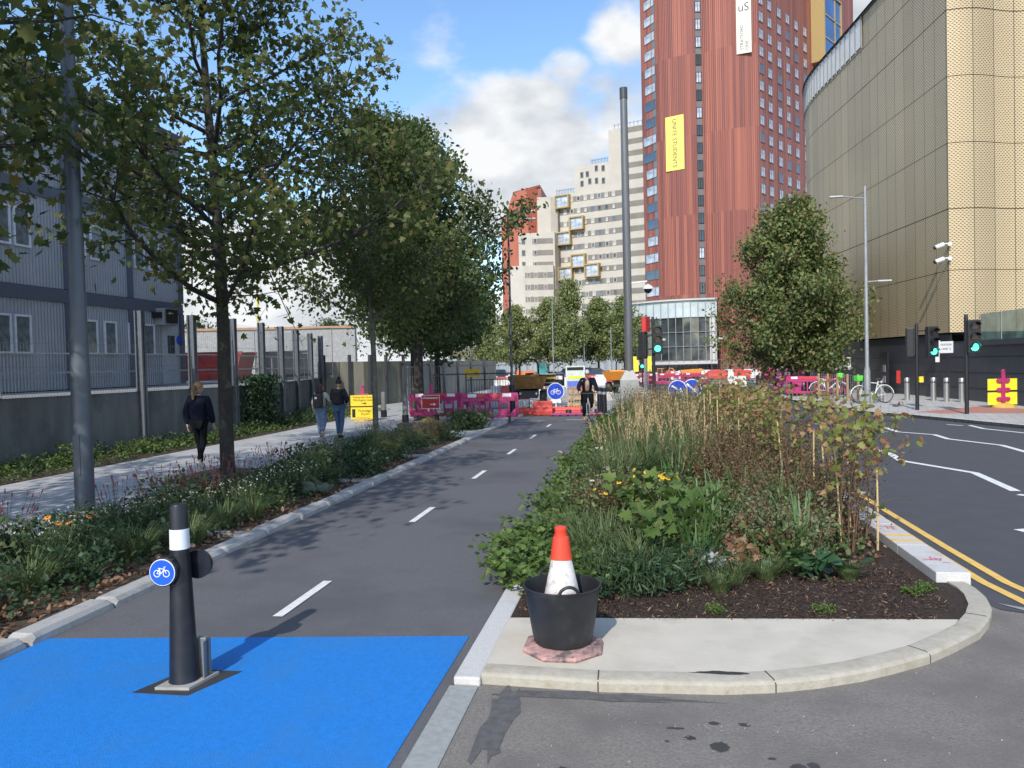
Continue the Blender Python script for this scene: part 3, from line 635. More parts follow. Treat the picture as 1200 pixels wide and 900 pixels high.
for t_, z in ((.044,39.59),(.17,34.24),(.052,31.03),(.178,25.56),(.06,22.86),(.3,23.12)):
    c = cpt(t_); mb = MB(); w = 1.8
    for x0, x1, z0, z1 in ((-w, w, 1.25, 1.55), (-w, w, -1.55, -1.25), (-w, -w+.3, -1.25, 1.25), (w-.3, w, -1.25, 1.25)): mb.box(x0, x1, -1.3, 0, z0, z1)
    o = mb.build('bay', goldf, cb, loc=(c.x, c.y, z), rot=(0, 0, angc)); MB().box(-w+.3, w-.3, -.9, -.8, -1.25, 1.25).build('pane', curtain, o)
mb = MB()
for t0, t1, z in ((-.03,.14,41.5),(.29,.45,47.3),(.5,.9,54.3)):
    p, q = cpt(t0)-NN*.5, cpt(t1)-NN*.5; n_ = 12
    mb.tube([(*p, z+1.0), (*q, z+1.0)], .05, 4)
    for s_ in range(n_+1): c = p.lerp(q, s_/n_); mb.tube([(*c, z), (*c, z+1.3)], .06, 4)
mb.build('roof_railing', M('blue_grey_rail', (.18,.28,.42), .5), cb)
mb = MB(); c = cpt(-.002)+NN*.3; mb.tube([(*c, 0), (*c, 40)], .25, 6); mb.build('downpipe', M('pipe_dark', (.12,.11,.10), .6), cb)
lb = MB().prism([(-27.2,176.6),(-18.9,177.6),(-18,181),(-26,190)], 0, 32.3); lb.build('wing', cream, cb)
lb = MB().prism([(-29.6,175.2),(-26.0,174.9),(-19.2,176.0),(-19,180),(-30,188)], 0, 24.6); lb.build('wing', cream, cb)
MB().prism([(-23.0,179.2),(-19.9,179.6),(-18.2,180.6),(-18,192),(-24,192)], 0, 40.9).build('wing', cream, cb)
for i, z in enumerate((29.8,27.1,24.4)):
    o = MB().add([(-24.0,176.94,z),(-19.3,177.5,z),(-19.3,177.5,z+1.2),(-24.0,176.94,z+1.2)], [(0,1,2,3)]).build('window_band', band_m, cb)
    win(cb, (-26.5,176.62), (-25.7,176.72), z, z+1.3, 'wing_window', None, band_m, glassd, bar=.1); win(cb, (-23.7,176.9), (-23.0,177.0), z, z+1.2, 'wing_window', None, cream, glassd, bar=.1)
for i in range(8):
    z = 21.8-2.77*i
    if z < 1: continue
    MB().add([(-25.6,174.9,z),(-19.3,175.9,z),(-19.3,175.9,z+1.2),(-25.6,174.9,z+1.2)], [(0,1,2,3)]).build('window_band', band_m, cb)
    for x in (-25.2,-23.6,-21.4): win(cb, (x,174.93+(x+25.6)*.159), (x+.8,174.93+(x+26.4)*.159), z, z+1.2, 'wing_window', None, cream, ru.choice([glassd, cw1]), bar=.1)
# --- rust red wedge roofed building
wb = thing('rust_red_wedge_building', 'rust red metal clad building with a slanting faceted side left of the cream block', 'building')
MB().xz([(-33.4,0),(-33.4,35.5),(-30.3,44.2),(-23.9,45.6),(-23.2,45.6),(-23.2,0)], 189, 205).build('body', M('rust_cladding', (.33,.085,.055), .6, var=.12, scale=.4, stretch=(3,3,.3)), wb)
MB().xz([(-30.2,44.6),(-23.4,46.0),(-23.4,45.5),(-30.2,44.1)], 188.6, 205.4).build('coping', M('coping_dark_red', (.16,.05,.035), .6), wb)
MB().add([(-33.4,188.98,35.5),(-31.2,188.9,8),(-26.5,186.6,45.0),(-30.3,188.98,44.2)], [(0,1,2,3)]).add([(-31.2,188.9,8),(-26.0,188.97,12),(-26.5,186.6,45.0)], [(0,1,2)]).add([(-26.0,188.97,12),(-24.0,188.98,45.3),(-26.5,186.6,45.0)], [(0,1,2)]).build('facet', M('rust_facet', (.40,.12,.075), .6, var=.1, scale=.4), wb)
# ------------------------------------------------------------------ wall, posts, modular building on the left
wallpts = [(-13.9,2),(-13.75,10),(-13.4,15.5),(-12.98,18.3),(-12.6,22.2),(-13.0,25.5),(-14.1,29.9),(-15.7,36.2)]
rw = thing('retaining_wall', 'grey concrete retaining wall topped by mesh fence and tall steel posts beside the footway', 'wall')
cw = M('weathered_concrete', (.15,.155,.165), .9, var=.18, scale=1.5, stretch=(3,3,.5), bump=.3, bscale=25, dark=(.09,.095,.10), dscale=.9, dthr=.6)
def wallstrip(pts, z0, z1, th=.3):
    return MB().prism(pts+[(x-th, y) for x, y in pts[::-1]], z0, z1)
wallstrip(wallpts, 0, 1.52).build('wall', cw, rw)
def along(pts, ds):
    out = []; acc_ = 0; i = 0
    for d in ds:
        while i < len(pts)-2 and acc_+math.dist(pts[i], pts[i+1]) < d: acc_ += math.dist(pts[i], pts[i+1]); i += 1
        a, b = Vector(pts[i]), Vector(pts[i+1]); out.append((a.lerp(b, (d-acc_)/(b-a).length), math.atan2(b.y-a.y, b.x-a.x)))
    return out
fence_y = [15.5, 18.3, 20.35, 22.3, 24.7, 27.2, 30.0, 33.2, 36.0]
def wx(y):
    for a, b in zip(wallpts[:-1], wallpts[1:]):
        if a[1] <= y <= b[1]: f = (y-a[1])/(b[1]-a[1]); return a[0]+(b[0]-a[0])*f
    return wallpts[-1][0]
for i, y in enumerate(fence_y[1:]):
    x = wx(y)+.06; mb = MB(); mb.box(-.10, .10, -.015, .015, 0, 3.62).box(-.10, -.07, -.09, .09, 0, 3.62).box(.07, .10, -.09, .09, 0, 3.62)
    mb.build('post', M('weathered_steel_post', (.17,.19,.22), .5, .4, var=.15), rw, loc=(x, y, .03))
wirem = M('wire_grey', (.16,.18,.20), .5, .5)
rails = MB()
for z in (2.07, 2.52): rails.tube([(wx(y)-.35, y, z) for y in np.linspace(12, 36, 40)], .025, 6)
for y in np.arange(12.6, 36, 2.1): rails.tube([(wx(y)-.35, y, 1.5), (wx(y)-.35, y, 2.52)], .025, 6)
rails.build('handrail', galv, rw)
wires = MB(); y = 12.0
while y < 36: wires.tube([(wx(y)+.02, y, 1.5), (wx(y)+.02, y, 2.75 if y < 20.3 else 3.5)], .0035, 3, cap=False); y += .085
for z in (1.7, 1.95, 2.2, 2.45, 2.74): wires.tube([(wx(yy)+.02, yy, z) for yy in np.linspace(12, 36, 30)], .004, 3)
wires.build('mesh_panel', wirem, rw)
# dark timber hoarding at the extreme left
hd = thing('dark_hoarding', 'dark panelled hoarding with a wide end post at the left edge', 'hoarding')
MB().prism([(-13.72,2),(-13.5,12.9),(-13.58,12.9),(-13.8,2)], 1.55, 3.55).build('panel', M('hoarding_dark_blue', (.02,.026,.04), .5), hd)
MB().box(-13.58, -13.36, 12.9, 13.35, 0, 3.62).build('post', M('hoarding_post', (.035,.035,.045), .6), hd)

mbld = thing('modular_site_building', 'three storey grey modular site office with white windows behind the fence', 'building', (-17, 0, 1.56))
def _corr():
    mt = M('corrugated_grey', (.36,.385,.42), .5, var=.08, scale=1); t = mt.node_tree; p = t.nodes['Principled BSDF']
    c = nn(t, 'ShaderNodeTexCoord'); w = nn(t, 'ShaderNodeTexWave', bands_direction='Y'); w.inputs['Scale'].default_value = 2.6; w.inputs['Distortion'].default_value = 0; t.links.new(c.outputs['Object'], w.inputs['Vector'])
    b = nn(t, 'ShaderNodeBump'); b.inputs['Strength'].default_value = .9; b.inputs['Distance'].default_value = .04; t.links.new(w.outputs['Fac'], b.inputs['Height']); t.links.new(b.outputs[0], p.inputs['Normal']); return mt
corr = _corr(); trim = M('modular_trim', (.09,.105,.135), .5, var=.08)
for f_ in range(3):
    z0 = f_*3.0; MB().box(-6, 0, 5, 26.5, z0+.02, z0+2.62).build('wall', corr, mbld); MB().box(-6.05, .06, 4.95, 26.58, z0+2.62, z0+3.0).build('floor_band', trim, mbld)
    for y in (26.5, 23.6, 20.7, 17.8, 14.9): MB().box(-.05, .07, y-.12, y+.12, z0+.02, z0+2.62).build('column', trim, mbld)
    for y in ((25.15-.25, 24.1, 22.9, 22.0, 19.3, 18.6, 16.2) if f_ == 0 else (25.3, 24.5, 22.4, 21.6, 19.4, 18.7, 16.5)):
        zc = z0+1.62; hw = .30; hh = .55; o = MB(); x0 = .0
        for ya, yb, za, zb in ((-hw, hw, hh-.06, hh), (-hw, hw, -hh, -hh+.06), (-hw, -hw+.06, -hh+.06, hh-.06), (hw-.06, hw, -hh+.06, hh-.06)): o.box(-.02, .05, ya, yb, za, zb)
        o = o.build('window', M('bluish_white_frame', (.66,.68,.72), .5), mbld, loc=(0, y-.35, zc)); MB().box(-.01, .02, -hw+.05, hw-.05, -hh+.05, hh-.05).build('pane', M('blind_glass', (.16,.18,.19), .15, var=.3, spec=.8), o)
MB().box(-6.2, .25, 4.8, 26.8, 9.0, 9.25).build('roof', M('roof_edge_dark', (.06,.065,.075), .6), mbld)
d_o = MB().box(0, .05, -.45, .45, 0, 2.1).build('door', M('door_pale', (.42,.45,.48), .5), mbld, loc=(.01, 25.75, .05)); MB().box(.052, .07, -.2, .2, 1.1, 1.75).build('pane', glassd, d_o); MB().box(.052, .09, .3, .36, .95, 1.1).build('handle', steel, d_o)
for y, z in ((25.3, 2.45), (17.2, 2.15)):
    o = MB().box(0, .35, -.4, .4, -.3, .3).build('air_conditioner', M('ac_casing', (.30,.31,.32), .5), mbld, loc=(.02, y, z), bevel=.02); MB().rbox((.42,0,.02), (.04,.62,.5), 0).build('grille', black, o)
MB().box(0, .3, -.15, .15, 0, .2).build('floodlight', black, mbld, loc=(.02, 24.9, 2.4))
MB().lathe([(.17,0),(.17,.02)], n=20).build('safety_sign', bluesign, mbld, loc=(.05, 26.25, 1.65), rot=(0, pi/2, 0))
# yard things
t = thing('red_skip', 'red steel waste skip on the raised yard behind the first street tree', 'skip', (-16.4, 27.9, 1.56), .15)
rs = M('skip_red', (.40,.035,.03), .6, var=.2, dark=(.2,.04,.03), dscale=3)
MB().xz([(-1.0,.1),(-1.25,1.15),(1.25,1.15),(1.0,.1)], -.8, .8).build('body', rs, t)
MB().box(-1.3,1.3,-.85,-.78,1.08,1.2).box(-1.3,1.3,.78,.85,1.08,1.2).box(-.05,.05,-.86,-.8,.2,1.1).box(-.6,-.5,-.86,-.8,.2,1.1).box(.5,.6,-.86,-.8,.2,1.1).build('rib', rs, t)
t = thing('black_storage_tank', 'dark ribbed storage container with a raised lid behind the mesh fence', 'container', (-16.4, 33.8, 1.56), .1)
MB().box(-.95,.95,-.6,.6,0,1.2).build('body', M('dark_container', (.03,.035,.045), .6), t, bevel=.03)
MB().rbox((0,0,1.28), (2.0,1.3,.1), 0, rx=.05).build('lid', black, t)
t = thing('yellow_mast', 'slim yellow tripod mast standing on the raised yard', 'mast', (-18.5, 35.3, 1.56))
yp = M('mast_yellow', (.75,.68,.05), .5)
MB().tube([(0,0,0),(0,0,4.9)], .045, 8).build('pole', yp, t)
for k_ in range(4): a = k_*pi/2+.3; MB().tube([(0,0,.9),(cos(a)*.85,sin(a)*.85,.05)], .025, 6).tube([(cos(a)*.85,sin(a)*.85,.05),(cos(a+pi/2)*.85,sin(a+pi/2)*.85,.05)], .02, 6).build('leg', yp, t)
def heras(name, label, x, y, rz, n=1, z=0, w=3.4, h=2.0, group=None, shade=galv):
    t = thing(name, label, 'fence', (x, y, z), rz, group)
    for i in range(n):
        mb = MB(); x0 = i*(w+.08); mb.tube([(x0,0,.1),(x0,0,h),(x0+w,0,h),(x0+w,0,.1)], .022, 6); mb.tube([(x0,0,.25),(x0+w,0,.25)], .018, 6); mb.build('frame', shade, t)
        mb = MB()
        for j in range(1, int(w/.11)): mb.tube([(x0+j*.11,0,.25),(x0+j*.11,0,h)], .004, 3, cap=False)
        for zz in (.6,1.1,1.6): mb.tube([(x0,0,zz),(x0+w,0,zz)], .005, 3)
        mb.build('wire_mesh', shade, t); MB().rbox((x0+w+.04,0,.07), (.22,.6,.14)).build('foot', M('grey_block', (.3,.3,.3), .9), t)
    return t
heras('temporary_fence', 'tall wire mesh fence panels on the raised yard behind the dark container', -19.5, 36.8, -.05, 2, 1.56, 2.1, 2.5)
t = thing('concrete_yard_wall', 'long pale grey concrete wall at the back of the raised yard', 'wall')
MB().prism([(-31,44),(-18,47),(-18,47.3),(-31,44.3)], 1.5, 4.6).build('wall', M('pale_wall', (.33,.33,.32), .9, var=.15), t)
MB().prism([(-31,43.9),(-18,46.9),(-18,47.4),(-31,44.4)], 4.6, 4.75).build('coping', M('orange_coping', (.42,.25,.15), .8), t)
# hoarding beyond the wall
t = thing('grey_panel_hoarding', 'grey beige panel hoarding with dark posts running behind the yellow signs', 'hoarding')
hp = [(-15.9,36.4),(-14.2,38.2),(-13.3,41.5),(-12.9,45),(-12.4,52),(-12.4,66)]
wallstrip(hp, 0, 2.35, .05).build('panel', M('hoarding_beige', (.28,.27,.22), .85, var=.2, scale=1.2, stretch=(2,2,.4)), t)
for p, a in along(hp, [.2,1.6,2.9,4.4,6.2,8.2,10.5,13,16,20,25]): MB().rbox((p.x+.08,p.y,1.35), (.14,.14,2.7), a).build('post', darkgrey, t)

# ------------------------------------------------------------------ trees
bark = M('bark_dark', (.036,.031,.026), .9, var=.3, scale=8, bump=.7, bscale=22, dark=(.10,.095,.07), dscale=5, dthr=.62)
barkp = M('bark_pale', (.13,.12,.10), .9, var=.3, scale=10, bump=.5, bscale=25)
def tree(label, x, y, h, r, zb, tr, seed, nleaf, lsize, tpl, mat, sparse=1.0, top=.85, lean=(0,0), nl=16, group='street trees along the footway', fork=None, bk=bark, sig=.30, prof=None, rise=(.25,.95), limit=None, name='street_tree', twigs=True):
    rg = np.random.default_rng(seed); rd = random.Random(seed)
    t = thing(name, label, 'tree', (x, y, 0), 0, group); wd = MB()
    tp = []; n = 9
    for i in range(n):
        f = i/(n-1); tp.append(Vector((lean[0]*f*h+.10*sin(f*7+seed)*f*min(1,h/10), lean[1]*f*h+.10*cos(f*6+seed*2)*f, f*h*.97)))
    rad = [tr*(1.28 if i == 0 else 1)*(1-.0)*(1-i/(n-1))**.75+.012 for i in range(n)]
    wd.tube(tp[:1]+[tp[0].lerp(tp[1], .15)]+tp[1:], [tr*1.45, tr*1.08]+[min(tr, q) for q in rad[1:]], 12)
    prof = prof or (lambda q: (sin(pi*min(1, (q*.92+.10))**.75))**.7)
    pts = []; wts = []
    def tpos(z):
        f = max(0, min(.999, z/(h*.97)))*(n-1); i = int(f); return tp[i].lerp(tp[i+1], f-i), rad[i]*(1-f+i)+rad[i+1]*(f-i)
    for k_ in range(nl):
        q = ((k_+.3)/nl)**.9; z = zb+(h-zb)*q*.93; az = k_*2.399+rd.uniform(-.4,.4)+seed
        L0 = r*prof(q)*rd.uniform(.72,1.15); el = rise[0]+(rise[1]-rise[0])*q+rd.uniform(-.12,.12)
        zs = max(zb-.5 if k_ > 2 else zb, z-L0*sin(el)*.8); b0, br = tpos(max(zs, 1.0)); br = min(br*.55, tr*.42)*(.6+.4*L0/max(r, .1)); limb = [b0]
        d = Vector((cos(az)*cos(el*.6), sin(az)*cos(el*.6), sin(el*.6)))
        for s_ in range(1, 6):
            d = (d+Vector((rd.uniform(-.22,.22), rd.uniform(-.22,.22), .07+rd.uniform(-.1,.12)))).normalized(); limb.append(limb[-1]+d*L0/5)
        wd.tube(limb, [br*(1-.17*i)+.006 for i in range(6)], 7, cap=False)
        for s_ in range(1, 6):
            for m_ in range(3 if s_ < 5 else 4):
                o = limb[s_]; dd = (d*.6+Vector((rd.gauss(0,.75), rd.gauss(0,.75), rd.gauss(.12,.5)))).normalized(); l2 = L0*rd.uniform(.14,.36)+.22
                tw_ = [o, o+dd*l2*.5+Vector((0,0,rd.uniform(-.05,.08))), o+(dd+Vector((rd.uniform(-.3,.3), rd.uniform(-.3,.3), rd.uniform(-.25,.25)))*.6).normalized()*l2]
                wd.tube(tw_, [max(.006, br*.28), max(.005, br*.2), .004], 4, cap=False)
                for e in range(3):
                    e0 = tw_[1].lerp(tw_[2], rd.random()); e1 = e0+Vector((rd.gauss(0,1), rd.gauss(0,1), rd.gauss(0,.7))).normalized()*rd.uniform(.2,.5)
                    (wd.tube([e0, e1], [.005, .003], 3, cap=False) if twigs else None); pts.append(((e0+e1)/2, sig)); wts.append(1)
                pts.append((tw_[2], sig)); wts.append(1.3); pts.append((tw_[1], sig*.8)); wts.append(.6)
    wd.build('trunk', bk, t, smooth=True)
    # some twigs carry thick clumps, others are nearly bare
    wts = np.array(wts)*rg.choice([.15,.6,1,1.7], size=len(wts), p=[.25*sparse,.25,.3,.45-.25*sparse])
    idx = rg.choice(len(pts), size=nleaf, p=wts/wts.sum()); C_ = np.array([tuple(p[0]) for p in pts]); S_ = np.array([p[1] for p in pts])
    P = C_[idx]+rg.normal(size=(nleaf, 3))*S_[idx][:, None]*np.array([.75,.75,.6])
    P = P[P[:, 2] > zb-.9]
    o = leaves_obj('crown', P, lsize*rg.uniform(.55,1.2,len(P)), tpl, mat, rg, t, up=.35, droop=.5)
    return t
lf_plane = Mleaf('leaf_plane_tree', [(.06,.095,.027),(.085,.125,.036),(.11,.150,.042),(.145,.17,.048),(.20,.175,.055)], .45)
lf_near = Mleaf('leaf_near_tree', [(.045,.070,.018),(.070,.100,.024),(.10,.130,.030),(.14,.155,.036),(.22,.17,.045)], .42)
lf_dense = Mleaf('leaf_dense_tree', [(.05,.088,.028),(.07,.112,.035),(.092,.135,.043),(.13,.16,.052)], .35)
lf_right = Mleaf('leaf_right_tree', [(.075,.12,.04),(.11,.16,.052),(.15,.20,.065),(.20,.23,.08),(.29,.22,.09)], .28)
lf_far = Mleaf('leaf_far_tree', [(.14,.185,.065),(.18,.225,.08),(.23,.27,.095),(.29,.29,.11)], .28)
tree('near plane tree with large lobed leaves whose crown hangs into the top left corner', -8.0, 4.6, 11.0, 4.3, 3.2, .15, 3, 12500, .175, LOBED, lf_near, sparse=.6, nl=22, sig=.34, rise=(.12,.9))
tree('tall open crowned plane tree with dark forked trunk beside the walking woman', -7.82, 13.55, 11.5, 4.25, 3.3, .125, 12, 16500, .14, LOBED, lf_plane, sparse=.8, nl=26, sig=.30, rise=(.10,.95), lean=(-.012,0))
tree('slim pale trunked young tree behind the walking pair', -7.25, 20.3, 9.3, 2.9, 3.3, .075, 7, 15000, .15, OVAL, lf_plane, nl=20, sig=.30, bk=barkp, sparse=.5)
tree('dense dark green tree behind the red barrier sign, tallest of the row', -8.3, 28.2, 11.4, 3.45, 3.1, .19, 5, 33000, .19, OVAL, lf_dense, sparse=.1, twigs=False, nl=34, sig=.38)
tree('dense dark green tree just beyond the tallest one of the row', -10.3, 34.3, 9.2, 2.8, 3.0, .17, 9, 32000, .21, OVAL, lf_dense, sparse=.1, twigs=False, nl=30, sig=.40)
tree('last dense green tree of the row beside the dark lamp post', -10.6, 39.5, 8.2, 2.6, 2.9, .17, 14, 22000, .24, OVAL, lf_dense, sparse=.1, twigs=False, nl=24, sig=.45)
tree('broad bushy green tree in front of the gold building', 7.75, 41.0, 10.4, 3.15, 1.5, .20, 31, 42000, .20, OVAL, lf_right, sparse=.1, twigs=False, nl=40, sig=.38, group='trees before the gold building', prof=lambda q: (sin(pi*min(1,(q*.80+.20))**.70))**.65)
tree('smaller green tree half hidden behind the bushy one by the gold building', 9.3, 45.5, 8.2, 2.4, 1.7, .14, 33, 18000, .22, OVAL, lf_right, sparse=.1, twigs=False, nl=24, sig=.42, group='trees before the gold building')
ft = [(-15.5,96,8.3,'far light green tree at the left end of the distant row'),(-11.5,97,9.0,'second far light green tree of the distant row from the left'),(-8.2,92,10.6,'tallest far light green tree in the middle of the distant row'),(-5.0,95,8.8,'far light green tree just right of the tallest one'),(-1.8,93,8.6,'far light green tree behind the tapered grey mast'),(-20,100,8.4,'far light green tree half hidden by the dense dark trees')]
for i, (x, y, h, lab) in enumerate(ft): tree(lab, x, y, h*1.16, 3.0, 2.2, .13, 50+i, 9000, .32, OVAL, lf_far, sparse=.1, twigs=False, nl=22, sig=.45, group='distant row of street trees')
for i, (x, y, h, lab) in enumerate([(-26,62,6.2,'bushy green tree behind the yard wall seen left of the dense trees'),(-31,50,5.6,'green tree behind the yard seen right of the modular building')]): tree(lab, x, y, h, 2.8, 1.6, .12, 70+i, 5000, .24, DIAM, lf_dense, nl=18, sig=.5, group='trees beyond the yard')

# ------------------------------------------------------------------ planting
G1 = Mleaf('leaf_fresh_green', [(.06,.115,.025),(.09,.155,.035),(.125,.19,.045),(.165,.22,.06)], .3)
G2 = Mleaf('leaf_mid_green', [(.055,.095,.03),(.08,.13,.038),(.11,.165,.05),(.16,.18,.065)], .25)
G3 = Mleaf('leaf_deep_green', [(.026,.055,.026),(.042,.082,.034),(.062,.11,.042)], .2)
G4 = Mleaf('leaf_grass_green', [(.07,.12,.045),(.11,.165,.06),(.15,.205,.075),(.22,.22,.11)], .25)
GY = Mleaf('leaf_yellow_green', [(.13,.18,.035),(.20,.24,.06),(.28,.26,.08),(.33,.20,.10),(.30,.13,.07)], .3)
GB = Mleaf('leaf_dry_brown', [(.10,.05,.026),(.17,.088,.045),(.26,.145,.08),(.13,.10,.045),(.36,.20,.12)], .15)
GD = Mleaf('leaf_half_dry', [(.075,.085,.03),(.12,.12,.045),(.17,.10,.055),(.24,.15,.085),(.10,.06,.035)], .2)
GT = Mleaf('straw', [(.42,.30,.15),(.56,.42,.23),(.68,.54,.33)], .2)
GS = Mleaf('leaf_grey_green', [(.08,.13,.055),(.12,.175,.075),(.17,.21,.10),(.22,.19,.10)], .2)
stemg = M('stem_green', (.06,.09,.03), .7); stemb = M('stem_brown', (.13,.075,.045), .8, var=.3, scale=20)
cane = M('bamboo_cane', (.58,.42,.22), .55, var=.15, scale=15)
petw = M('petal_white', (.80,.79,.76), .6); pety = M('petal_yellow', (.80,.50,.02), .6); peto = M('petal_orange', (.75,.27,.03), .6); spik = M('spike_crimson', (.22,.03,.05), .7, var=.3)
PRO = bpy.data.collections.new('unused')
class Plant:
    """a plant prototype: list of (part name, mesh); placed as a thing with its parts"""
    def __init__(s, name, cat): s.name, s.cat, s.parts = name, cat, []
    def add(s, pn, o): me = o.data; s.parts.append((pn, me)); bpy.data.objects.remove(o)
    def put(s, x, y, label, group, rz=0, k=1., z=.06, kz=None):
        t = thing(s.name, label, s.cat, (x, y, z), rz, group); t.scale = (k, k, kz or k)
        for pn, me in s.parts: link(pn, me, t)
        return t
def blades(n, h, r, rg, w=.012, bend=.5, spread=.35, seg=4, top=None, vary=.4):
    V, F = [], []
    for i in range(n):
        a = rg.uniform(0, 2*pi); rr = r*math.sqrt(rg.random()); bx, by = rr*cos(a), rr*sin(a); hh = h*(1-vary*rg.random()); a2 = a+rg.normal()*.7; sp = spread*(rr/r+.15)*rg.uniform(.4,1.3); bd = bend*rg.uniform(.2,1.2)
        ax = np.array([cos(a2), sin(a2), 0]); sd = np.array([-sin(a2), cos(a2), 0]); b = len(V); w_ = w*rg.uniform(.7,1.2)
        for j in range(seg+1):
            f = j/seg; p = np.array([bx, by, 0])+ax*(sp*hh*f+bd*hh*f*f*.7)+np.array([0, 0, hh*(f-.38*bd*f*f*f)]); ww = w_*(1-f*.85)
            V += [p-sd*ww, p+sd*ww]
        for j in range(seg): F.append((b+2*j, b+2*j+1, b+2*j+3, b+2*j+2))
    return np.array(V), np.array(F)
def bl_obj(n, h, r, rg, mat, **k):
    V, F = blades(n, h, r, rg, **k); me = np_mesh(V, F); me.materials.append(mat); return link('tmp', me)
def stems_mb(n, h, r, rg, rad=.004, spread=.3, wig=.05):
    mb = MB(); tips = []; paths = []
    for i in range(n):
        a = rg.uniform(0, 2*pi); rr = r*math.sqrt(rg.random())*.5; p = Vector((rr*cos(a), rr*sin(a), 0)); hh = h*rg.uniform(.6,1.1); q = [p]
        for j in range(1, 5): q.append(p+Vector((cos(a)*spread*hh*j/4+rg.normal()*wig*.5, sin(a)*spread*hh*j/4+rg.normal()*wig*.5, hh*j/4)))
        mb.tube(q, [rad*(1-.15*j) for j in range(5)], 4, cap=False); tips.append(q[-1]); paths.append(q)
    return mb, tips, paths
def leafy(name, cat, seed, h, r, nl, ls, tpl, mat, nst=9, stm=stemg, up=.5, low=.0, drop=.2, spread=.45, dome=True):
    rg = np.random.default_rng(seed); pl = Plant(name, cat); mb, tips, paths = stems_mb(nst, h*.95, r, rg, .004+h*.003, spread)
    pl.add('stem', mb.build('tmp', stm))
    cen = []
    for q in paths:
        for f in np.linspace(low, 1, 6): i = min(3, int(f*4)); cen.append(tuple(q[i].lerp(q[i+1], f*4-i)))
    cen = np.array(cen); k = rg.choice([.3,1,1.8], size=len(cen)); P = cen[rg.choice(len(cen), nl, p=k/k.sum())]+rg.normal(size=(nl,3))*np.array([r*.30, r*.30, h*.10]); P[:, 2] = np.abs(P[:, 2])
    o_ = P.copy(); o_[:, 2] = .3; o_ /= np.linalg.norm(o_, axis=1)[:, None]
    pl.add('foliage', leaves_obj('tmp', P, ls*rg.uniform(.55,1.25,nl), tpl, mat, rg, None, up=up, droop=drop, out=o_)); return pl
def flowers(pl, n, h, r, rg_seed, mat, size, petals=9, eye=None, stemm=stemg, hv=.2):
    rg = np.random.default_rng(rg_seed); mb = MB(); st = MB(); ey = MB(); one = n <= 20
    for i in range(n):
        a = rg.uniform(0, 2*pi); rr = r*math.sqrt(rg.random()); c = Vector((rr*cos(a), rr*sin(a), h*(1-hv*rg.random()))); st.tube([(c.x*.6, c.y*.6, 0), c], .0025, 3, cap=False)
        tl = Matrix.Rotation(rg.normal()*.5, 3, 'X') @ Matrix.Rotation(rg.normal()*.5, 3, 'Y')
        for k_ in range(petals):
            b = 2*pi*k_/petals; d = tl @ Vector((cos(b), sin(b), -.12)); s_ = tl @ Vector((-sin(b), cos(b), 0)); mb.add([c, c+d*size*.55+s_*size*.2, c+d*size, c+d*size*.55-s_*size*.2], [(0,1,2,3)])
        mb.lathe([(size*.26,-.002),(size*.22,size*.16),(size*.05,size*.2)], tuple(c), 6, 1)
        if one: pl.add('flower', mb.build('tmp', [mat, eye or M('flower_eye', (.08,.03,.015), .8)])); mb = MB()
    pl.add('flower_stem', st.build('tmp', stemm))
    if not one: pl.add('blossom', mb.build('tmp', [mat, eye]))
    return pl
gera = [leafy('geranium_mat', 'plant', 100+i, .22, .33, 620, .062, LOBED, G1, 12, up=.75, spread=.7) for i in range(3)]
lowg = [leafy('leafy_perennial', 'plant', 110+i, .42, .34, 420, .075, OVAL, m_, 10, up=.4) for i, m_ in enumerate((G2, G3, GS))]
drk = [leafy('dark_evergreen_perennial', 'plant', 120+i, .34, .30, 460, .085, LANCE, G3, 10, up=.3, spread=.5) for i in range(2)]
brn = [leafy('dried_perennial', 'plant', 130+i, .66, .34, 1000, .036, OVAL, [GB,GD,GS][i], 17, stemb, up=.2, spread=.3) for i in range(3)]
bru = [leafy('brown_seedhead_shrub', 'plant', 140+i, 1.12, .55, 2600, .036, OVAL, m_, 22, stemb, up=.1, spread=.35) for i, m_ in enumerate((GD, GS, G2))]
hyd = leafy('broad_leaved_shrub', 'plant', 150, .60, .30, 150, .17, LOBED, G1, 8, stemb, up=.8, low=.2, spread=.35)
grass = []
for i in range(3):
    rg = np.random.default_rng(160+i); p = Plant('grass_clump', 'plant'); p.add('blades', bl_obj(240, .50, .13, rg, G4, w=.0075, bend=.9, spread=.45, seg=5)); grass.append(p)
tallg = []
for i in range(3):
    rg = np.random.default_rng(170+i); p = Plant('feather_grass', 'plant'); p.add('blades', bl_obj(380, .95, .24, rg, G4, w=.009, bend=.6, spread=.35, seg=5))
    V, F = blades(15, 1.28, .22, rg, w=.0035, bend=.10, spread=.20, seg=3, vary=.25); me = np_mesh(V, F); me.materials.append(GT); o = link('tmp', me)
    tips = V.reshape(-1, 8, 3)[:, -2:, :].mean(1); mid = V.reshape(-1, 8, 3)[:, 4:6, :].mean(1); p.add('stalk', o)
    PP = np.concatenate([tips*(1-f)+mid*f+rg.normal(size=tips.shape)*.004 for f in np.linspace(0, .78, 30)]); dirs = np.concatenate([tips-mid]*30); dirs /= np.linalg.norm(dirs, axis=1)[:, None]
    p.add('plume', leaves_obj('tmp', PP, rg.uniform(.028,.048,len(PP)), LANCE, GT, rg, None, up=.05, out=dirs*4)); tallg.append(p)
iris = []
for i in range(2): rg = np.random.default_rng(180+i); p = Plant('strap_leaved_iris', 'plant'); p.add('blades', bl_obj(38, .85, .12, rg, M('iris_green', (.07,.14,.04), .5, var=.3), w=.022, bend=.35, spread=.30, seg=5)); iris.append(p)
cone_ = flowers(leafy('yellow_coneflower', 'plant', 190, .5, .3, 260, .08, OVAL, G2, 10, up=.4), 9, .60, .30, 191, pety, .038, 10)
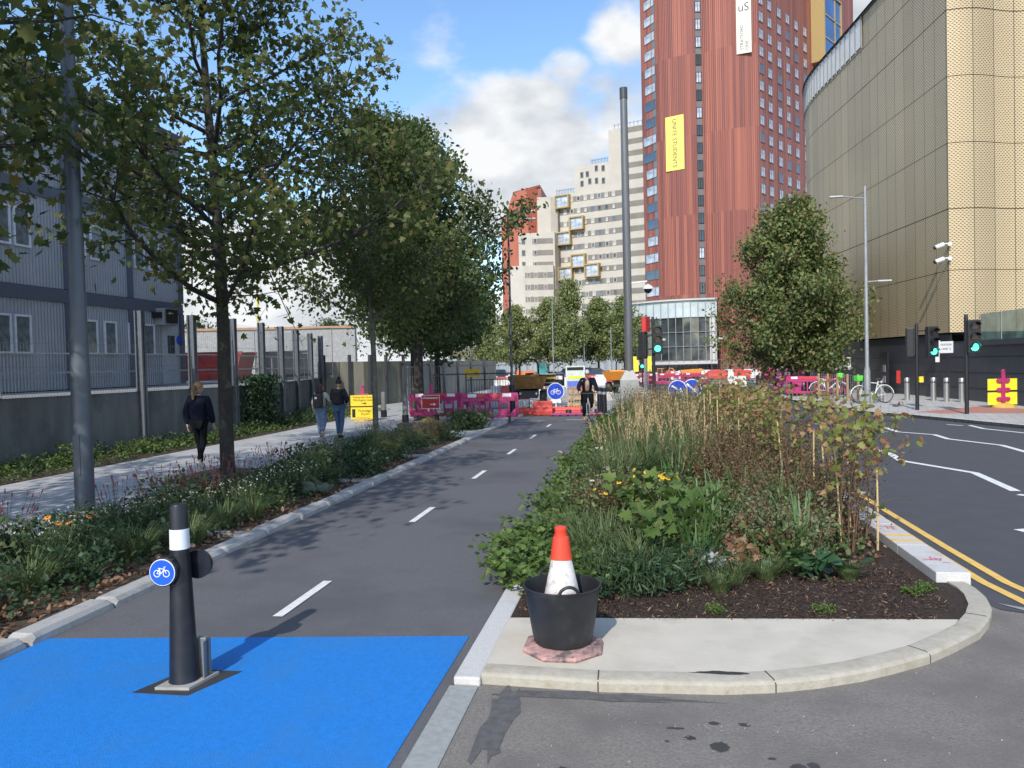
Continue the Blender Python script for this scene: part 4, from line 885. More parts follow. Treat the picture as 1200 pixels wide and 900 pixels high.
daisy = flowers(leafy('white_daisy', 'plant', 195, .35, .28, 240, .06, LANCE, GS, 8), 5, .5, .26, 196, petw, .035, 9, M('eye_yellow', (.5,.35,.05), .8))
aster = flowers(leafy('white_aster', 'plant', 200, .42, .34, 380, .05, LANCE, G3, 12, up=.3), 70, .47, .36, 201, petw, .014, 6, M('eye_yellow', (0,0,0)), hv=.45)
rudb = flowers(leafy('orange_flowered_perennial', 'plant', 205, .5, .28, 260, .09, LANCE, G3, 10), 4, .62, .2, 206, peto, .04, 9)
pers = []
for i in range(3):
    rg = np.random.default_rng(210+i); p = leafy('red_spiked_persicaria', 'plant', 214+i, .42, .32, 330, .075, LANCE, G3, 10)
    mb = MB(); s2 = MB()
    for j in range(26):
        a = rg.uniform(0, 2*pi); rr = .36*math.sqrt(rg.random()); c = Vector((rr*cos(a), rr*sin(a), rg.uniform(.5,.85))); b = Vector((rr*.4*cos(a), rr*.4*sin(a), 0)); d = (c-b).normalized()
        s2.tube([b, c], .0022, 3, cap=False); mb.tube([c, c+d*.035, c+d*.075], [.0045, .007, .002], 5)
    p.add('flower_stem', s2.build('tmp', stemb)); p.add('blossom', mb.build('tmp', spik)); pers.append(p)
# big flat dark hosta-like plant
rg = np.random.default_rng(220); hosta = Plant('wilted_broad_leaf_plant', 'plant'); mb = MB(); pts_ = rg.normal(size=(44,3))*np.array([.15,.08,.0])+np.array([0,0,.06]); pts_[:, 2] += rg.uniform(0,.14,44)
hosta.add('foliage', leaves_obj('tmp', pts_, rg.uniform(.12,.21,44), OVAL, M('leaf_glossy_dark', (.035,.085,.035), .35, var=.3), rg, None, up=.75, droop=.2, out=np.tile([.8,-.35,0], (44,1)))); 
# ---- centre bed
rp = random.Random(5); CB = 'perennials in the centre bed'
yy = 6.75; i = 0
while yy < 26:
    g_ = gera[i % 3]; g_.put(-1.02+rp.uniform(-.14,.14), yy, 'bright green geranium mat spilling over the kerb of the cycle track', 'geranium mats along the centre kerb', rp.uniform(0,6), rp.uniform(.85,1.15)); 
    if yy < 15: gera[(i+1) % 3].put(-.62+rp.uniform(-.1,.1), yy+.15, 'bright green geranium mat just behind the kerb edge plants', 'geranium mats inside the centre bed', rp.uniform(0,6), rp.uniform(.8,1.1))
    yy += .42+yy*.012; i += 1
gera[0].put(-.72, 6.35, 'bright green geranium mat right behind the cone in the tub', 'geranium mats along the centre kerb', 1, .9)
for (x, y, k) in ((-.28,6.75,.85),(-.05,7.15,1.0),(-.55,7.5,.95),(-.35,7.9,1.1),(-.75,8.3,.95),(-.2,8.5,1.0),(-.62,9.1,1.1)): grass[rp.randrange(3)].put(x, y, 'fine green grass tussock behind the cone in the centre bed', 'fine grass tussocks in the centre bed', rp.uniform(0,6), k)
for (x, y, k) in ((-.30,6.35,.9),(-.02,6.45,1.0),(.22,6.65,.95),(.40,6.9,.9),(.02,6.85,.8)): drk[rp.randrange(2)].put(x, y, 'low dark green perennial at the mulch edge right of the tub', 'dark perennials at the mulch edge', rp.uniform(0,6), k)
hyd.put(.22, 7.55, 'broad leaved light green shrub with lobed leaves in the front of the bed', CB, .5, 1.0); hyd.put(.05, 8.2, 'second broad leaved light green shrub behind the first', CB, 2.2, 1.0)
for (x, y, k) in ((-.05,9.0,.95),(.35,9.3,1.0),(-.42,8.7,.85),(.0,9.8,1.0)): cone_.put(x, y, 'clump of yellow coneflowers behind the broad leaved shrubs', 'yellow coneflower clumps', rp.uniform(0,6), k)
for (x, y, k) in ((.48,7.2,.85),(.60,7.6,1.0),(.75,8.3,1.0),(1.45,7.5,.9),(1.5,8.5,1.1),(.42,10.6,1.1),(.1,11.5,1.1),(1.2,9.5,1.0)): iris[rp.randrange(2)].put(x, y, 'upright strap leaved iris among the brown perennials', 'strap leaved irises', rp.uniform(0,6), k)
hosta.put(1.42, 7.05, 'wilted dark green broad leaf plant lying on the mulch edge', CB, 0, 1.0, .06)
for (x, y, k) in ((.78,6.85,.6),(1.05,6.95,.55),(1.75,7.0,.4),(.62,6.55,.5)): grass[rp.randrange(3)].put(x, y, 'small pale grass tuft at the mulch edge in the middle', 'small grass tufts at the mulch edge', rp.uniform(0,6), k)
for (x, y) in ((2.15,6.62),(1.35,6.12),(.55,6.02),(2.3,6.75)): gera[rp.randrange(3)].put(x, y, 'tiny green weed seedling in the bare mulch', 'weeds in the mulch', rp.uniform(0,6), .24)
for j in range(34):
    y = rp.uniform(7.3, 13); x = rp.uniform(.65, 2.15) if y > 7.8 else rp.uniform(.65,1.6)
    (brn if rp.random() < .62 else lowg)[rp.randrange(3)].put(x, y, 'reddish brown dried perennial on the right half of the bed', 'dried perennials in the centre bed', rp.uniform(0,6), rp.uniform(.75,1.05))
for j in range(40):
    y = rp.uniform(8.8, 17); x = rp.uniform(-.75, .9)
    (lowg[rp.randrange(3)] if rp.random() < .75 else brn[rp.randrange(3)]).put(x, y, 'grey green leafy perennial in the left half of the bed', 'leafy perennials in the centre bed', rp.uniform(0,6), rp.uniform(.8,1.15))
for (x, y) in ((-.55,10.8),(-.35,12),(-.62,13.4),(-.5,9.6),(.5,8.5)): daisy.put(x, y, 'white flowered daisy clump near the left edge of the bed', 'white daisy clumps', rp.uniform(0,6), 1)
for j in range(30):
    y = 10.8+j*.52; x = -.35+((j*.618) % 1)*1.75+.12*(y-10)*.08
    tallg[j % 3].put(x, y, 'tall feather grass with straw coloured plumes in the middle of the bed', 'feather grasses in the centre bed', rp.uniform(0,6), rp.uniform(.85,1.08) if y < 20 else rp.uniform(.8,1.0))
for j in range(26):
    y = rp.uniform(14, 27.5); x = rp.uniform(.2, 2.1) if y < 24 else rp.uniform(-.6, 1.9)
    bru[rp.randrange(3)].put(x, y, 'bushy brown and green seedhead shrub at the far end of the bed', 'seedhead shrubs in the centre bed', rp.uniform(0,6), rp.uniform(.8,1.05))
for j in range(16):
    y = rp.uniform(17, 28); x = rp.uniform(-.75, .3); lowg[rp.randrange(3)].put(x, y, 'grey green perennial at the far left edge of the bed', 'leafy perennials in the centre bed', rp.uniform(0,6), rp.uniform(.9,1.2))
for j in range(22):
    y = rp.uniform(8.2, 12.5); bru[0].put(rp.uniform(1.25,2.15), y, 'twiggy brown and green shrub between the bamboo canes', 'twiggy shrubs among the canes', rp.uniform(0,6), rp.uniform(.62,.9))
curl = Plant('curled_leaf_perennial', 'plant'); rg = np.random.default_rng(230); mb_, tp_, pa_ = stems_mb(9, .42, .3, rg, .005, .3); curl.add('stem', mb_.build('tmp', stemb)); PP = np.array([tuple(q[k_].lerp(q[k_+1], rg.random())) for q in pa_ for k_ in (1,2,3) for _ in range(3)]); curl.add('foliage', leaves_obj('tmp', PP, rg.uniform(.06,.11,len(PP)), LOBED, GB, rg, None, up=.1, droop=.8))
for (x, y, k) in ((.85,7.1,.8),(.75,7.7,1),(1.2,7.5,.9),(1.0,8.2,1.1),(1.6,8.0,1),(.55,7.0,.6),(1.85,8.6,1),(1.3,9.0,1.1),(.6,8.9,1)): curl.put(x, y, 'perennial with large curled rust brown leaves', 'curled brown leaved perennials', rp.uniform(0,6), k)
# undergrowth carpet
def carpet(name, label, n, xr, yr, ls, mat, tpl, seed, hz=.10, z0=.06, dens=None):
    rg = np.random.default_rng(seed); x = rg.uniform(*xr, n); y = yr[0]+(yr[1]-yr[0])*rg.random(n)**1.5; P = np.stack([x, y, z0+np.abs(rg.normal(size=n))*hz], 1)
    if dens is not None: P = P[dens(P)]
    o = leaves_obj(name, P, ls*rg.uniform(.5,1.3,len(P)), tpl, mat, rg, None, up=.6); return tag(o, label, 'ground cover', kind='stuff')
carpet('ground_cover', 'mixed green undergrowth filling the centre bed', 15000, (-.95,2.2), (7.1,28), .075, G2, OVAL, 1, .09, dens=lambda P: (P[:, 1] > 7.2+.35*np.maximum(0, P[:, 0]-.6)))
carpet('dry_leaf_litter', 'brown dry leaves lying among the plants of the centre bed', 3500, (-.9,2.35), (7.5,26), .05, GB, OVAL, 2, .05)
carpet('ground_cover', 'dark green undergrowth filling the left bed', 13000, (-7.1,-4.95), (2.5,20.4), .07, G3, OVAL, 3, .10)
carpet('dry_leaf_litter', 'brown fallen leaves on bare soil along the left kerb', 2600, (-5.7,-4.75), (3.5,16), .07, Mleaf('fallen_leaf', [(.12,.06,.03),(.2,.11,.06),(.28,.17,.10),(.08,.05,.04)], .1), OVAL, 4, .012, .04)
# loose bark chips on the mulch
rg = np.random.default_rng(9); n = 12000; P = np.stack([rg.uniform(-1,2.45,n), rg.uniform(5.76,7.4,n), .062+rg.uniform(0,.02,n)], 1); P = P[(P[:,0] < 2.3-(P[:,1] < 6.2)*.2) & (P[:,1] > 5.78+.08*P[:,0])]
o = leaves_obj('bark_chips', P, rg.uniform(.015,.05,len(P)), LANCE, Mleaf('bark_chip', [(.03,.018,.012),(.055,.032,.022),(.085,.05,.035),(.05,.03,.02),(.30,.20,.13)], 0.02, .9), rg, None, up=.75); tag(o, 'dark shredded bark mulch with pale splinters', 'mulch', kind='stuff')
# young trees tied to canes along the road kerb
sap_spots = [(2.02,8.05,1.25,1.0,1),(2.22,8.35,1.30,1.0,1),(2.05,8.95,1.30,1.0,0),(1.80,9.4,1.28,1.0,1),(2.25,9.9,1.30,.9,0),(1.75,10.6,1.3,1.,1),(2.2,11.3,1.3,1.,0),(1.5,11.7,1.3,1.,1),(2.05,12.5,1.32,1.,1),(1.6,13.3,1.3,1.,0),(2.2,14.0,1.3,1.,1),(1.7,15.0,1.35,1.,1),(2.15,16.1,1.3,1.,0),(1.5,17.0,1.35,1.,1),(2.0,18.2,1.35,1.,1)]
for i, (x, y, h, k_, cn) in enumerate(sap_spots):
    rg = np.random.default_rng(300+i); rd = random.Random(i)
    t = thing('staked_sapling', ['bare stemmed sapling with yellow green leaves tied to bamboo canes, nearest the camera','tall thin sapling with curling brown leaves leaning over the road'][i] if i < 2 else 'yellow green sapling with browning leaves beside the road kerb', 'sapling', (x, y, .06), 0, 'staked saplings along the road kerb')
    mb = MB(); cen = []
    for s_ in range(3 if i > 1 else 4):
        a = rd.uniform(0, 6.28); q = [Vector((cos(a)*.05, sin(a)*.05, 0))]; d = Vector((cos(a)*.12+(.10 if i == 1 else 0), sin(a)*.12, 1))
        for j in range(6): d = (d+Vector((rd.gauss(0,.09), rd.gauss(0,.09), 0))).normalized(); q.append(q[-1]+d*h/6)
        mb.tube(q, [.009,.008,.007,.006,.005,.004,.003], 5, cap=False)
        for j in range(2, 7):
            for m_ in range(2 if j < 4 else 3):
                e = q[j]+Vector((rd.gauss(0,1), rd.gauss(0,1), rd.gauss(.3,.4))).normalized()*rd.uniform(.08,.26); mb.tube([q[j], (q[j]+e)/2+Vector((0,0,.01)), e], [.003,.0025,.002], 4, cap=False); cen.append(e); 
    mb.build('stem', stemb, t, smooth=True)
    C_ = np.array([tuple(c) for c in cen]); w_ = np.clip((C_[:,2]/h)**2, .03, 1); nlv = 150 if i < 2 else 150 if i < 5 else 330; P = C_[rg.choice(len(C_), nlv, p=w_/w_.sum())]+rg.normal(size=(nlv,3))*(.055 if i < 2 else .10)
    P[:, 2] = np.maximum(P[:, 2], .1)
    leaves_obj('foliage', P, rg.uniform(.045,.10,nlv), LOBED if i < 2 else OVAL, GY, rg, t, up=.4, droop=.4)
    nb = [.5,.3][i] if i < 2 else .35
for i, (x, y, h, lx, ly) in enumerate([(1.98,8.2,1.05,-.05,.02),(2.17,8.6,.95,-.02,.0),(2.0,8.85,1.2,-.06,.0),(1.92,9.2,1.1,.02,0),(1.70,9.6,1.18,-.09,0),(2.3,8.1,.8,.0,.0),(1.85,10.9,1.25,.03,0),(1.45,11.8,1.25,-.03,0),(1.2,12.6,1.3,.0,0),(1.6,13.3,1.3,.02,0),(1.9,14.2,1.3,-.02,0),(1.3,15,1.35,0,0),(1.65,16,1.35,.02,0),(2.0,17,1.35,-.02,0),(1.1,14,1.35,.01,0),(1.5,18,1.38,0,0),(1.75,12.2,1.3,0,0),(1.0,17.2,1.4,0,0),(1.9,19.3,1.4,0,0)]):
    tag(MB().tube([(0,0,0),(lx*.5+.004,ly*.5,h*.5),(lx,ly,h)], [.011,.010,.009], 7).build('bamboo_cane', cane, loc=(x, y, .06)), 'straight pale bamboo cane stuck upright among the saplings', 'cane', 'bamboo canes in the centre bed')
# litter in the bed
rg = np.random.default_rng(44); mb = MB(); vs = []; nb_ = 12
bm_v = []; fs = []
for i in range(9):
    for j in range(14):
        a = 2*pi*j/14; f = i/8; r_ = .10*sin(pi*(f*.9+.05))*(1+rg.normal()*.22); bm_v.append((f*.26-.13+rg.normal()*.008, r_*cos(a), .06+r_*sin(a)*.7+rg.normal()*.006))
for i in range(8):
    for j in range(14): fs.append((i*14+j, i*14+(j+1) % 14, (i+1)*14+(j+1) % 14, (i+1)*14+j))
o = MB().add(bm_v, fs).build('plastic_bottle_litter', M('clear_crumpled_plastic', (.62,.66,.68), .18, var=.2, scale=20, alpha=.55, bump=.6, bscale=30), loc=(.60,6.98,.14), rot=(.1,.15,.3)); tag(o, 'crumpled clear plastic litter caught in the plants', 'litter')
mb = MB().add([(-.02,-.03,.12),(.03,-.04,.13),(.04,.04,.14),(-.01,.04,.13)], [(0,1,2,3)]).build('label_strip', wsign, o)
# ---- left bed
LB = 'perennials in the left bed'
def xin(y, lo=-6.9, hi=-4.95): return rp.uniform(lo, hi)
for (x, y, k) in ((-6.75,6.6,1.1),(-7.0,7.4,1.1),(-6.9,5.9,1.1),(-6.6,8.8,1.0),(-6.3,9.3,1.0),(-6.75,9.9,1.0),(-6.2,9.9,.95),(-5.9,9.6,.9),(-6.6,10.6,1),(-6.1,10.8,.95),(-6.8,11.4,1),(-6.3,12.2,1),(-6.7,13.2,1.0),(-6.4,14.2,.9),(-6.8,12.2,.9)):
    pers[rp.randrange(3)].put(x, y, 'persicaria clump with thin crimson flower spikes beside the footway', 'red spiked persicaria in the left bed', rp.uniform(0,6), k, .035, .72*k)
for (x, y) in ((-6.3,7.6),(-6.0,8.2),(-5.7,8.9),(-5.5,9.9),(-5.6,10.8),(-5.3,11.3),(-5.9,11.6),(-6.1,7.0),(-6.45,6.3)): aster.put(x, y, 'clump of tiny white asters in the left bed', 'white asters in the left bed', rp.uniform(0,6), rp.uniform(.9,1.15), .035)
rudb.put(-5.75, 6.9, 'dark leaved perennial with a few orange flowers left of the cycle bollard', LB, 0, 1, .035); rudb.put(-6.05, 7.5, 'second orange flowered perennial behind the first', LB, 2, .85, .035)
for j in range(46):
    y = 4.2+(j/46)**1.2*16; x = xin(y, -6.9, -4.98 if y > 8 else -5.25)
    (lowg+drk)[rp.choice([0,1,1,2,3,4])].put(x, y, 'leafy green perennial clump in the left bed', 'leafy clumps in the left bed', rp.uniform(0,6), rp.uniform(.75,1.1), .035)
for (x, y, k) in ((-5.35,7.35,1.0),(-5.1,8.0,.9),(-5.25,8.9,.9),(-5.5,6.1,.9),(-5.6,5.5,.8),(-5.1,9.4,.8),(-5.3,12.5,.9),(-6.2,13.9,1.4),(-6.5,17.8,1.4),(-5.9,15.5,1.1)): grass[rp.randrange(3)].put(x, y, 'arching green grass tussock in the left bed', 'grass tussocks in the left bed', rp.uniform(0,6), k, .035)
sil = leafy('silver_leaved_plant', 'plant', 240, .25, .2, 26, .22, BIG, M('leaf_silver', (.22,.28,.22), .6, var=.2), 6, up=.7); sil.put(-5.1, 11.2, 'plant with large silvery leaves at the kerb of the left bed', LB, 0, 1, .035)
for j in range(9): bru[rp.choice([1,2,0])].put(rp.uniform(-6.6,-5.1), rp.uniform(15.5,20.2), 'bushy brown green perennial at the far end of the left bed', 'bushy perennials at the end of the left bed', rp.uniform(0,6), rp.uniform(.5,.65), .035)
# island shrub bed further on
for j in range(6): lowg[j % 3].put(-5.15+rp.uniform(-.5,.5), 22.9+rp.uniform(-.35,.35), 'rounded green shrub in the small bed before the pink barriers', 'shrubs before the pink barriers', rp.uniform(0,6), 1.25, .05)
# verge under the wall
for j in range(70):
    y = 5+j*.42; x = (wx(y) if y > 2 else -13.8)+.55+rp.uniform(-.25,.65); x = min(x, -11.6+.1)
    (gera[rp.randrange(3)] if rp.random() < .5 else lowg[rp.choice([0,1])]).put(x, y, 'low green verge plant at the foot of the concrete wall', 'verge plants under the wall', rp.uniform(0,6), rp.uniform(.7,1.0), .045)
carpet('ground_cover', 'green ground cover on the verge under the concrete wall', 9000, (-13.3,-11.4), (8,34), .08, G2, OVAL, 6, .08, .05)
# ivy hanging on the wall
rg = np.random.default_rng(60); n = 3600; P = np.stack([-12.42+rg.normal(size=n)*.12+.1, 23.6+rg.normal(size=n)*.55, .1+1.75*rg.random(n)**.8], 1)
t = thing('ivy', 'dark ivy mass climbing the concrete wall right of the first street tree', 'plant', (0,0,0)); leaves_obj('foliage', P, rg.uniform(.05,.11,n), LOBED, G3, rg, t, up=.2)
MB().tube([(-12.5,23.6,0),(-12.55,23.5,.8),(-12.6,23.8,1.6)], .03, 6).build('stem', stemb, t)
# ------------------------------------------------------------------ street furniture
def ring_xz(mb, cx, cz, r, w, y0, y1, n=28, mi=0, a0=0, a1=2*pi):
    k_ = n if a1-a0 < 6.28 else n; pts = []
    for i in range(k_+1):
        a = a0+(a1-a0)*i/k_; pts.append((cos(a), sin(a)))
    for i in range(k_):
        (c1_, s1), (c2_, s2) = pts[i], pts[i+1]
        mb.xz([(cx+c1_*(r-w/2), cz+s1*(r-w/2)), (cx+c1_*(r+w/2), cz+s1*(r+w/2)), (cx+c2_*(r+w/2), cz+s2*(r+w/2)), (cx+c2_*(r-w/2), cz+s2*(r-w/2))], y0, y1, mi)
def bar_xz(mb, x0, z0, x1, z1, w, ya, yb):
    d = Vector((x1-x0, z1-z0)).normalized(); n_ = Vector((-d.y, d.x))*w/2; mb.xz([(x0+n_.x, z0+n_.y), (x0-n_.x, z0-n_.y), (x1-n_.x, z1-n_.y), (x1+n_.x, z1+n_.y)], ya, yb)
def cycle_symbol(parent, s, y, z=0):
    mb = MB(); a, b = y-.0025, y; r = .24*s
    for cx in (-.36*s, .36*s): ring_xz(mb, cx, z-.12*s, r, .055*s, a, b)
    P = dict(rw=(-.36,-.12), bb=(-.06,-.14), st=(-.16,.24), hd=(.22,.22), fw=(.36,-.12), hb=(.19,.36), hl=(.32,.38), sl=(-.26,.27), sr=(-.07,.27))
    for p, q in (('rw','bb'),('bb','st'),('st','hd'),('bb','hd'),('rw','st'),('hd','fw'),('hd','hb'),('hb','hl'),('sl','sr')):
        bar_xz(mb, P[p][0]*s, z+P[p][1]*s, P[q][0]*s, z+P[q][1]*s, .05*s, a, b)
    return mb.build('bicycle_symbol', wsign, parent)
def disc(parent, r, y, z, mat, name='sign_face', n=32, x=0, th_=.006):
    return MB().lathe([(r,0),(r,th_)], n=n).build(name, mat, parent, loc=(x, y, z), rot=(pi/2, 0, 0))
# near cycle bollard
t = thing('cycle_bollard', 'black bollard with white reflective band and round blue cycle sign standing on the blue surfacing', 'bollard', (-2.93, 4.47, .012), radians(4))
blk = M('bollard_black', (.012,.013,.018), .32, var=.25, scale=14, dark=(.022,.023,.03), dscale=9)
MB().lathe([(.096,.0),(.096,.02),(.090,.04),(.062,.80),(.059,.82),(.056,1.13),(.049,1.15)], n=32).build('post', blk, t, smooth=True)
MB().lathe([(.0610,0),(.0595,.128)], n=32, cap=False).build('reflective_band', M('white_reflective', (.78,.78,.76), .3, var=.03), t, smooth=True, loc=(0,0,.865))
for s_ in (-1, 1):
    g = thing('x', '', '') if False else None
    MB().lathe([(.092,0),(.092,.035),(.086,.04)], n=32).build('sign_housing', blk, t, smooth=True, loc=(-.055 if s_ < 0 else .07, s_*.075, .74), rot=(pi/2, 0, 0) if s_ < 0 else (-pi/2, 0, 0))
sf = disc(t, .084, -.116, .74, wsign, 'sign_border', x=-.055, th_=.004); f2 = MB().lathe([(.079,0),(.079,.003)], n=32).build('sign_face', M('blue_sign_bright', (.015,.10,.62), .35), sf, loc=(0,0,.004))
cs_ = cycle_symbol(t, .085, -.1245, .745); cs_.location = (-.055, 0, 0)
mb = MB(); mb.prism([(-.125,-.13),(.10,-.13),(.17,.13),(-.06,.13)], 0, .018); mb.build('base_plate', M('plate_grey', (.34,.33,.31), .7, var=.15, scale=20), t)
MB().box(.062, .128, .045, .085, .018, .27).box(.118, .128, .01, .115, .018, .255).build('support_bracket', M('worn_steel_bracket', (.25,.25,.24), .5, .4), t, bevel=.01)
struct(MB().prism([(-.24-2.93,-.19+4.47),(.14-2.93,-.19+4.47),(.29-2.93,.20+4.47),(-.10-2.93,.20+4.47)], 0, .0125).build('bollard_surround', M('tar', (0,0,0))))
# cone standing in a rubber tub on a cone base
t = thing('traffic_cone', 'red and white traffic cone standing inside the black rubber tub, its faded pink base below', 'traffic cone', (-.55, 5.13, .073))
mb = MB(); mb.lathe([(.275,.0),(.285,.015),(.275,.035),(.20,.05),(.17,.06)], n=8, rot=pi/8); mb.build('base', M('faded_pink_rubber', (.44,.26,.24), .85, var=.25, scale=30, dark=(.12,.095,.09), dscale=14, dthr=.55), t)
cn = MB(); cn.lathe([(.172,.06),(.135,.30),(.062,.64),(.045,.66)], n=32); cn.build('sleeve', M('cone_white', (.66,.62,.59), .55, var=.12, scale=30, dark=(.40,.33,.31), dscale=14, dthr=.60), t, smooth=True, loc=(.0,0,0))
cn = MB(); cn.lathe([(.0745,.615),(.054,.755),(.043,.765),(.040,.80),(.043,.805),(.041,.825),(.030,.83)], n=32); cn.build('tip', M('cone_red', (.72,.065,.03), .45, var=.08), t, smooth=True)
t = thing('rubber_tub', 'black ribbed rubber tub with two handles around the traffic cone', 'bucket', (-.55, 5.13, .127))
prf = []; nR = 34
for i in range(nR+1):
    f = i/nR; r_ = .194+(.254-.194)*f**.9; prf.append((r_+(.0022 if i % 2 else -.0012), .005+.37*f))
mb = MB(); mb.lathe([(.12,0)]+prf+[(.264,.378),(.264,.386),(.252,.388),(.248,.378)]+[(.248-(.248-.188)*f, .378-.36*f) for f in (.2,.5,.8,1.0)], n=48, cap=False); mb.lathe([(.12,0),(.172,.012)], n=48, cap=True)
mb.build('body', rubber, t, smooth=True)
for s_ in (-1, 1):
    a0 = -pi/2+.28 if s_ < 0 else pi/2+.5; q = []
    for i in range(9): f = i/8; a = a0+(f-.5)*.52; q.append((.258*cos(a), .258*sin(a), .382+.052*sin(pi*f)**.6))
    MB().tube(q, .011, 8).build('handle', rubber, t, smooth=True)
def lathe_thing(name, label, cat, x, y, prof, mat, z=0, group=None, n=16):
    t = thing(name, label, cat, (x, y, z), 0, group); MB().lathe(prof, n=n).build('post', mat, t, smooth=True); return t
# tall grey columns
t = lathe_thing('lamp_column', 'wide plain dark grey column rising past the top of the picture in the left foreground', 'lamp post', -7.98, 9.92, [(.132,0),(.132,1.4),(.108,4),(.095,7),(.08,11)], postgrey, .05, n=24)
MB().box(-.05,.05,-.134,-.128,.5,1.1).build('service_door', postgrey, t)
MB().tube([(0,0,10.9),(.3,0,11.05),(1.3,0,11.1)], .04, 8).build('arm', postgrey, t); MB().box(1.2,1.8,-.12,.12,11.04,11.14).build('lamp_head', galv, t, bevel=.02)
t = thing('camera_mast', 'tall tapering grey mast with a pale square base at the end of the centre bed', 'mast', (-.42, 30.0, .05), radians(3))
MB().lathe([(.165,1.55),(.155,6),(.135,12.0),(.135,12.4)], n=24).build('pole', M('mast_grey', (.145,.15,.155), .4, .3, var=.06), t, smooth=True)
MB().lathe([(.15,12.0),(.15,12.42)], n=24).build('cap_band', darkgrey, t, smooth=True)
MB().lathe([(.50,0),(.50,1.25),(.20,1.62)], n=4, rot=pi/4).build('base_box', M('base_box_grey', (.36,.36,.34), .5, .2, var=.05), t)
MB().tube([(.16,0,4.95),(.75,0,5.02)], .03, 6).build('bracket', whitef, t)
dm = MB().lathe([(.21,0),(.19,.08),(.08,.16),(.03,.19)], n=20).build('camera_dome', M('camera_white', (.7,.7,.7), .4), t, smooth=True, loc=(.78,0,4.72)); MB().lathe([(.03,-.17),(.10,-.13),(.15,-.05),(.15,0)], n=20).build('lens_dome', black, dm, smooth=True)
def streetlamp(name, label, x, y, h, arms, mat, z=0, r=.09, foot=None):
    t = thing(name, label, 'lamp post', (x, y, z)); MB().lathe([(r,0),(r,1.3),(r*.62,1.5),(r*.42,h)], n=16).build('column', mat, t, smooth=True)
    for (dx, zz, dz) in arms:
        MB().tube([(0,0,zz),(dx,0,zz+dz)], .028, 8).build('arm', mat, t)
        s_ = 1 if dx > 0 else -1; MB().rbox((dx+s_*.22,0,zz+dz), (.5,.2,.06)).build('lamp_head', M('lamp_head_pale', (.5,.5,.5), .4), t, bevel=.015)
    if foot: MB().lathe([(.12,0),(.12,1.15)], n=16).build('sleeve', foot, t, smooth=True)
    return t
streetlamp('street_lamp', 'slender dark street lamp with a single arm beyond the pink barriers', -4.97, 29.7, 7.9, [(.62,7.55,.03),(.62,7.9-.15,.12)], M('lamp_dark', (.06,.065,.075), .5), .05, .085, foot=black)
streetlamp('street_lamp', 'grey street lamp on the right pavement in front of the gold building', 8.75, 31.9, 8.5, [(-.85,8.02,.12),(.45,4.78,.02)], M('lamp_grey', (.30,.31,.31), .45, .3), .1, .12)
# --- traffic signals
tlb = M('signal_black', (.018,.018,.02), .5); 
green_on = M('signal_green_lit', (.05,1.0,.55), .3, emit=3.2); lens_off = M('signal_lens_off', (.03,.02,.02), .15)
def tl_head(parent, x, y, z, rz, lit=True):
    hd = MB().box(-.19,.19,-.09,.12,-.52,.52).build('signal_head', tlb, parent, loc=(x, y, z), rot=(0,0,rz), bevel=.03)
    for i, zz in enumerate((.33, 0, -.33)):
        MB().lathe([(.115,0),(.11,.012)], n=20).build('lens', green_on if (i == 2 and lit) else lens_off, hd, loc=(0,-.092,zz), rot=(pi/2,0,0))
        mb = MB(); 
        for j in range(9):
            a, b = pi*j/9*1.1-.15, pi*(j+1)/9*1.1-.15; mb.add([(cos(a)*.135,-.09,zz+sin(a)*.135),(cos(b)*.135,-.09,zz+sin(b)*.135),(cos(b)*.135,-.26,zz+sin(b)*.125),(cos(a)*.135,-.26,zz+sin(a)*.125)], [(0,1,2,3),(3,2,1,0)]) if j else None
        mb.build('visor', tlb, hd)
    return hd
def box_back(parent, x, y, z, rz):
    hd = MB().box(-.18,.18,-.12,.12,-.5,.5).build('signal_head', tlb, parent, loc=(x, y, z), rot=(0,0,rz), bevel=.03); MB().box(-.12,.12,-.14,-.12,-.42,.42).build('backplate_rib', M('signal_grey', (.05,.05,.055), .6), hd); return hd
t = thing('traffic_light', 'black traffic light showing green behind the centre bed, small box on its left', 'traffic light', (.50, 29.0, .05))
MB().lathe([(.06,0),(.057,3.3),(.065,3.5),(.03,3.6)], n=12).build('pole', tlb, t, smooth=True); tl_head(t, .14, -.08, 2.74, .12); box_back(t, -.38, -.02, 2.55, 1.2); MB().box(-.62,-.44,-.1,.1,2.0,2.5).build('detector_box', tlb, t); MB().tube([(-.3,0,2.9),(.1,0,2.9)], .025, 6).tube([(-.3,0,2.4),(.1,0,2.4)], .025, 6).build('bracket', tlb, t)
t = thing('traffic_light', 'two headed black traffic light with yellow push button box on the right pavement', 'traffic light', (9.37, 28.3, .1))
MB().lathe([(.062,0),(.06,2.85),(.045,2.98)], n=12).build('pole', tlb, t, smooth=True); tl_head(t, .46, -.1, 2.33, .25); box_back(t, -.22, .0, 2.32, 1.35); MB().tube([(-.1,0,2.72),(.35,0,2.72)], .025, 6).build('bracket', tlb, t)
MB().box(.03,.16,-.14,-.02,.95,1.15).build('push_button_box', yellowp, t); MB().box(.16,.22,-.14,-.02,.92,1.18).build('push_button_hood', tlb, t)
t = thing('traffic_light', 'single headed black traffic light showing green beside the yellow boards on the right', 'traffic light', (10.09, 26.1, .1))
MB().lathe([(.062,0),(.06,3.0),(.05,3.12)], n=12).build('pole', tlb, t, smooth=True); tl_head(t, .17, -.1, 2.42, .05)
t = thing('traffic_light', 'small distant traffic light showing green between two yellow panels', 'traffic light', (.16, 60.5, 0))
MB().lathe([(.06,0),(.05,2.3)], n=8).build('pole', tlb, t); tl_head(t, 0, -.05, 1.95, 0)
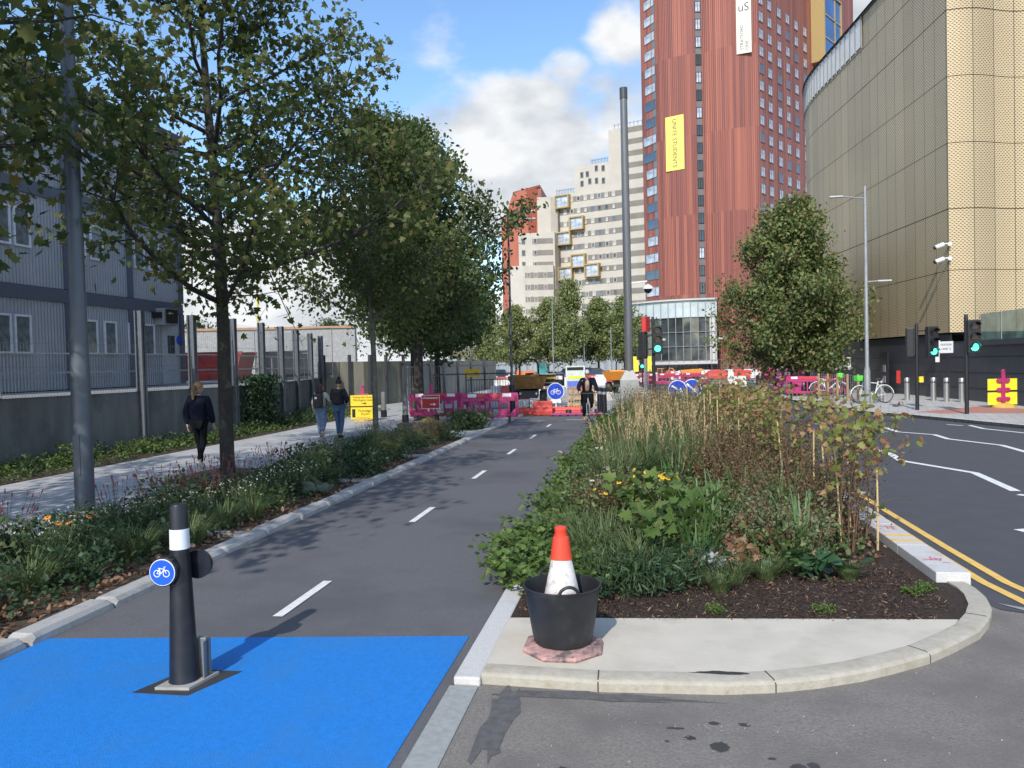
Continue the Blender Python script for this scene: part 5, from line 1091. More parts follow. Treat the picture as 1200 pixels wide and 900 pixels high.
for dx, lab in ((-.55,'yellow board left of the small distant traffic light'),(.45,'yellow board right of the small distant traffic light')):
    t = thing('yellow_sign', lab, 'sign', (.16+dx, 60.9, 0)); MB().box(-.28,.28,-.02,.02,1.2,2.4).build('panel', M('panel_yellow', (.75,.70,.05), .6), t); MB().tube([(0,.03,0),(0,.03,1.3)], .03, 6).build('post', galv, t)
# --- round blue direction signs
def arrow_xz(mb, s, ang, y0, y1, cx=0, cz=0):
    ca, sa = cos(ang), sin(ang); f = lambda p: (cx+(p[0]*ca-p[1]*sa)*s, cz+(p[0]*sa+p[1]*ca)*s)
    mb.xz([f(p) for p in ((-.7,-.09),(.15,-.09),(.15,.09),(-.7,.09))], y0, y1); mb.xz([f(p) for p in ((.15,-.34),(.72,0),(.15,.34))], y0, y1)
for x, y, z, rz, lab, an in ((1.16,25,1.02,.3,'round blue direction sign with white arrow partly hidden by the bushes, left of the two',-.6),(1.68,26,1.02,-.15,'round blue direction sign with white arrow pointing down right, right of the two',-.75)):
    t = thing('direction_sign', lab, 'sign', (x, y, .05), rz, 'pair of blue arrow signs'); MB().tube([(0,.04,0),(0,.04,z)], .03, 8).build('post', tlb, t)
    b_ = disc(t, .31, 0, z, wsign, 'sign_border'); disc(t, .285, -.008, z, bluesign, 'sign_face'); mb = MB(); arrow_xz(mb, .33, an, -.022, -.0145, 0, z); mb.build('arrow', wsign, t)
    MB().box(-.25,.25,.03,.05,z-.75,z-.35).build('lower_panel', pink, t)
t = thing('cycle_route_sign', 'round blue cycle sign standing in front of the construction works', 'sign', (-3.55, 32.4, .02)); MB().tube([(0,.04,0),(0,.04,.8)], .03, 8).build('post', whitef, t)
disc(t, .36, 0, .80, wsign, 'sign_border'); disc(t, .335, -.008, .80, bluesign, 'sign_face'); cycle_symbol(t, .34, -.018, .80)
MB().box(-.22,.22,-.01,.04,.3,.46).build('lower_plate', wsign, t)
# --- barrier boards on plastic stands
def stand(parent, h=1.3, foot=yellowp, y=.05, col=pink):
    mb = MB(); mb.box(-.06,.06,y-.02,y+.04,.05,h-.05); mb.lathe([(.06,-.0),(.06,.06)], (0,y+.01,h-.06), 10)
    for z in (.3,.62,.94): mb.rbox((0,y,z), (.34,.05,.14)); mb.tube([(-.17,y-.02,z),(-.17,y+.03,z)], .07, 10); mb.tube([(.17,y-.02,z),(.17,y+.03,z)], .07, 10)
    mb.build('stand', col, parent, bevel=.01); MB().lathe([(.36,0),(.36,.05),(.22,.14),(.12,.15)], n=16).build('foot', foot, parent, smooth=True, loc=(0,y,.0))
beige = M('foot_yellow', (.62,.42,.10), .7)
t = thing('diversion_sign', 'pair of yellow diversion boards stacked on one pink stand beside the footway', 'sign', (-10.12, 27.0, .05), .12)
stand(t, 1.32, beige)
for z0, z1 in ((.50,.90),(.02,.45)):
    z0 += .06; z1 += .06; o = MB().box(-.44,.44,-.03,-.01,z0,z1).build('board', yellowp, t)
    if z0 > .3:
        text('lettering', 'Waterden Road', .115, black, t, (.02,-.032,z1-.08)); text('lettering', 'Marshgate Lane', .115, black, t, (.02,-.032,z1-.185)); mb = MB(); arrow_xz(mb, .13, 0, -.036, -.031, .06, z0+.09); mb.build('arrow', black, t)
    else:
        text('lettering', 'Pedestrian', .115, black, t, (.08,-.032,z1-.13)); text('lettering', 'Route', .115, black, t, (.08,-.032,z1-.245)); MB().box(-.39,-.27,-.036,-.031,z0+.06,z1-.06).build('symbol_panel', black, t)
t = thing('pedestrian_sign', 'red pedestrian sign with white arrow on a pink stand before the pink barriers', 'sign', (-7.3, 26.2, .05), .05)
stand(t, 1.32, beige); MB().box(-.33,.33,-.03,-.01,.46,.95).build('board_border', M('sign_pinkish_white', (.72,.5,.48), .6), t); MB().box(-.305,.305,-.036,-.031,.485,.83).box(-.305,.305,-.036,-.031,.86,.925).build('board', redsign, t)
text('lettering', 'Pedestrians', .105, wsign, t, (0,-.038,.845)); mb = MB(); arrow_xz(mb, .14, 0, -.041, -.037, .09, .62); mb.build('arrow', wsign, t)
MB().lathe([(.09,0),(.09,.26)], n=12).build('weight', black, t, loc=(.22,-.1,.0))
t = thing('blank_diversion_sign', 'two bright yellow boards on a pink stand against the dark wall', 'sign', (12.35, 29.0, .1), .2)
stand(t, 1.32, beige, y=-.06); yb_ = M('board_back_yellow', (.86,.74,.04), .5, var=.03)
for z0, z1 in ((.60,1.0),(.10,.53)): MB().box(-.52,.52,-.01,.01,z0,z1).build('board', yb_, t)
t = thing('yellow_hanging_sign', 'small yellow board seen under the dark tree crowns', 'sign', (-7.2, 32.6, .0)); MB().box(-.35,.35,-.02,.02,1.5,1.85).build('board', M('sign_amber', (.72,.48,.03), .5), t); MB().tube([(0,.03,0),(0,.03,1.6)], .035, 8).build('post', galv, t); mb = MB(); arrow_xz(mb, .1, 0, -.026, -.021, .2, 1.68); mb.build('arrow', black, t)
t = thing('parking_sign', 'small white plate on a thin post before the dark wall', 'sign', (11.2, 46.0, .1)); MB().box(-.55,.55,-.02,.02,1.15,1.85).build('plate', wsign, t); MB().tube([(0,.03,0),(0,.03,1.3)], .03, 8).build('post', galv, t); MB().box(-.4,.4,-.024,-.021,1.58,1.66).box(-.3,.3,-.024,-.021,1.38,1.44).build('lettering_strip', galv, t)
# --- bollards on footways
def ss_bollard(x, y, label): 
    t = thing('steel_bollard', label, 'bollard', (x, y, .1), 0, 'stainless steel bollards before the dark wall'); MB().lathe([(.105,0),(.105,.74)], n=20).build('post', steel, t, smooth=True)
    MB().lathe([(.095,.74),(.095,.78)], n=20).build('neck_ring', black, t); MB().lathe([(.105,.78),(.105,.93),(.09,.95)], n=20).build('cap', steel, t, smooth=True)
for (x, y), lab in zip(((9.75,33.6),(11.0,34.4),(11.85,33.9),(12.02,33.0),(12.35,32.4)), ('stainless steel bollard beside the grey street lamp, leftmost of five','second stainless steel bollard from the left, near the red plate','third stainless steel bollard from the left, right of the two headed traffic light','fourth stainless steel bollard from the left, in the middle of the close trio','rightmost of the five stainless steel bollards')): ss_bollard(x, y, lab)
for x, y, lab in ((-8.15,25.9,'grey footway bollard with black base left of the pink barriers'),(-10.0,29.0,'grey footway bollard behind the thin tree right of the yellow boards')):
    t = thing('footway_bollard', lab, 'bollard', (x, y, .05)); MB().lathe([(.12,0),(.12,.28)], n=16).build('base', black, t); MB().lathe([(.095,.28),(.095,.95),(.08,1.0)], n=16).build('post', M('bollard_olive', (.16,.17,.15), .5), t, smooth=True)
for x, y, lab in ((-1.42,30.3,'black cycle track bollard just right of the cyclist'),(-1.62,30.9,'second black cycle track bollard right behind the cyclist')):
    t = thing('track_bollard', lab, 'bollard', (x, y, .02)); MB().lathe([(.115,0),(.10,.9),(.09,.98)], n=16).build('post', blk, t, smooth=True); MB().lathe([(.108,.72),(.104,.82)], n=16, cap=False).build('reflective_band', galv, t)
t = thing('timber_planter_block', 'low weathered timber block at the end of the left bed', 'bench', (-6.05, 20.95, .05), 0); MB().box(-.72,.72,-.22,.22,.0,.34).build('block', M('weathered_timber', (.17,.13,.105), .85, var=.3, scale=3, stretch=(1,8,8)), t, bevel=.015); MB().box(-.73,.73,-.23,.23,.342,.36).build('top_board', M('weathered_timber', (0,0,0)), t)
# --- pink pedestrian barriers
def ped_barrier(x, y, rz, label, group, z=.05, col=pink, w=2.0, strip=True):
    t = thing('pedestrian_barrier', label, 'barrier', (x, y, z), rz, group); mb = MB(); h = 1.0; b = .13
    c = .12; outl = [(-w/2, b+c), (-w/2+c, b), (w/2-c, b), (w/2, b+c), (w/2, h-c), (w/2-c, h), (-w/2+c, h), (-w/2, h-c)]
    mb.box(-w/2+.02,w/2-.02,-.025,.025,h-.16,h-.02); mb.box(-w/2+.02,w/2-.02,-.025,.025,b,b+.12); mb.box(-w/2,-w/2+.09,-.025,.025,b+.06,h-.08); mb.box(w/2-.09,w/2,-.025,.025,b+.06,h-.08); mb.box(-w/2+.09,w/2-.09,-.02,.02,h-.30,h-.16)
    for i in range(5): xx = -w/2+w*(i+1)/6; mb.box(xx-.035, xx+.035, -.02, .02, b+.12, h-.3)
    for i in (1, 4): xx = -w/2+w*(i+.5)/6; mb.box(xx-.13, xx+.13, -.018, .018, b+.12, b+.30); mb.box(xx-.11, xx+.11, -.018, .018, h-.42, h-.3)
    mb.xz([(-w/2+.09,b+.12),(-w/2+.3,b+.12),(-w/2+.09,b+.35)], -.02, .02); mb.xz([(w/2-.09,b+.12),(w/2-.3,b+.12),(w/2-.09,b+.35)], -.02, .02)
    mb.build('panel', col, t, bevel=.012)
    for s_ in (-1, 1): MB().box(-.05,.05,-.28,.28,0,.05).box(-.04,.04,-.04,.04,.05,b+.05).build('foot', rubber, t, loc=(s_*(w/2-.32),0,0), bevel=.01)
    if strip:
        mb = MB()
        for x0 in (-w/2+.25, w/2-.55): MB().box(x0, x0+.3, -.03, -.0262, h-.15, h-.04).build('reflective_strip', wsign, t)
        mb = MB(); mb.box(-w/2+.6, w/2-.6, -.029, -.0262, h-.15, h-.05); mb.build('red_strip', redp, t)
    return t
GP = 'pink barriers across the footway'
ped_barrier(-7.35,27.0,-.05,'leftmost pink plastic barrier, behind the red pedestrian sign',GP); ped_barrier(-5.75,26.2,-.45,'middle pink plastic barrier turned behind the rounded shrub',GP,w=1.5); ped_barrier(-5.15,26.0,.12,'right pink plastic barrier beside the cycle track kerb',GP)
GP2 = 'pink barriers before the gold building trees'
for i, (x, y, rz, lab) in enumerate([(6.75,42.6,-1.0,'first pink barrier of the right hand row, at its left end'),(7.4,40.9,-.95,'second pink barrier of the right hand row'),(8.05,39.4,-.35,'pink barrier of the right hand row in front of the bushy tree'),(9.3,39.9,.5,'pink barrier at the right end of the row beside the green hire bicycle')]): ped_barrier(x, y, rz, lab, GP2, .1)
for i, x in enumerate((12.9, 15.2)): ped_barrier(x, 80-i, .05, ('left','right')[i]+' pink barrier far away near the two workers', 'far pink barriers', 0)
for i in range(3): ped_barrier(.3+i*2.05, 63+i*.25, .03+.05*(i % 2), 'pink barrier in the row behind the centre traffic light', 'pink barriers behind the traffic light', 0)
# flat pink barrier feet/mat lying at the end of the track, low red barriers
t = thing('fallen_barrier', 'pink plastic barrier lying flat at the end of the cycle track', 'barrier', (-2.45, 29.3, .05), .04); mb = MB()
mb.box(-.95,.95,-.45,-.33,0,.05).box(-.95,.95,.33,.45,0,.05)
for i in range(7): mb.box(-.95+i*.30, -.87+i*.30, -.33, .33, 0, .05)
mb.build('panel', pink, t, bevel=.01); mb = MB(); [mb.lathe([(.12,.05),(.10,.16)], (xx,.36,0), 10) for xx in (-.3,.3,.8)]; mb.build('foot', rubber, t)
def low_block(x, y, rz, col, label, group, w=1.0, h=.42, d=.4, z=0):
    t = thing('barrier_block', label, 'barrier', (x, y, z), rz, group)
    mb = MB(); vs = [(-d/2,0),(-d/2,h*.35),(-d*.22,h*.62),(-d*.18,h),(d*.18,h),(d*.22,h*.62),(d/2,h*.35),(d/2,0)]
    o = MB().xz([(a, b) for a, b in vs], -w/2, w/2).build('body', col, t, rot=(0,0,pi/2), bevel=.03); MB().lathe([(.06,h),(.05,h+.04)], n=8).build('filler_cap', rubber, t); return t
for i, (x, y, w, h) in enumerate([(-4.35,29.8,1.15,.28),(-2.9,30.1,1.2,.28)]): low_block(x, y, -.03, redp, ('left','right')[i]+' low red barrier block across the end of the cycle track', 'low red blocks at the track end', w, h, z=.01)
low_block(-3.75, 29.55, .1, redp, 'taller orange red barrier block in the middle of the track end', None, .75, .55, .42, .01)
# --- works: dumper, sign boards, pallets, toilets, cars
def wheel(parent, x, y, z, r, w, mat=rubber, rim=yellowp, name='wheel'):
    o = MB().lathe([(r*.6,-w/2),(r*.94,-w/2),(r,-w/3),(r,w/3),(r*.94,w/2),(r*.6,w/2)], n=20, cap=False).build(name, mat, parent, loc=(x,y,z), rot=(0,pi/2,0), smooth=True); MB().lathe([(r*.62,-w*.35),(r*.62,w*.35)], n=14).lathe([(r*.2,-w*.5),(r*.2,w*.5)], n=8).build('rim', rim, o); return o
def dumper(x, y, rz, label, skip, body, k=1):
    t = thing('site_dumper', label, 'dumper', (x, y, .02), rz); t.scale = (k, k, k)
    o = MB().add([(-.75,-1.3,.95),(.75,-1.3,.95),(.6,.1,.85),(-.6,.1,.85),(-.98,-1.75,1.55),(.98,-1.75,1.55),(.88,.3,1.62),(-.88,.3,1.62)], [(0,3,2,1),(0,1,5,4),(1,2,6,5),(2,3,7,6),(3,0,4,7)]).add([(-.70,-1.25,.99),(.70,-1.25,.99),(.55,.05,.90),(-.55,.05,.90),(-.93,-1.68,1.54),(.93,-1.68,1.54),(.83,.24,1.60),(-.83,.24,1.60)], [(0,1,2,3),(0,4,5,1),(1,5,6,2),(2,6,7,3),(3,7,4,0)]).build('skip', skip, t)
    MB().box(-.45,.45,-.9,1.7,.45,.85).box(-.5,.5,.7,1.75,.85,1.25).build('body', body, t, bevel=.03)
    q = [(-.48,.55,1.2)]+[(-.48*cos(pi*i/8), .55, 2.05+.38*sin(pi*i/8)) for i in range(9)]+[(.48,.55,1.2)]; MB().tube(q, .045, 8).build('roll_bar', black, t)
    MB().box(-.22,.22,.55,.95,1.1,1.3).box(-.22,.22,.88,.98,1.3,1.7).build('seat', black, t, bevel=.03); MB().tube([(0,.3,1.1),(0,.42,1.5)], .02, 6).tube([(.16*cos(a),.40+.05*sin(a),1.5+.14*sin(a)) for a in np.linspace(0,2*pi,13)[:-1]], .014, 5, closed=True).build('steering_wheel', black, t)
    for xx in (-.72,.72): wheel(t, xx, -.75, .42, .42, .32); wheel(t, xx, 1.2, .42, .42, .32)
    for xx in (-.4,.4): MB().lathe([(.07,0),(.06,.03)], n=10).build('headlight', wsign, t, loc=(xx,-.92,.7), rot=(pi/2,0,0))
    return t
brownm = M('skip_brown', (.26,.14,.045), .7, var=.2, scale=4)
dumper(-5.15, 35.6, .1, 'brown skip dumper with a black roll hoop behind the dark lamp post', brownm, darkgrey, .92)
dumper(-1.2, 49.5, -.2, 'distant orange dumper with roll hoop left of the grey mast', orange, darkgrey, .9)
def board(x, y, rz, w, z0, z1, face, label, extra=None, posts=True, name='site_sign_board'):
    t = thing(name, label, 'sign', (x, y, .01), rz); MB().box(-w/2,w/2,-.02,.02,z0,z1).build('panel', face, t)
    if posts: 
        for xx in (-w*.35, w*.35): MB().tube([(xx,.05,0),(xx,.05,z1-.05)], .025, 6).box(xx-.03,xx+.03,-.25,.3,0,.05).build('leg', galv, t)
    if extra: extra(t)
    return t
def ex1(t):
    MB().box(-.42,.18,-.026,-.022,1.28,1.38).build('amber_strip', M('sign_amber', (0,0,0)), t); MB().box(.2,.5,-.026,-.022,1.25,1.42).build('white_patch', wsign, t); MB().box(-.3,.3,-.026,-.022,1.08,1.13).build('grey_strip', galv, t)
board(-4.05, 35.4, 0, 1.18, .95, 1.5, M('board_black', (.015,.016,.02), .5), 'black site information board above the blue cycle sign', ex1)
def ex2(t):
    MB().box(-.42,.42,-.026,-.022,1.62,1.78).build('black_strip', black, t); MB().box(-.36,.36,-.026,-.022,1.2,1.34).build('yellow_strip', M('panel_yellow', (0,0,0)), t); MB().box(-.42,.42,-.026,-.022,.78,1.08).build('blue_panel', M('panel_blue', (.12,.2,.6), .5), t); MB().box(-.42,.42,-.026,-.022,.65,.76).build('pink_strip', pink, t); text('lettering', 'SITE', .12, wsign, t, (0,-.03,1.7)) if False else None
board(-3.25, 39.0, 0, .98, .6, 1.85, M('board_pale_green', (.60,.68,.62), .5), 'pale green safety notice board with blue and yellow panels left of the cyclist', ex2)
board(-2.55, 37.0, 0, .55, .35, 1.15, redp, 'small red board just left of the cyclist')
board(-6.2, 41.0, 0, .6, .1, 1.0, redp, 'red board behind the guard railing')
board(.30, 36.2, 0, .38, 3.35, 4.05, M('flag_red', (.55,.03,.03), .6), 'red vertical flag panels behind the centre traffic light', lambda t: MB().tube([(0,.04,0),(0,.04,4.15)], .035, 8).build('post', galv, t), posts=False, name='street_flag')
for i, (x, y, z) in enumerate([(-3.0,35.2,0),(-2.35,35.3,0),(-3.0,35.2,.3),(-2.35,35.3,.3),(-2.98,35.25,.6),(-2.33,35.35,.6)]):
    t = thing('pallet', ('left','right')[i % 2]+' stack of timber pallets, '+('bottom','middle','top')[i//2]+' one', 'pallet', (x, y, z+.01), .03*i, 'stacked timber pallets'); mb = MB(); 
    for yy in (-.25, 0, .25): mb.box(-.3,.3,yy-.05,yy+.05,.05,.2)
    for xx in (-.25,-.12,0,.12,.25): mb.box(xx-.04,xx+.04,-.32,.32,.2,.25); mb.box(xx-.04,xx+.04,-.32,.32,0,.05) 
    mb.build('slats', M('pallet_wood', (.42,.30,.18), .85, var=.3, scale=6), t)
def toilet(x, y, rz, label, z=0, k=1., hk=1.):
    t = thing('portable_toilet', label, 'portable toilet', (x, y, z), rz); t.scale = (k, k, k*hk); tq = M('turquoise_plastic', (.05,.42,.40), .5, var=.06)
    MB().box(-.55,.55,-.55,.55,.12,2.1).build('body', tq, t, bevel=.03); MB().prism([(-.6,-.6),(.6,-.6),(.6,.6),(-.6,.6)], 2.1, 2.18).add([(-.58,-.58,2.18),(.58,-.58,2.18),(.58,.58,2.18),(-.58,.58,2.18),(-.4,-.4,2.34),(.4,-.4,2.34),(.4,.4,2.34),(-.4,.4,2.34)], [(4,5,6,7),(0,1,5,4),(1,2,6,5),(2,3,7,6),(3,0,4,7)]).build('roof', whitep, t)
    d_ = MB().box(-.4,.4,-.58,-.551,.2,1.95).build('door', M('turquoise_door', (.08,.34,.36), .5), t); MB().box(.25,.33,-.61,-.581,1.0,1.15).build('handle', black, d_); MB().box(-.6,.6,-.6,.6,0,.12).build('skid', black, t); return t
toilet(-12.3, 97, .5, 'turquoise portable toilet far away left of the works'); toilet(-4.9, 58, .1, 'turquoise cabin with white roof behind the black site board', -.9, 1.0, .95)
def car(x, y, rz, label, paint):
    t = thing('parked_car', label, 'car', (x, y, 0), rz, 'distant cars beyond the works')
    sec = [(-2.1,.35,.62,.78),(-2.0,.28,.78,.84),(-1.2,.25,.92,.88),(-.55,.25,.98,.88),(.9,.25,1.0,.88),(1.75,.25,.98,.86),(2.05,.35,.80,.80)]; mb = MB(); vs = []
    for yy, zb_, zt, hw in sec: vs += [(-hw,yy,zb_),(-hw-.02,yy,(zb_+zt)/2),(-hw+.06,yy,zt),(hw-.06,yy,zt),(hw+.02,yy,(zb_+zt)/2),(hw,yy,zb_)]
    mb.add(vs, [(i*6+j,(i+1)*6+j,(i+1)*6+(j+1) % 6,i*6+(j+1) % 6) for i in range(6) for j in range(6)]+[(0,1,2,3,4,5),(41,40,39,38,37,36)])
    mb.build('body', paint, t, smooth=True); vs = []
    for yy, zt, hw in ((-1.15,.94,.78),(-.45,1.42,.62),(.75,1.45,.62),(1.7,1.0,.76)): vs += [(-hw,yy,zt),(hw,yy,zt)]
    g_ = MB().add([(-.8,-1.15,.90),(.8,-1.15,.90),(-.64,-.45,1.40),(.64,-.45,1.40),(-.64,.8,1.43),(.64,.8,1.43),(-.8,1.72,.96),(.8,1.72,.96),(-.8,-.3,.95),(.8,-.3,.95)], [(0,1,3,2),(4,5,7,6),(0,2,4,6),(1,7,5,3)]).build('windows', glassd, t); MB().box(-.66,.66,-.5,.85,1.39,1.45).build('roof', paint, t, bevel=.03)
    for xx in (-.78,.78): wheel(t, xx, -1.3, .33, .33, .2, rim=galv); wheel(t, xx, 1.3, .33, .33, .2, rim=galv); MB().box(-.14,.14,-.02,.02,-.07,.07).build('headlight', wsign, t, loc=(xx*.8,-2.08,.66))
    MB().box(-.26,.26,-.01,.01,-.06,.06).build('number_plate', wsign, t, loc=(0,-2.12,.45)); return t
car(-7.6, 84, .25, 'blue car far away above the black site board', M('car_blue', (.03,.09,.30), .25, .3)); car(-5.1, 80, -.6, 'blue grey car far away just above the cyclist', M('car_slate', (.05,.10,.20), .25, .4)); car(-6.2, 87, .4, 'black car far away behind the blue one', black); car(-16.2, 88, .3, 'dark car far away beside the portable toilet', M('car_dark', (.03,.04,.07), .25, .3))
# red and white blocks
rb = random.Random(17); n_b = 0
def row(x0, y0, x1, y1, n, pal, gname, lab, hh=.75, jit=.25, w=1.15):
    for i in range(n):
        f = (i+.5)/n; c = pal[i % len(pal)] if rb.random() < .85 else rb.choice(pal)
        low_block(x0+(x1-x0)*f+rb.gauss(0,jit*.3), y0+(y1-y0)*f+rb.gauss(0,jit), math.atan2(y1-y0, x1-x0)+rb.gauss(0,.08), c, ('red ' if c is redp else 'white ')+lab, gname, w, hh, .45)
row(-20, 102, -1.5, 98, 18, [redp, whitep], 'far row of barrier blocks', 'barrier block in the farthest row below the distant trees', .95)
row(-17, 90, -1.0, 89, 15, [whitep, redp, whitep], 'second far row of barrier blocks', 'barrier block in the second farthest row beyond the cars', .8)
row(-14, 74, -.2, 76, 13, [redp, whitep], 'third row of barrier blocks', 'barrier block in front of the distant cars', .8)
row(-12, 62, -3, 66, 7, [whitep, redp], 'barrier blocks behind the dumper', 'barrier block behind the brown dumper', .8)
row(-9.2, 47, -6.2, 48.5, 4, [redp, whitep], 'barrier blocks behind the guard railing', 'barrier block seen through the guard railing', .7)
row(-1.2, 72, 4, 82, 6, [redp, whitep], 'barrier blocks behind the mast', 'barrier block behind the grey mast', .85)
row(3.5, 84.5, 13.0, 80.5, 11, [whitep, redp, redp], 'barrier blocks before the red tower', 'barrier block in the row before the red tower', .85)
row(3, 91, 14, 90, 9, [redp, whitep], 'rear barrier blocks before the red tower', 'barrier block in the rear row before the red tower', .85)
for i, (x, y) in enumerate([(-.15,37.3),(.25,37.0)]): low_block(x, y, .1, [redp, whitep][i], ['red','white'][i]+' barrier block just right of the mast base', 'blocks beside the mast', .5, .55, .4)
low_block(6.7, 56, .2, whitep, 'white barrier block with red stripe left of the right hand pink row', None, 1.3, .8)
# site fences
for i, (x, y, rz, n_, lab) in enumerate([(-11.5,43.5,.02,2,'grey mesh fence panels behind the second footway bollard'),(-1.0,66,.04,4,'mesh fence panels behind the centre traffic light'),(9.6,92,.0,4,'mesh fence panels at the foot of the red tower'),(-9.5,30.6,.03,1,'mesh fence panel across the footway behind the pink barriers')]):
    heras('mesh_fence', lab, x, y, rz, n_, 0)
t = thing('guard_railing', 'black pedestrian guard railing between the dark trees and the lamp post', 'railing', (-8.6, 31.4, .05)); mb = MB(); mb.tube([(0,0,1.6),(3.4,0,1.6)], .03, 6).tube([(1.4,0,1.35),(3.3,0,1.35)], .022, 6).tube([(1.4,0,.15),(3.3,0,.15)], .022, 6)
for j in range(18): mb.tube([(1.4+j*.112,0,.15),(1.4+j*.112,0,1.35)], .010, 5)
for xx in (0,1.4,3.3): mb.tube([(xx,0,0),(xx,0,1.6)], .03, 6)
mb.build('rails', darkgrey, t)
t = thing('site_hoarding', 'long pale grey site hoarding of upright panels under the distant trees', 'hoarding'); mb = MB(); mb.box(-30, 1.0, 116, 116.1, 0, 3.1); mb.build('panel', M('hoarding_pale', (.30,.33,.35), .6, var=.25, scale=.5, stretch=(3,1,.2)), t)
mb = MB(); [mb.box(x-.06, x+.06, 115.86, 115.98, 0, 3.2) for x in np.arange(-30, 1, 1.6)]; mb.build('upright', M('upright_pale', (.45,.47,.48), .6), t)
t = thing('dark_shopfront_wall', 'dark glazed ground floor frontage behind the pale hoarding', 'building'); MB().box(-30,2,120,132,0,4.3).build('frontage', glassd, t); mb = MB(); [mb.box(x-.15, x+.15, 119.7, 119.98, 0, 4.3) for x in np.arange(-30, 2, 3)]; mb.build('pilaster', galv, t); MB().box(-30.2,2.2,119.6,132,4.3,4.8).build('parapet', MATS['roof_grey'], t)
for x, y, h, lab in ((-9.6,86,9.0,'thin pale lamp post rising through the distant trees'),(-6.4,90,5,'short pale pole below the distant trees'),(.35,58,3.6,'pale pole behind the centre traffic light'),(-3.2,88,6,'thin pale pole near the grey mast')): lathe_thing('pole', lab, 'pole', x, y, [(.07,0),(.05,h)], galv, n=8)
lathe_thing('slim_black_pole', 'slim black pole in front of the trees by the gold building', 'pole', 7.1, 42.6, [(.06,0),(.05,3.2)], tlb, .1, n=8)
# mini excavator parts among the barriers
def digger(x, y, rz, label, k=1):
    t = thing('mini_excavator', label, 'excavator', (x, y, 0), rz); t.scale = (k,)*3
    for s_ in (-1, 1): MB().box(-.18,.18,-1.1,1.1,0,.5).build('track', rubber, t, loc=(s_*.6,0,0), bevel=.15)
    MB().box(-.7,.7,-.7,1.0,.6,1.2).build('body', orange, t, bevel=.06); c_ = MB().box(-.65,.1,-.6,.5,1.2,2.3).build('cab', orange, t, bevel=.05); MB().box(-.6,.05,-.62,-.601,1.4,2.2).box(-.66,-.651,-.5,.4,1.4,2.2).box(.101,.11,-.5,.4,1.4,2.2).build('cab_window', glassd, c_)
    MB().tube([(.35,-.7,.9),(.35,-1.6,2.3),(.35,-2.4,2.1)], [.14,.12,.1], 6).build('boom', orange, t); MB().tube([(.35,-2.4,2.1),(.35,-2.7,1.0)], [.09,.08], 6).build('arm', orange, t); MB().xz([(-.3,-.3),(-.35,.25),(.35,.25),(.3,-.3)], -.3, .2).build('bucket', orange, t, loc=(.35,-2.75,.75)); MB().box(-.7,.7,-1.5,-1.4,.1,.5).build('blade', darkgrey, t)
    return t
digger(2.1, 78, .9, 'orange mini excavator behind the centre traffic light', .55); digger(5.0, 76, 1.9, 'second orange mini excavator left of the tower barriers', .5)
t = thing('site_skip', 'yellow orange boat shaped skip beside the excavators', 'skip', (4.6, 72.5, 0)); MB().xz([(-.7,.5),(-1.0,1.1),(1.0,1.2),(.7,.5)], -.8, .8).build('body', orange, t, bevel=.03); MB().box(-.9,.9,-.6,.6,0,.5).build('support', darkgrey, t)
for i, (x, y, s_, lab) in enumerate([(-8.9,55,1.0,'heap of grey stone spoil behind the guard railing'),(-6.5,52,.9,'brown spoil heap behind the brown dumper'),(-1.9,40.5,.6,'pale rubble heap right of the pallets')]):
    rg = np.random.default_rng(80+i); mb = MB(); n_ = 14; vs = [(0,0,.75*s_)]
    for k_ in range(1, 5):
        for j in range(n_): a = 2*pi*j/n_; r_ = k_/4*1.6*s_*(1+rg.normal()*.1); vs.append((r_*cos(a), r_*sin(a), max(0, .75*s_*(1-(k_/4)**1.3)+rg.normal()*.06*(k_ < 4))))
    fs = [(0,1+j,1+(j+1) % n_) for j in range(n_)]+[(1+k_*n_+j,1+(k_+1)*n_+j,1+(k_+1)*n_+(j+1) % n_,1+k_*n_+(j+1) % n_) for k_ in range(3) for j in range(n_)]
    tag(mb.add(vs, fs).build('spoil_heap', M(['spoil_grey','spoil_brown','spoil_pale'][i], [(.35,.34,.32),(.25,.19,.13),(.5,.47,.42)][i], .95, var=.35, scale=6, bump=.8, bscale=12), loc=(x, y, .01)), lab, 'rubble heap')
t = thing('orange_tarpaulin', 'orange covered load behind the dark lamp post', 'tarpaulin', (-7.6, 52.5, .9)); MB().lathe([(.7,-.9),(.75,0),(.5,.5),(.2,.65)], n=9).build('cover', M('tarp_orange', (.85,.20,.05), .7), t)
t = thing('stacked_kerbstones', 'pale stacked kerbstones left of the black site board', 'building materials', (-4.9, 32.4, .01)); mb = MB()
for i in range(4):
    for j in range(3): mb.box(-.55+i*.28, -.30+i*.28, -.4, .4, j*.16, j*.16+.15)
mb.build('stones', granite, t, bevel=.01)
t = thing('timber_props', 'fence of timber posts and wire beside the right hand pink barriers', 'fence', (8.45, 35.3, .1), radians(101)); 
# posts run along the pavement edge
for i in range(5): MB().box(-.04,.04,-.04,.04,0,1.15).build('post', M('post_timber', (.35,.24,.13), .8), t, loc=(-1.9+i*.95,0,0))
mb = MB(); [mb.tube([(-1.9,-.05,z),(1.9,-.05,z)], .006, 4) for z in (.2,.5,.8,1.1)]; [mb.tube([(-1.9+j*.19,-.05,.1),(-1.9+j*.19,-.05,1.12)], .004, 3) for j in range(21)]; mb.build('wire', galv, t)
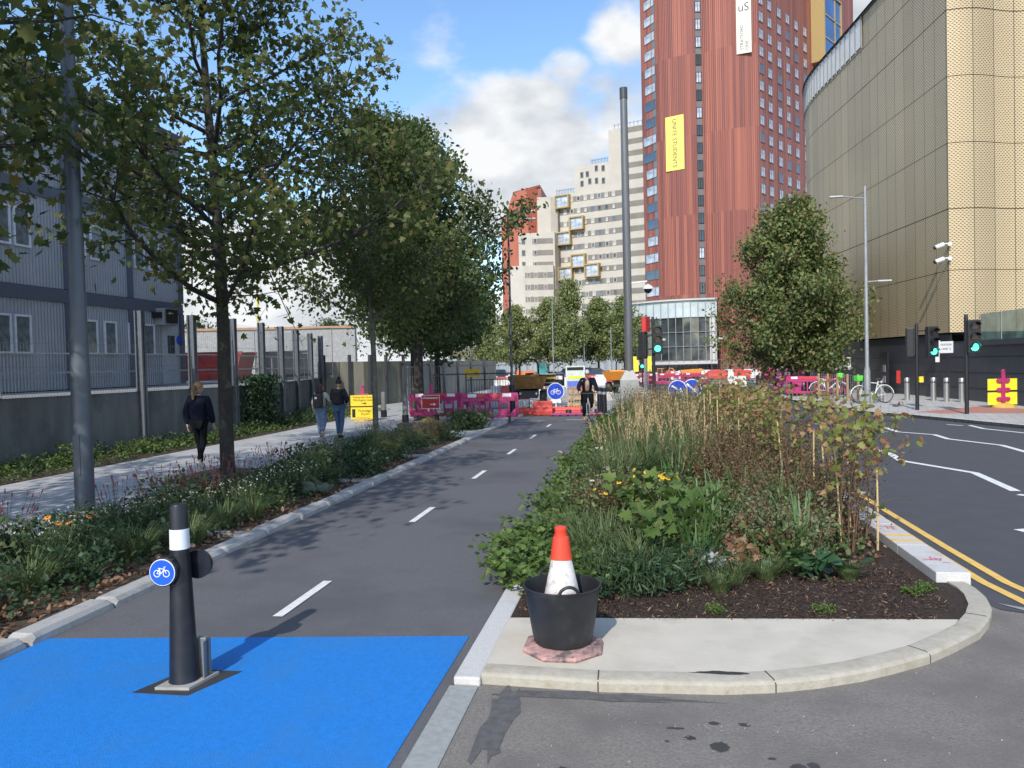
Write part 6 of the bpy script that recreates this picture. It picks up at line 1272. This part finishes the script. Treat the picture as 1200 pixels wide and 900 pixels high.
# ------------------------------------------------------------------ bicycles
def bicycle(x, y, rz, label, frame, group=None, z=0, lean=0, mud=None, basket=False):
    t = thing('bicycle', label, 'bicycle', (x, y, z), rz, group); t.rotation_euler = (0, lean, rz); R_ = .335
    for yy, nm in ((-.53,'front_wheel'), (.50,'rear_wheel')):   # front towards -Y
        mb = MB(); mb.tube([(0, R_*cos(a), R_*sin(a)) for a in np.linspace(0, 2*pi, 33)[:-1]], .018, 8, closed=True); w_ = mb.build(nm, rubber, t, loc=(0, yy, R_+.018), smooth=True)
        mb = MB(); mb.tube([(0, (R_-.025)*cos(a), (R_-.025)*sin(a)) for a in np.linspace(0, 2*pi, 33)[:-1]], .010, 6, closed=True); mb.tube([(-.04,0,0),(.04,0,0)], .02, 8); mb.build('rim', galv, w_)
        mb = MB(); [mb.tube([(0,0,0),(0,(R_-.03)*cos(a),(R_-.03)*sin(a))], .0018, 3, cap=False) for a in np.linspace(0, 2*pi, 19)[:-1]]; mb.build('spokes', galv, w_)
    hub = R_+.018; mb = MB(); st, hd_, bb = (0,.22,.80), (0,-.38,.86), (0,.08,.30)
    hd2 = (0,-.41,.72); rwv = (0,.50,hub); mb.tube([st, hd_], .018, 8).tube([bb, hd2], .020, 8).tube([bb, (0,.25,.90)], .018, 8).tube([hd_, hd2], .022, 8)
    for s_ in (-.05,.05): mb.tube([(s_*.5,.10,.30),(s_,.50,hub)], .011, 6).tube([(s_*.5,.22,.78),(s_,.50,hub)], .010, 6).tube([(s_,-.43,.68),(s_,-.53,hub)], .013, 6)
    mb.tube([(-.05,-.43,.68),(.05,-.43,.68)], .015, 6).build('frame', frame, t, smooth=True)
    mb = MB(); mb.tube([hd_, (0,-.36,1.0)], .015, 8).tube([(-.29,-.30,1.03),(-.2,-.38,1.02),(0,-.38,1.01),(.2,-.38,1.02),(.29,-.30,1.03)], .012, 8); hb = mb.build('handlebar', black, t)
    MB().tube([(-.30,-.28,1.03),(-.22,-.36,1.02)], .018, 8).tube([(.30,-.28,1.03),(.22,-.36,1.02)], .018, 8).build('grip', rubber, hb)
    MB().lathe([(.03,-.13),(.06,-.05),(.075,.06),(.06,.12)], n=10).build('saddle', rubber, t, loc=(0,.27,.95), rot=(-pi/2,0,0), smooth=True).scale = (1,1,1)
    MB().lathe([(.09,-.005),(.09,.005)], n=20).build('chainring', darkgrey, t, loc=(.04,.08,.30), rot=(0,pi/2,0)); MB().tube([(.03,.08,.30),(.08,.10,.14)], .010, 6).box(.07,.17,.06,.14,.13,.155).tube([(-.03,.08,.30),(-.08,.06,.46)], .010, 6).box(-.17,-.07,.02,.10,.445,.47).build('pedals', darkgrey, t)
    if mud: MB().tube([(0,.50+.37*cos(a),hub+.37*sin(a)) for a in np.linspace(.1, pi-.3, 12)], .02, 5).tube([(0,-.53+.37*cos(a),hub+.37*sin(a)) for a in np.linspace(.2, pi-.1, 12)], .02, 5).build('mudguard', mud, t)
    if basket: MB().box(-.17,.17,-.68,-.44,.90,1.12).build('basket', MATS['lime_green'], t, bevel=.02)
    return t
limeg = M('lime_green', (.10,.65,.06), .5); paleg = M('bike_white', (.70,.74,.70), .4)
bicycle(8.75, 38.3, 1.1, 'lime green and white hire bicycle beside the right end of the pink barriers', paleg, 'hire bicycles', .1, .08, paleg, True)
bicycle(9.15, 32.6, -1.35, 'lime green and white hire bicycle parked by the grey street lamp', paleg, 'hire bicycles', .1, -.06, paleg, True)
# ------------------------------------------------------------------ people
def skin(verts, edges, rad, sub=1, root=0):
    me = bpy.data.meshes.new('s'); me.from_pydata([tuple(v) for v in verts], edges, []); o = bpy.data.objects.new('s', me); COL.objects.link(o)
    m_ = o.modifiers.new('k', 'SKIN'); m_.use_smooth_shade = True
    for i, sv_ in enumerate(me.skin_vertices[0].data):
        r_ = rad[i]; sv_.radius = r_ if hasattr(r_, '__len__') else (r_, r_); sv_.use_root = (i == root); sv_.use_loose = False
    if sub: o.modifiers.new('u', 'SUBSURF').levels = sub; o.modifiers['u'].render_levels = sub
    bpy.context.view_layer.update(); dg = bpy.context.evaluated_depsgraph_get(); ev = o.evaluated_get(dg); m2 = ev.to_mesh()
    V = [tuple(v.co) for v in m2.vertices]; Fc = [tuple(p.vertices) for p in m2.polygons]; ev.to_mesh_clear(); bpy.data.objects.remove(o); return V, Fc
def head_mesh(mb, c, ax, ay, az, s=1.0, mi_skin=0, mi_eye=1):
    """head at c; ax right, ay face direction, az up"""
    def T(x, y, z): return c+ax*(x*s)+ay*(y*s)+az*(z*s)
    n, m_ = 18, 12; vs = []
    for i in range(m_+1):
        ph = pi*i/m_; z = .118*cos(ph); r = sin(ph)
        for j in range(n):
            a = 2*pi*j/n; x = .074*r*cos(a); y = .094*r*sin(a)
            if z < -.02: k_ = 1-.45*min(1, (-z-.02)/.1)*.7; x *= k_; y = y*k_+(.012 if y > 0 else .0)
            if y > 0 and abs(x) < .018 and -.035 < z < .02: y += .022*(1-abs(x)/.018)
            vs.append(T(x, y, z))
    mb.add(vs, [(i*n+j, (i+1)*n+j, (i+1)*n+(j+1) % n, i*n+(j+1) % n) for i in range(m_) for j in range(n)], mi_skin)
    for sx_ in (-1, 1):
        mb.lathe([(.0,-.008),(.014,-.004),(.014,.004),(.0,.008)], (0,0,0), 8, mi_skin); k0 = len(mb.v)-32
        for q in range(k0, len(mb.v)): v = mb.v[q]; mb.v[q] = tuple(T(sx_*.076+v[2]*.8, v[0]*1.0-.005, v[1]*1.7-.005))
        mb.lathe([(.0,-.004),(.010,-.002),(.010,.002),(.0,.004)], (0,0,0), 8, mi_eye); k0 = len(mb.v)-32
        for q in range(k0, len(mb.v)): v = mb.v[q]; mb.v[q] = tuple(T(sx_*.030+v[0], .088+v[2], v[1]*.6+.012))
    mb.add([T(-.022,.088,-.052), T(.022,.088,-.052), T(.018,.087,-.062), T(-.018,.087,-.062)], [(0,1,2,3)], mi_eye+1)
def person(label, x, y, z, rz, J, top, bottom, shoe, hair, skin_c, scale=1.0, hood=0, hairkind='short', top_r=1.0, leg_r=1.0, jacket_open=None, sole=None, name='person'):
    t = thing(name, label, 'person', (x, y, z), rz); t.scale = (scale,)*3; V_ = {k_: Vector(v) for k_, v in J.items()}
    names = ['pel','wai','che','nek','hb']; vs = [V_[n_] for n_ in names]; rad = [(.13,.10),(.115,.09),(.14,.10),(.055,.055),(.05,.05)]; ed = [(0,1),(1,2),(2,3),(3,4)]
    def chain(st, pts, rs):
        p = st
        for q, r_ in zip(pts, rs): vs.append(q); rad.append(r_); ed.append((p, len(vs)-1)); p = len(vs)-1
        return p
    wr = {}
    for s_ in 'lr':
        w = chain(2, [V_['s'+s_], V_['e'+s_], V_['w'+s_]], [.055,.042,.030]); wr[s_] = w
        d = (V_['w'+s_]-V_['e'+s_]).normalized(); hd = V_.get('hd'+s_, d); hd = Vector(hd).normalized(); sd = hd.cross(Vector((0,1,0)) if abs(hd.y) < .8 else Vector((0,0,1))).normalized(); sd2 = hd.cross(sd).normalized()
        pm_ = chain(w, [V_['w'+s_]+hd*.07], [(.026,.020)])
        for k_ in range(4): b0 = V_['w'+s_]+hd*.09+sd2*(k_-1.5)*.019; L_f = (.055,.066,.070,.058)[k_]; chain(pm_, [b0, b0+hd*L_f*.5+sd*.006, b0+hd*L_f*.85+sd*.022], [.009,.0085,.007])
        chain(w, [V_['w'+s_]+hd*.03+sd2*.032, V_['w'+s_]+hd*.06+sd2*.045], [.011,.009])
        chain(0, [V_['h'+s_], V_['k'+s_], V_['a'+s_]], [.082,.055,.042]); fd = V_['t'+s_]-V_['a'+s_]; chain(len(vs)-1, [V_['a'+s_]+fd*.6, V_['t'+s_]], [.038,.030])
    sv_, sf_ = skin(vs, ed, rad, 1); mb = MB().add(sv_, sf_, 0)
    up = (V_['head']-V_['hb']).normalized(); fc = Vector(J.get('face', (0,1,0))).normalized(); fc = (fc-up*fc.dot(up)).normalized(); rt = fc.cross(up)
    head_mesh(mb, V_['head'], rt, fc, up)
    mb.build('body', [skin_c, black, M('lip', (.35,.14,.12), .6)], t, smooth=True)
    def garment(nm, seq, edges, rads, mat, root=0): a, b = skin(seq, edges, rads, 1, root); return MB().add(a, b).build(nm, mat, t, smooth=True)
    g = top_r; wv = V_['wai']
    garment('jacket', [V_['pel']+Vector((0,0,-.03)), V_['wai'], V_['che'], V_['nek']-Vector((0,0,.02)), V_['sl'], V_['el'], V_['wl'], V_['sr'], V_['er'], V_['wr']], [(0,1),(1,2),(2,3),(2,4),(4,5),(5,6),(2,7),(7,8),(8,9)], [(.165*g,.135*g),(.155*g,.13*g),(.185*g,.14*g),(.075,.075),.078*g,.066*g,.050*g,.078*g,.066*g,.050*g], top)
    garment('trousers', [V_['pel']-Vector((0,0,.0)), V_['hl'], V_['kl'], V_['al']+Vector((0,0,.03)), V_['hr'], V_['kr'], V_['ar']+Vector((0,0,.03))], [(0,1),(1,2),(2,3),(0,4),(4,5),(5,6)], [(.14,.115),.105*leg_r,.078*leg_r,.056*leg_r,.105*leg_r,.078*leg_r,.056*leg_r], bottom)
    for s_ in 'lr':
        a, tt = V_['a'+s_], V_['t'+s_]; fd = (tt-a).normalized(); garment('shoe', [a-fd*.05+Vector((0,0,-.01)), a+fd*.05-Vector((0,0,.02)), tt+fd*.02], [(0,1),(1,2)], [(.050,.052),(.050,.048),(.042,.034)], shoe)
    c = V_['head']; hm = MB(); n, m_ = 18, 9; hv = []
    for i in range(m_+1):
        ph = (pi*.62)*i/m_; 
        for j in range(n):
            a = 2*pi*j/n; yy = sin(a); z_ = cos(ph); r_ = sin(ph)
            if yy > .3: z_ = max(z_, .42)
            hv.append(c+rt*(.084*r_*cos(a))+fc*(.102*r_*yy-.008)+up*(.128*z_+.004))
    hm.add(hv, [(i*n+j, (i+1)*n+j, (i+1)*n+(j+1) % n, i*n+(j+1) % n) for i in range(m_) for j in range(n)]); 
    if hairkind == 'ponytail':
        q = c-fc*.09+up*.03; a_, b_ = skin([q, q-fc*.05-up*.02, q-fc*.06-up*.16, q-fc*.04-up*.30], [(0,1),(1,2),(2,3)], [.035,.04,.045,.018], 1); hm.add(a_, b_)
    if hairkind == 'long':
        a_, b_ = skin([c+up*.02, c-fc*.05-up*.06, c-fc*.075-up*.20, c-fc*.07-up*.32], [(0,1),(1,2),(2,3)], [(.085,.085),(.095,.07),(.10,.05),(.06,.03)], 1); hm.add(a_, b_)
    if hairkind == 'bun': hm.lathe([(.0,.0),(.05,.02),(.055,.05),(.02,.09)], tuple(c+up*.10), 12)
    hm.build('hair', hair, t, smooth=True)
    return t, V_, garment, rt, fc, up
def walkJ(stride=.0, lift=0, armsw=.12, hgt=1.0, bendarm=False, narrow=False):
    J = dict(pel=(0,0,.96), wai=(0,.0,1.10), che=(0,.01,1.30), nek=(0,-.0,1.46), hb=(0,.01,1.53), head=(0,.03,1.635),
      sl=(-.175,0,1.40), el=(-.235,-.03-armsw*.5,1.14), wl=(-.225,.05-armsw,.90), sr=(.175,0,1.40), er=(.235,-.02+armsw*.3,1.14), wr=(.225,.07+armsw,.91),
      hl=(-.09,0,.92), kl=(-.075,stride*.55+.03,.50), al=(-.06,stride,.085), tl=(-.06,stride+.15,.04),
      hr=(.09,0,.92), kr=(.075,-stride*.15+.04,.50), ar=(.06,-stride,.11+lift), tr=(.06,-stride+.13,.05+lift*.4))
    return J
skn = M('skin_fair', (.50,.30,.22), .55); navy = M('navy_cloth', (.007,.010,.024), .85, var=.2, spec=.2); blackc = M('black_cloth', (.007,.008,.011), .9, var=.2, spec=.15)
shw = M('shoe_white', (.62,.60,.58), .6); denim = M('denim_light', (.13,.19,.30), .85, var=.2, scale=14); denimd = M('denim_mid', (.05,.10,.20), .85, var=.2, scale=14)
J = walkJ(.14, .0, .07); J['face'] = (.35, 1, 0); J['kl'] = (-.05,.10,.50); J['al'] = (-.02,.06,.085); J['tl'] = (-.02,.21,.04); J['kr'] = (.06,.02,.50); J['ar'] = (.01,-.10,.15); J['tr'] = (.01,.02,.06)
t, V_, gar, rt, fc, up = person('woman in navy jacket and black leggings with blonde ponytail walking past the street tree', -8.72, 14.1, .055, .1, J, navy, blackc, shw, M('hair_blonde', (.20,.13,.065), .6, var=.3, scale=30), skn, 1.0, hairkind='ponytail', top_r=1.22, leg_r=.86)
# girl and boy
J = walkJ(.10, .08, .04); J['er'] = (.30,.10,1.18); J['wr'] = (.20,.20,1.22); J['face'] = (.3,1,0)
cream_k = M('cream_knit', (.55,.50,.44), .9, var=.25, scale=20)
t, V_, gar, rt, fc, up = person('girl with dark red hair, cream knit top and loose pale jeans walking away', -8.88, 20.4, .055, .05, J, cream_k, denim, M('shoe_pinkish', (.45,.33,.28), .7), M('hair_dark_red', (.045,.014,.014), .6, var=.3), skn, .88, hairkind='long', top_r=1.08, leg_r=1.38)
def backpack(x, y, z, rz, label, mat, s, brown=None):
    t = thing('backpack', label, 'backpack', (x, y, z), rz); t.scale = (s,)*3; MB().box(-.15,.15,-.10,.06,-.22,.22).build('body', mat, t, bevel=.05); MB().box(-.11,.11,-.15,-.10,-.19,.02).build('front_pocket', mat, t, bevel=.02)
    mb = MB(); [mb.tube([(sx_,.04,.18),(sx_*1.15,.13,.26),(sx_*1.2,.20,.16),(sx_*1.2,.16,-.12)], .018, 6) for sx_ in (-.10,.10)]; mb.build('shoulder_strap', brown or mat, t); MB().tube([(-.04,-.03,.215),(0,-.03,.255),(.04,-.03,.215)], .008, 6).build('grab_handle', mat, t)
    return t
backpack(-8.885, 20.245, 1.12, .05, 'black backpack worn by the girl in pale jeans', black, .92)
MB().box(-.07,.0,-.106,-.101,.06,.12).build('badge', wsign, bpy.data.objects['backpack'])
J = walkJ(.06, .0, .03); J['el'] = (-.24,.05,1.15); J['wl'] = (-.15,.20,1.05); J['er'] = (.24,.05,1.15); J['wr'] = (.15,.20,1.05)
t, V_, gar, rt, fc, up = person('boy in dark jacket and blue jeans with hair tied up walking away beside the girl', -8.26, 20.2, .055, -.05, J, M('dark_jacket', (.012,.014,.022), .8, var=.2), denimd, blackc, M('hair_black', (.012,.010,.010), .6), skn, .95, hairkind='bun', top_r=1.15, leg_r=1.0)
backpack(-8.26, 20.04, 1.22, -.05, 'dark backpack with brown straps worn by the boy in blue jeans', M('pack_dark', (.02,.018,.022), .8), .85, M('strap_brown', (.12,.05,.03), .7))
# cyclist coming towards the viewer
cy = (-1.70, 24.9); bicycle(cy[0], cy[1], .10, 'black bicycle ridden by the bearded cyclist on the cycle track', M('bike_silver', (.45,.46,.47), .3, .5), None, .01)
J = dict(pel=(0,-.22,1.02), wai=(0,-.16,1.16), che=(0,-.04,1.34), nek=(0,.05,1.49), hb=(0,.08,1.55), head=(0,.12,1.645), sl=(-.185,-.02,1.43), el=(-.29,.10,1.20), wl=(-.25,.30,1.06), sr=(.185,-.02,1.43), er=(.29,.10,1.20), wr=(.25,.30,1.06),
  hdl=(.0,.6,-.5), hdr=(.0,.6,-.5), hl=(-.09,-.20,.98), kl=(-.12,.16,.78), al=(-.11,-.04,.46+.03), tl=(-.11,.12,.455), hr=(.09,-.20,.98), kr=(.11,.10,.58), ar=(.11,-.12,.20), tr=(.11,.04,.15), face=(0,1,-.1))
t, V_, gar, rt, fc, up = person('bearded cyclist with cap and sunglasses in open navy coat riding towards the viewer', cy[0], cy[1], .01, pi+.10, J, navy, blackc, M('shoe_tan', (.30,.19,.09), .7), M('cap_grey', (.50,.49,.47), .8), M('skin_ruddy', (.55,.30,.22), .55), 1.0, top_r=1.08, leg_r=1.0)
# pale brown jumper seen through the open coat, beard, sunglasses
a_, b_ = skin([V_['pel']+Vector((0,.09,.04)), V_['wai']+Vector((0,.095,.0)), V_['che']+Vector((0,.095,-.02)), V_['nek']+Vector((0,.03,-.03))], [(0,1),(1,2),(2,3)], [(.085,.09),(.085,.09),(.085,.085),(.06,.055)], 1); MB().add(a_, b_).build('jumper', M('jumper_beige', (.48,.32,.25), .9), t, smooth=True)
c = V_['head']; mb = MB(); mb.rbox(tuple(c+fc*.092+up*.012), (.115,.02,.032)); mb.build('sunglasses', black, t, bevel=.006)
a_, b_ = skin([c+fc*.055-up*.075, c+fc*.05-up*.13], [(0,1)], [(.055,.045),(.03,.025)], 1); MB().add(a_, b_).build('beard', M('beard_grey', (.30,.24,.20), .9), t, smooth=True)
for s_ in (-1, 1): MB().box(-.06,.06,-.015,.015,-.34,.0).build('coat_flap', navy, t, loc=(s_*.15,-.10,.98), rot=(-.25,0,0), bevel=.012)
# two workers far away
wt = M('shirt_white', (.72,.72,.74), .8)
for i, (x, y, lab) in enumerate([(13.6,77.5,'worker in white shirt far away under the trees, left of two'),(15.1,77.0,'worker in white shirt and red trousers far away under the trees, right of two')]):
    person(lab, x, y, .02, 2.8, walkJ(.08,.02,.05), wt, [blackc, M('cloth_red', (.4,.05,.05), .8)][i], blackc, MATS['hair_black'], skn, 1.03)
person('worker in orange vest far away behind the works fence', -10.4, 66, .02, 2.5, walkJ(.1,.02,.05), M('hi_vis_orange', (.9,.22,.04), .7), blackc, blackc, MATS['hair_black'], skn, 1.0)
# small litter and scraps
for i, (x, y, lab) in enumerate([(-1.75,16.8,'pink and white scrap of paper on the cycle track before the cyclist'),(-11.0,19.9,'white scrap of litter at the verge edge')]):
    rg = np.random.default_rng(i); mb = MB(); p_ = [(rg.uniform(-.1,.1), rg.uniform(-.08,.08), rg.uniform(.0,.05)) for _ in range(6)]; mb.add(p_, [(0,1,2),(2,3,0),(3,4,5),(5,0,3)]); tag(mb.build('paper_litter', [M('litter_pink', (.75,.5,.5), .7), wsign][i], loc=(x, y, .03)), lab, 'litter')

# ------------------------------------------------------------------ labels of repeats: counted from where one stands
from collections import defaultdict
bl = defaultdict(list)
for o in COL.objects:
    if o.parent is None and 'group' in o and 'label' in o: bl[(o['group'], o['label'])].append(o)
ORD = ['nearest', 'second nearest', 'third nearest', 'fourth nearest', 'fifth nearest', 'sixth nearest', 'seventh nearest', 'eighth nearest', 'ninth nearest', 'tenth nearest']
def ordn(i):
    if i < 10: return ORD[i]
    k_ = i+1; return f"{k_}{'th' if 10 < k_ % 100 < 14 else {1:'st',2:'nd',3:'rd'}.get(k_ % 10, 'th')} nearest"
for (g_, lab), os_ in bl.items():
    if len(os_) < 2: continue
    os_.sort(key=lambda o: o.location.x**2+o.location.y**2)
    for i, o in enumerate(os_): o['label'] = f'{lab}, {ordn(i)}'
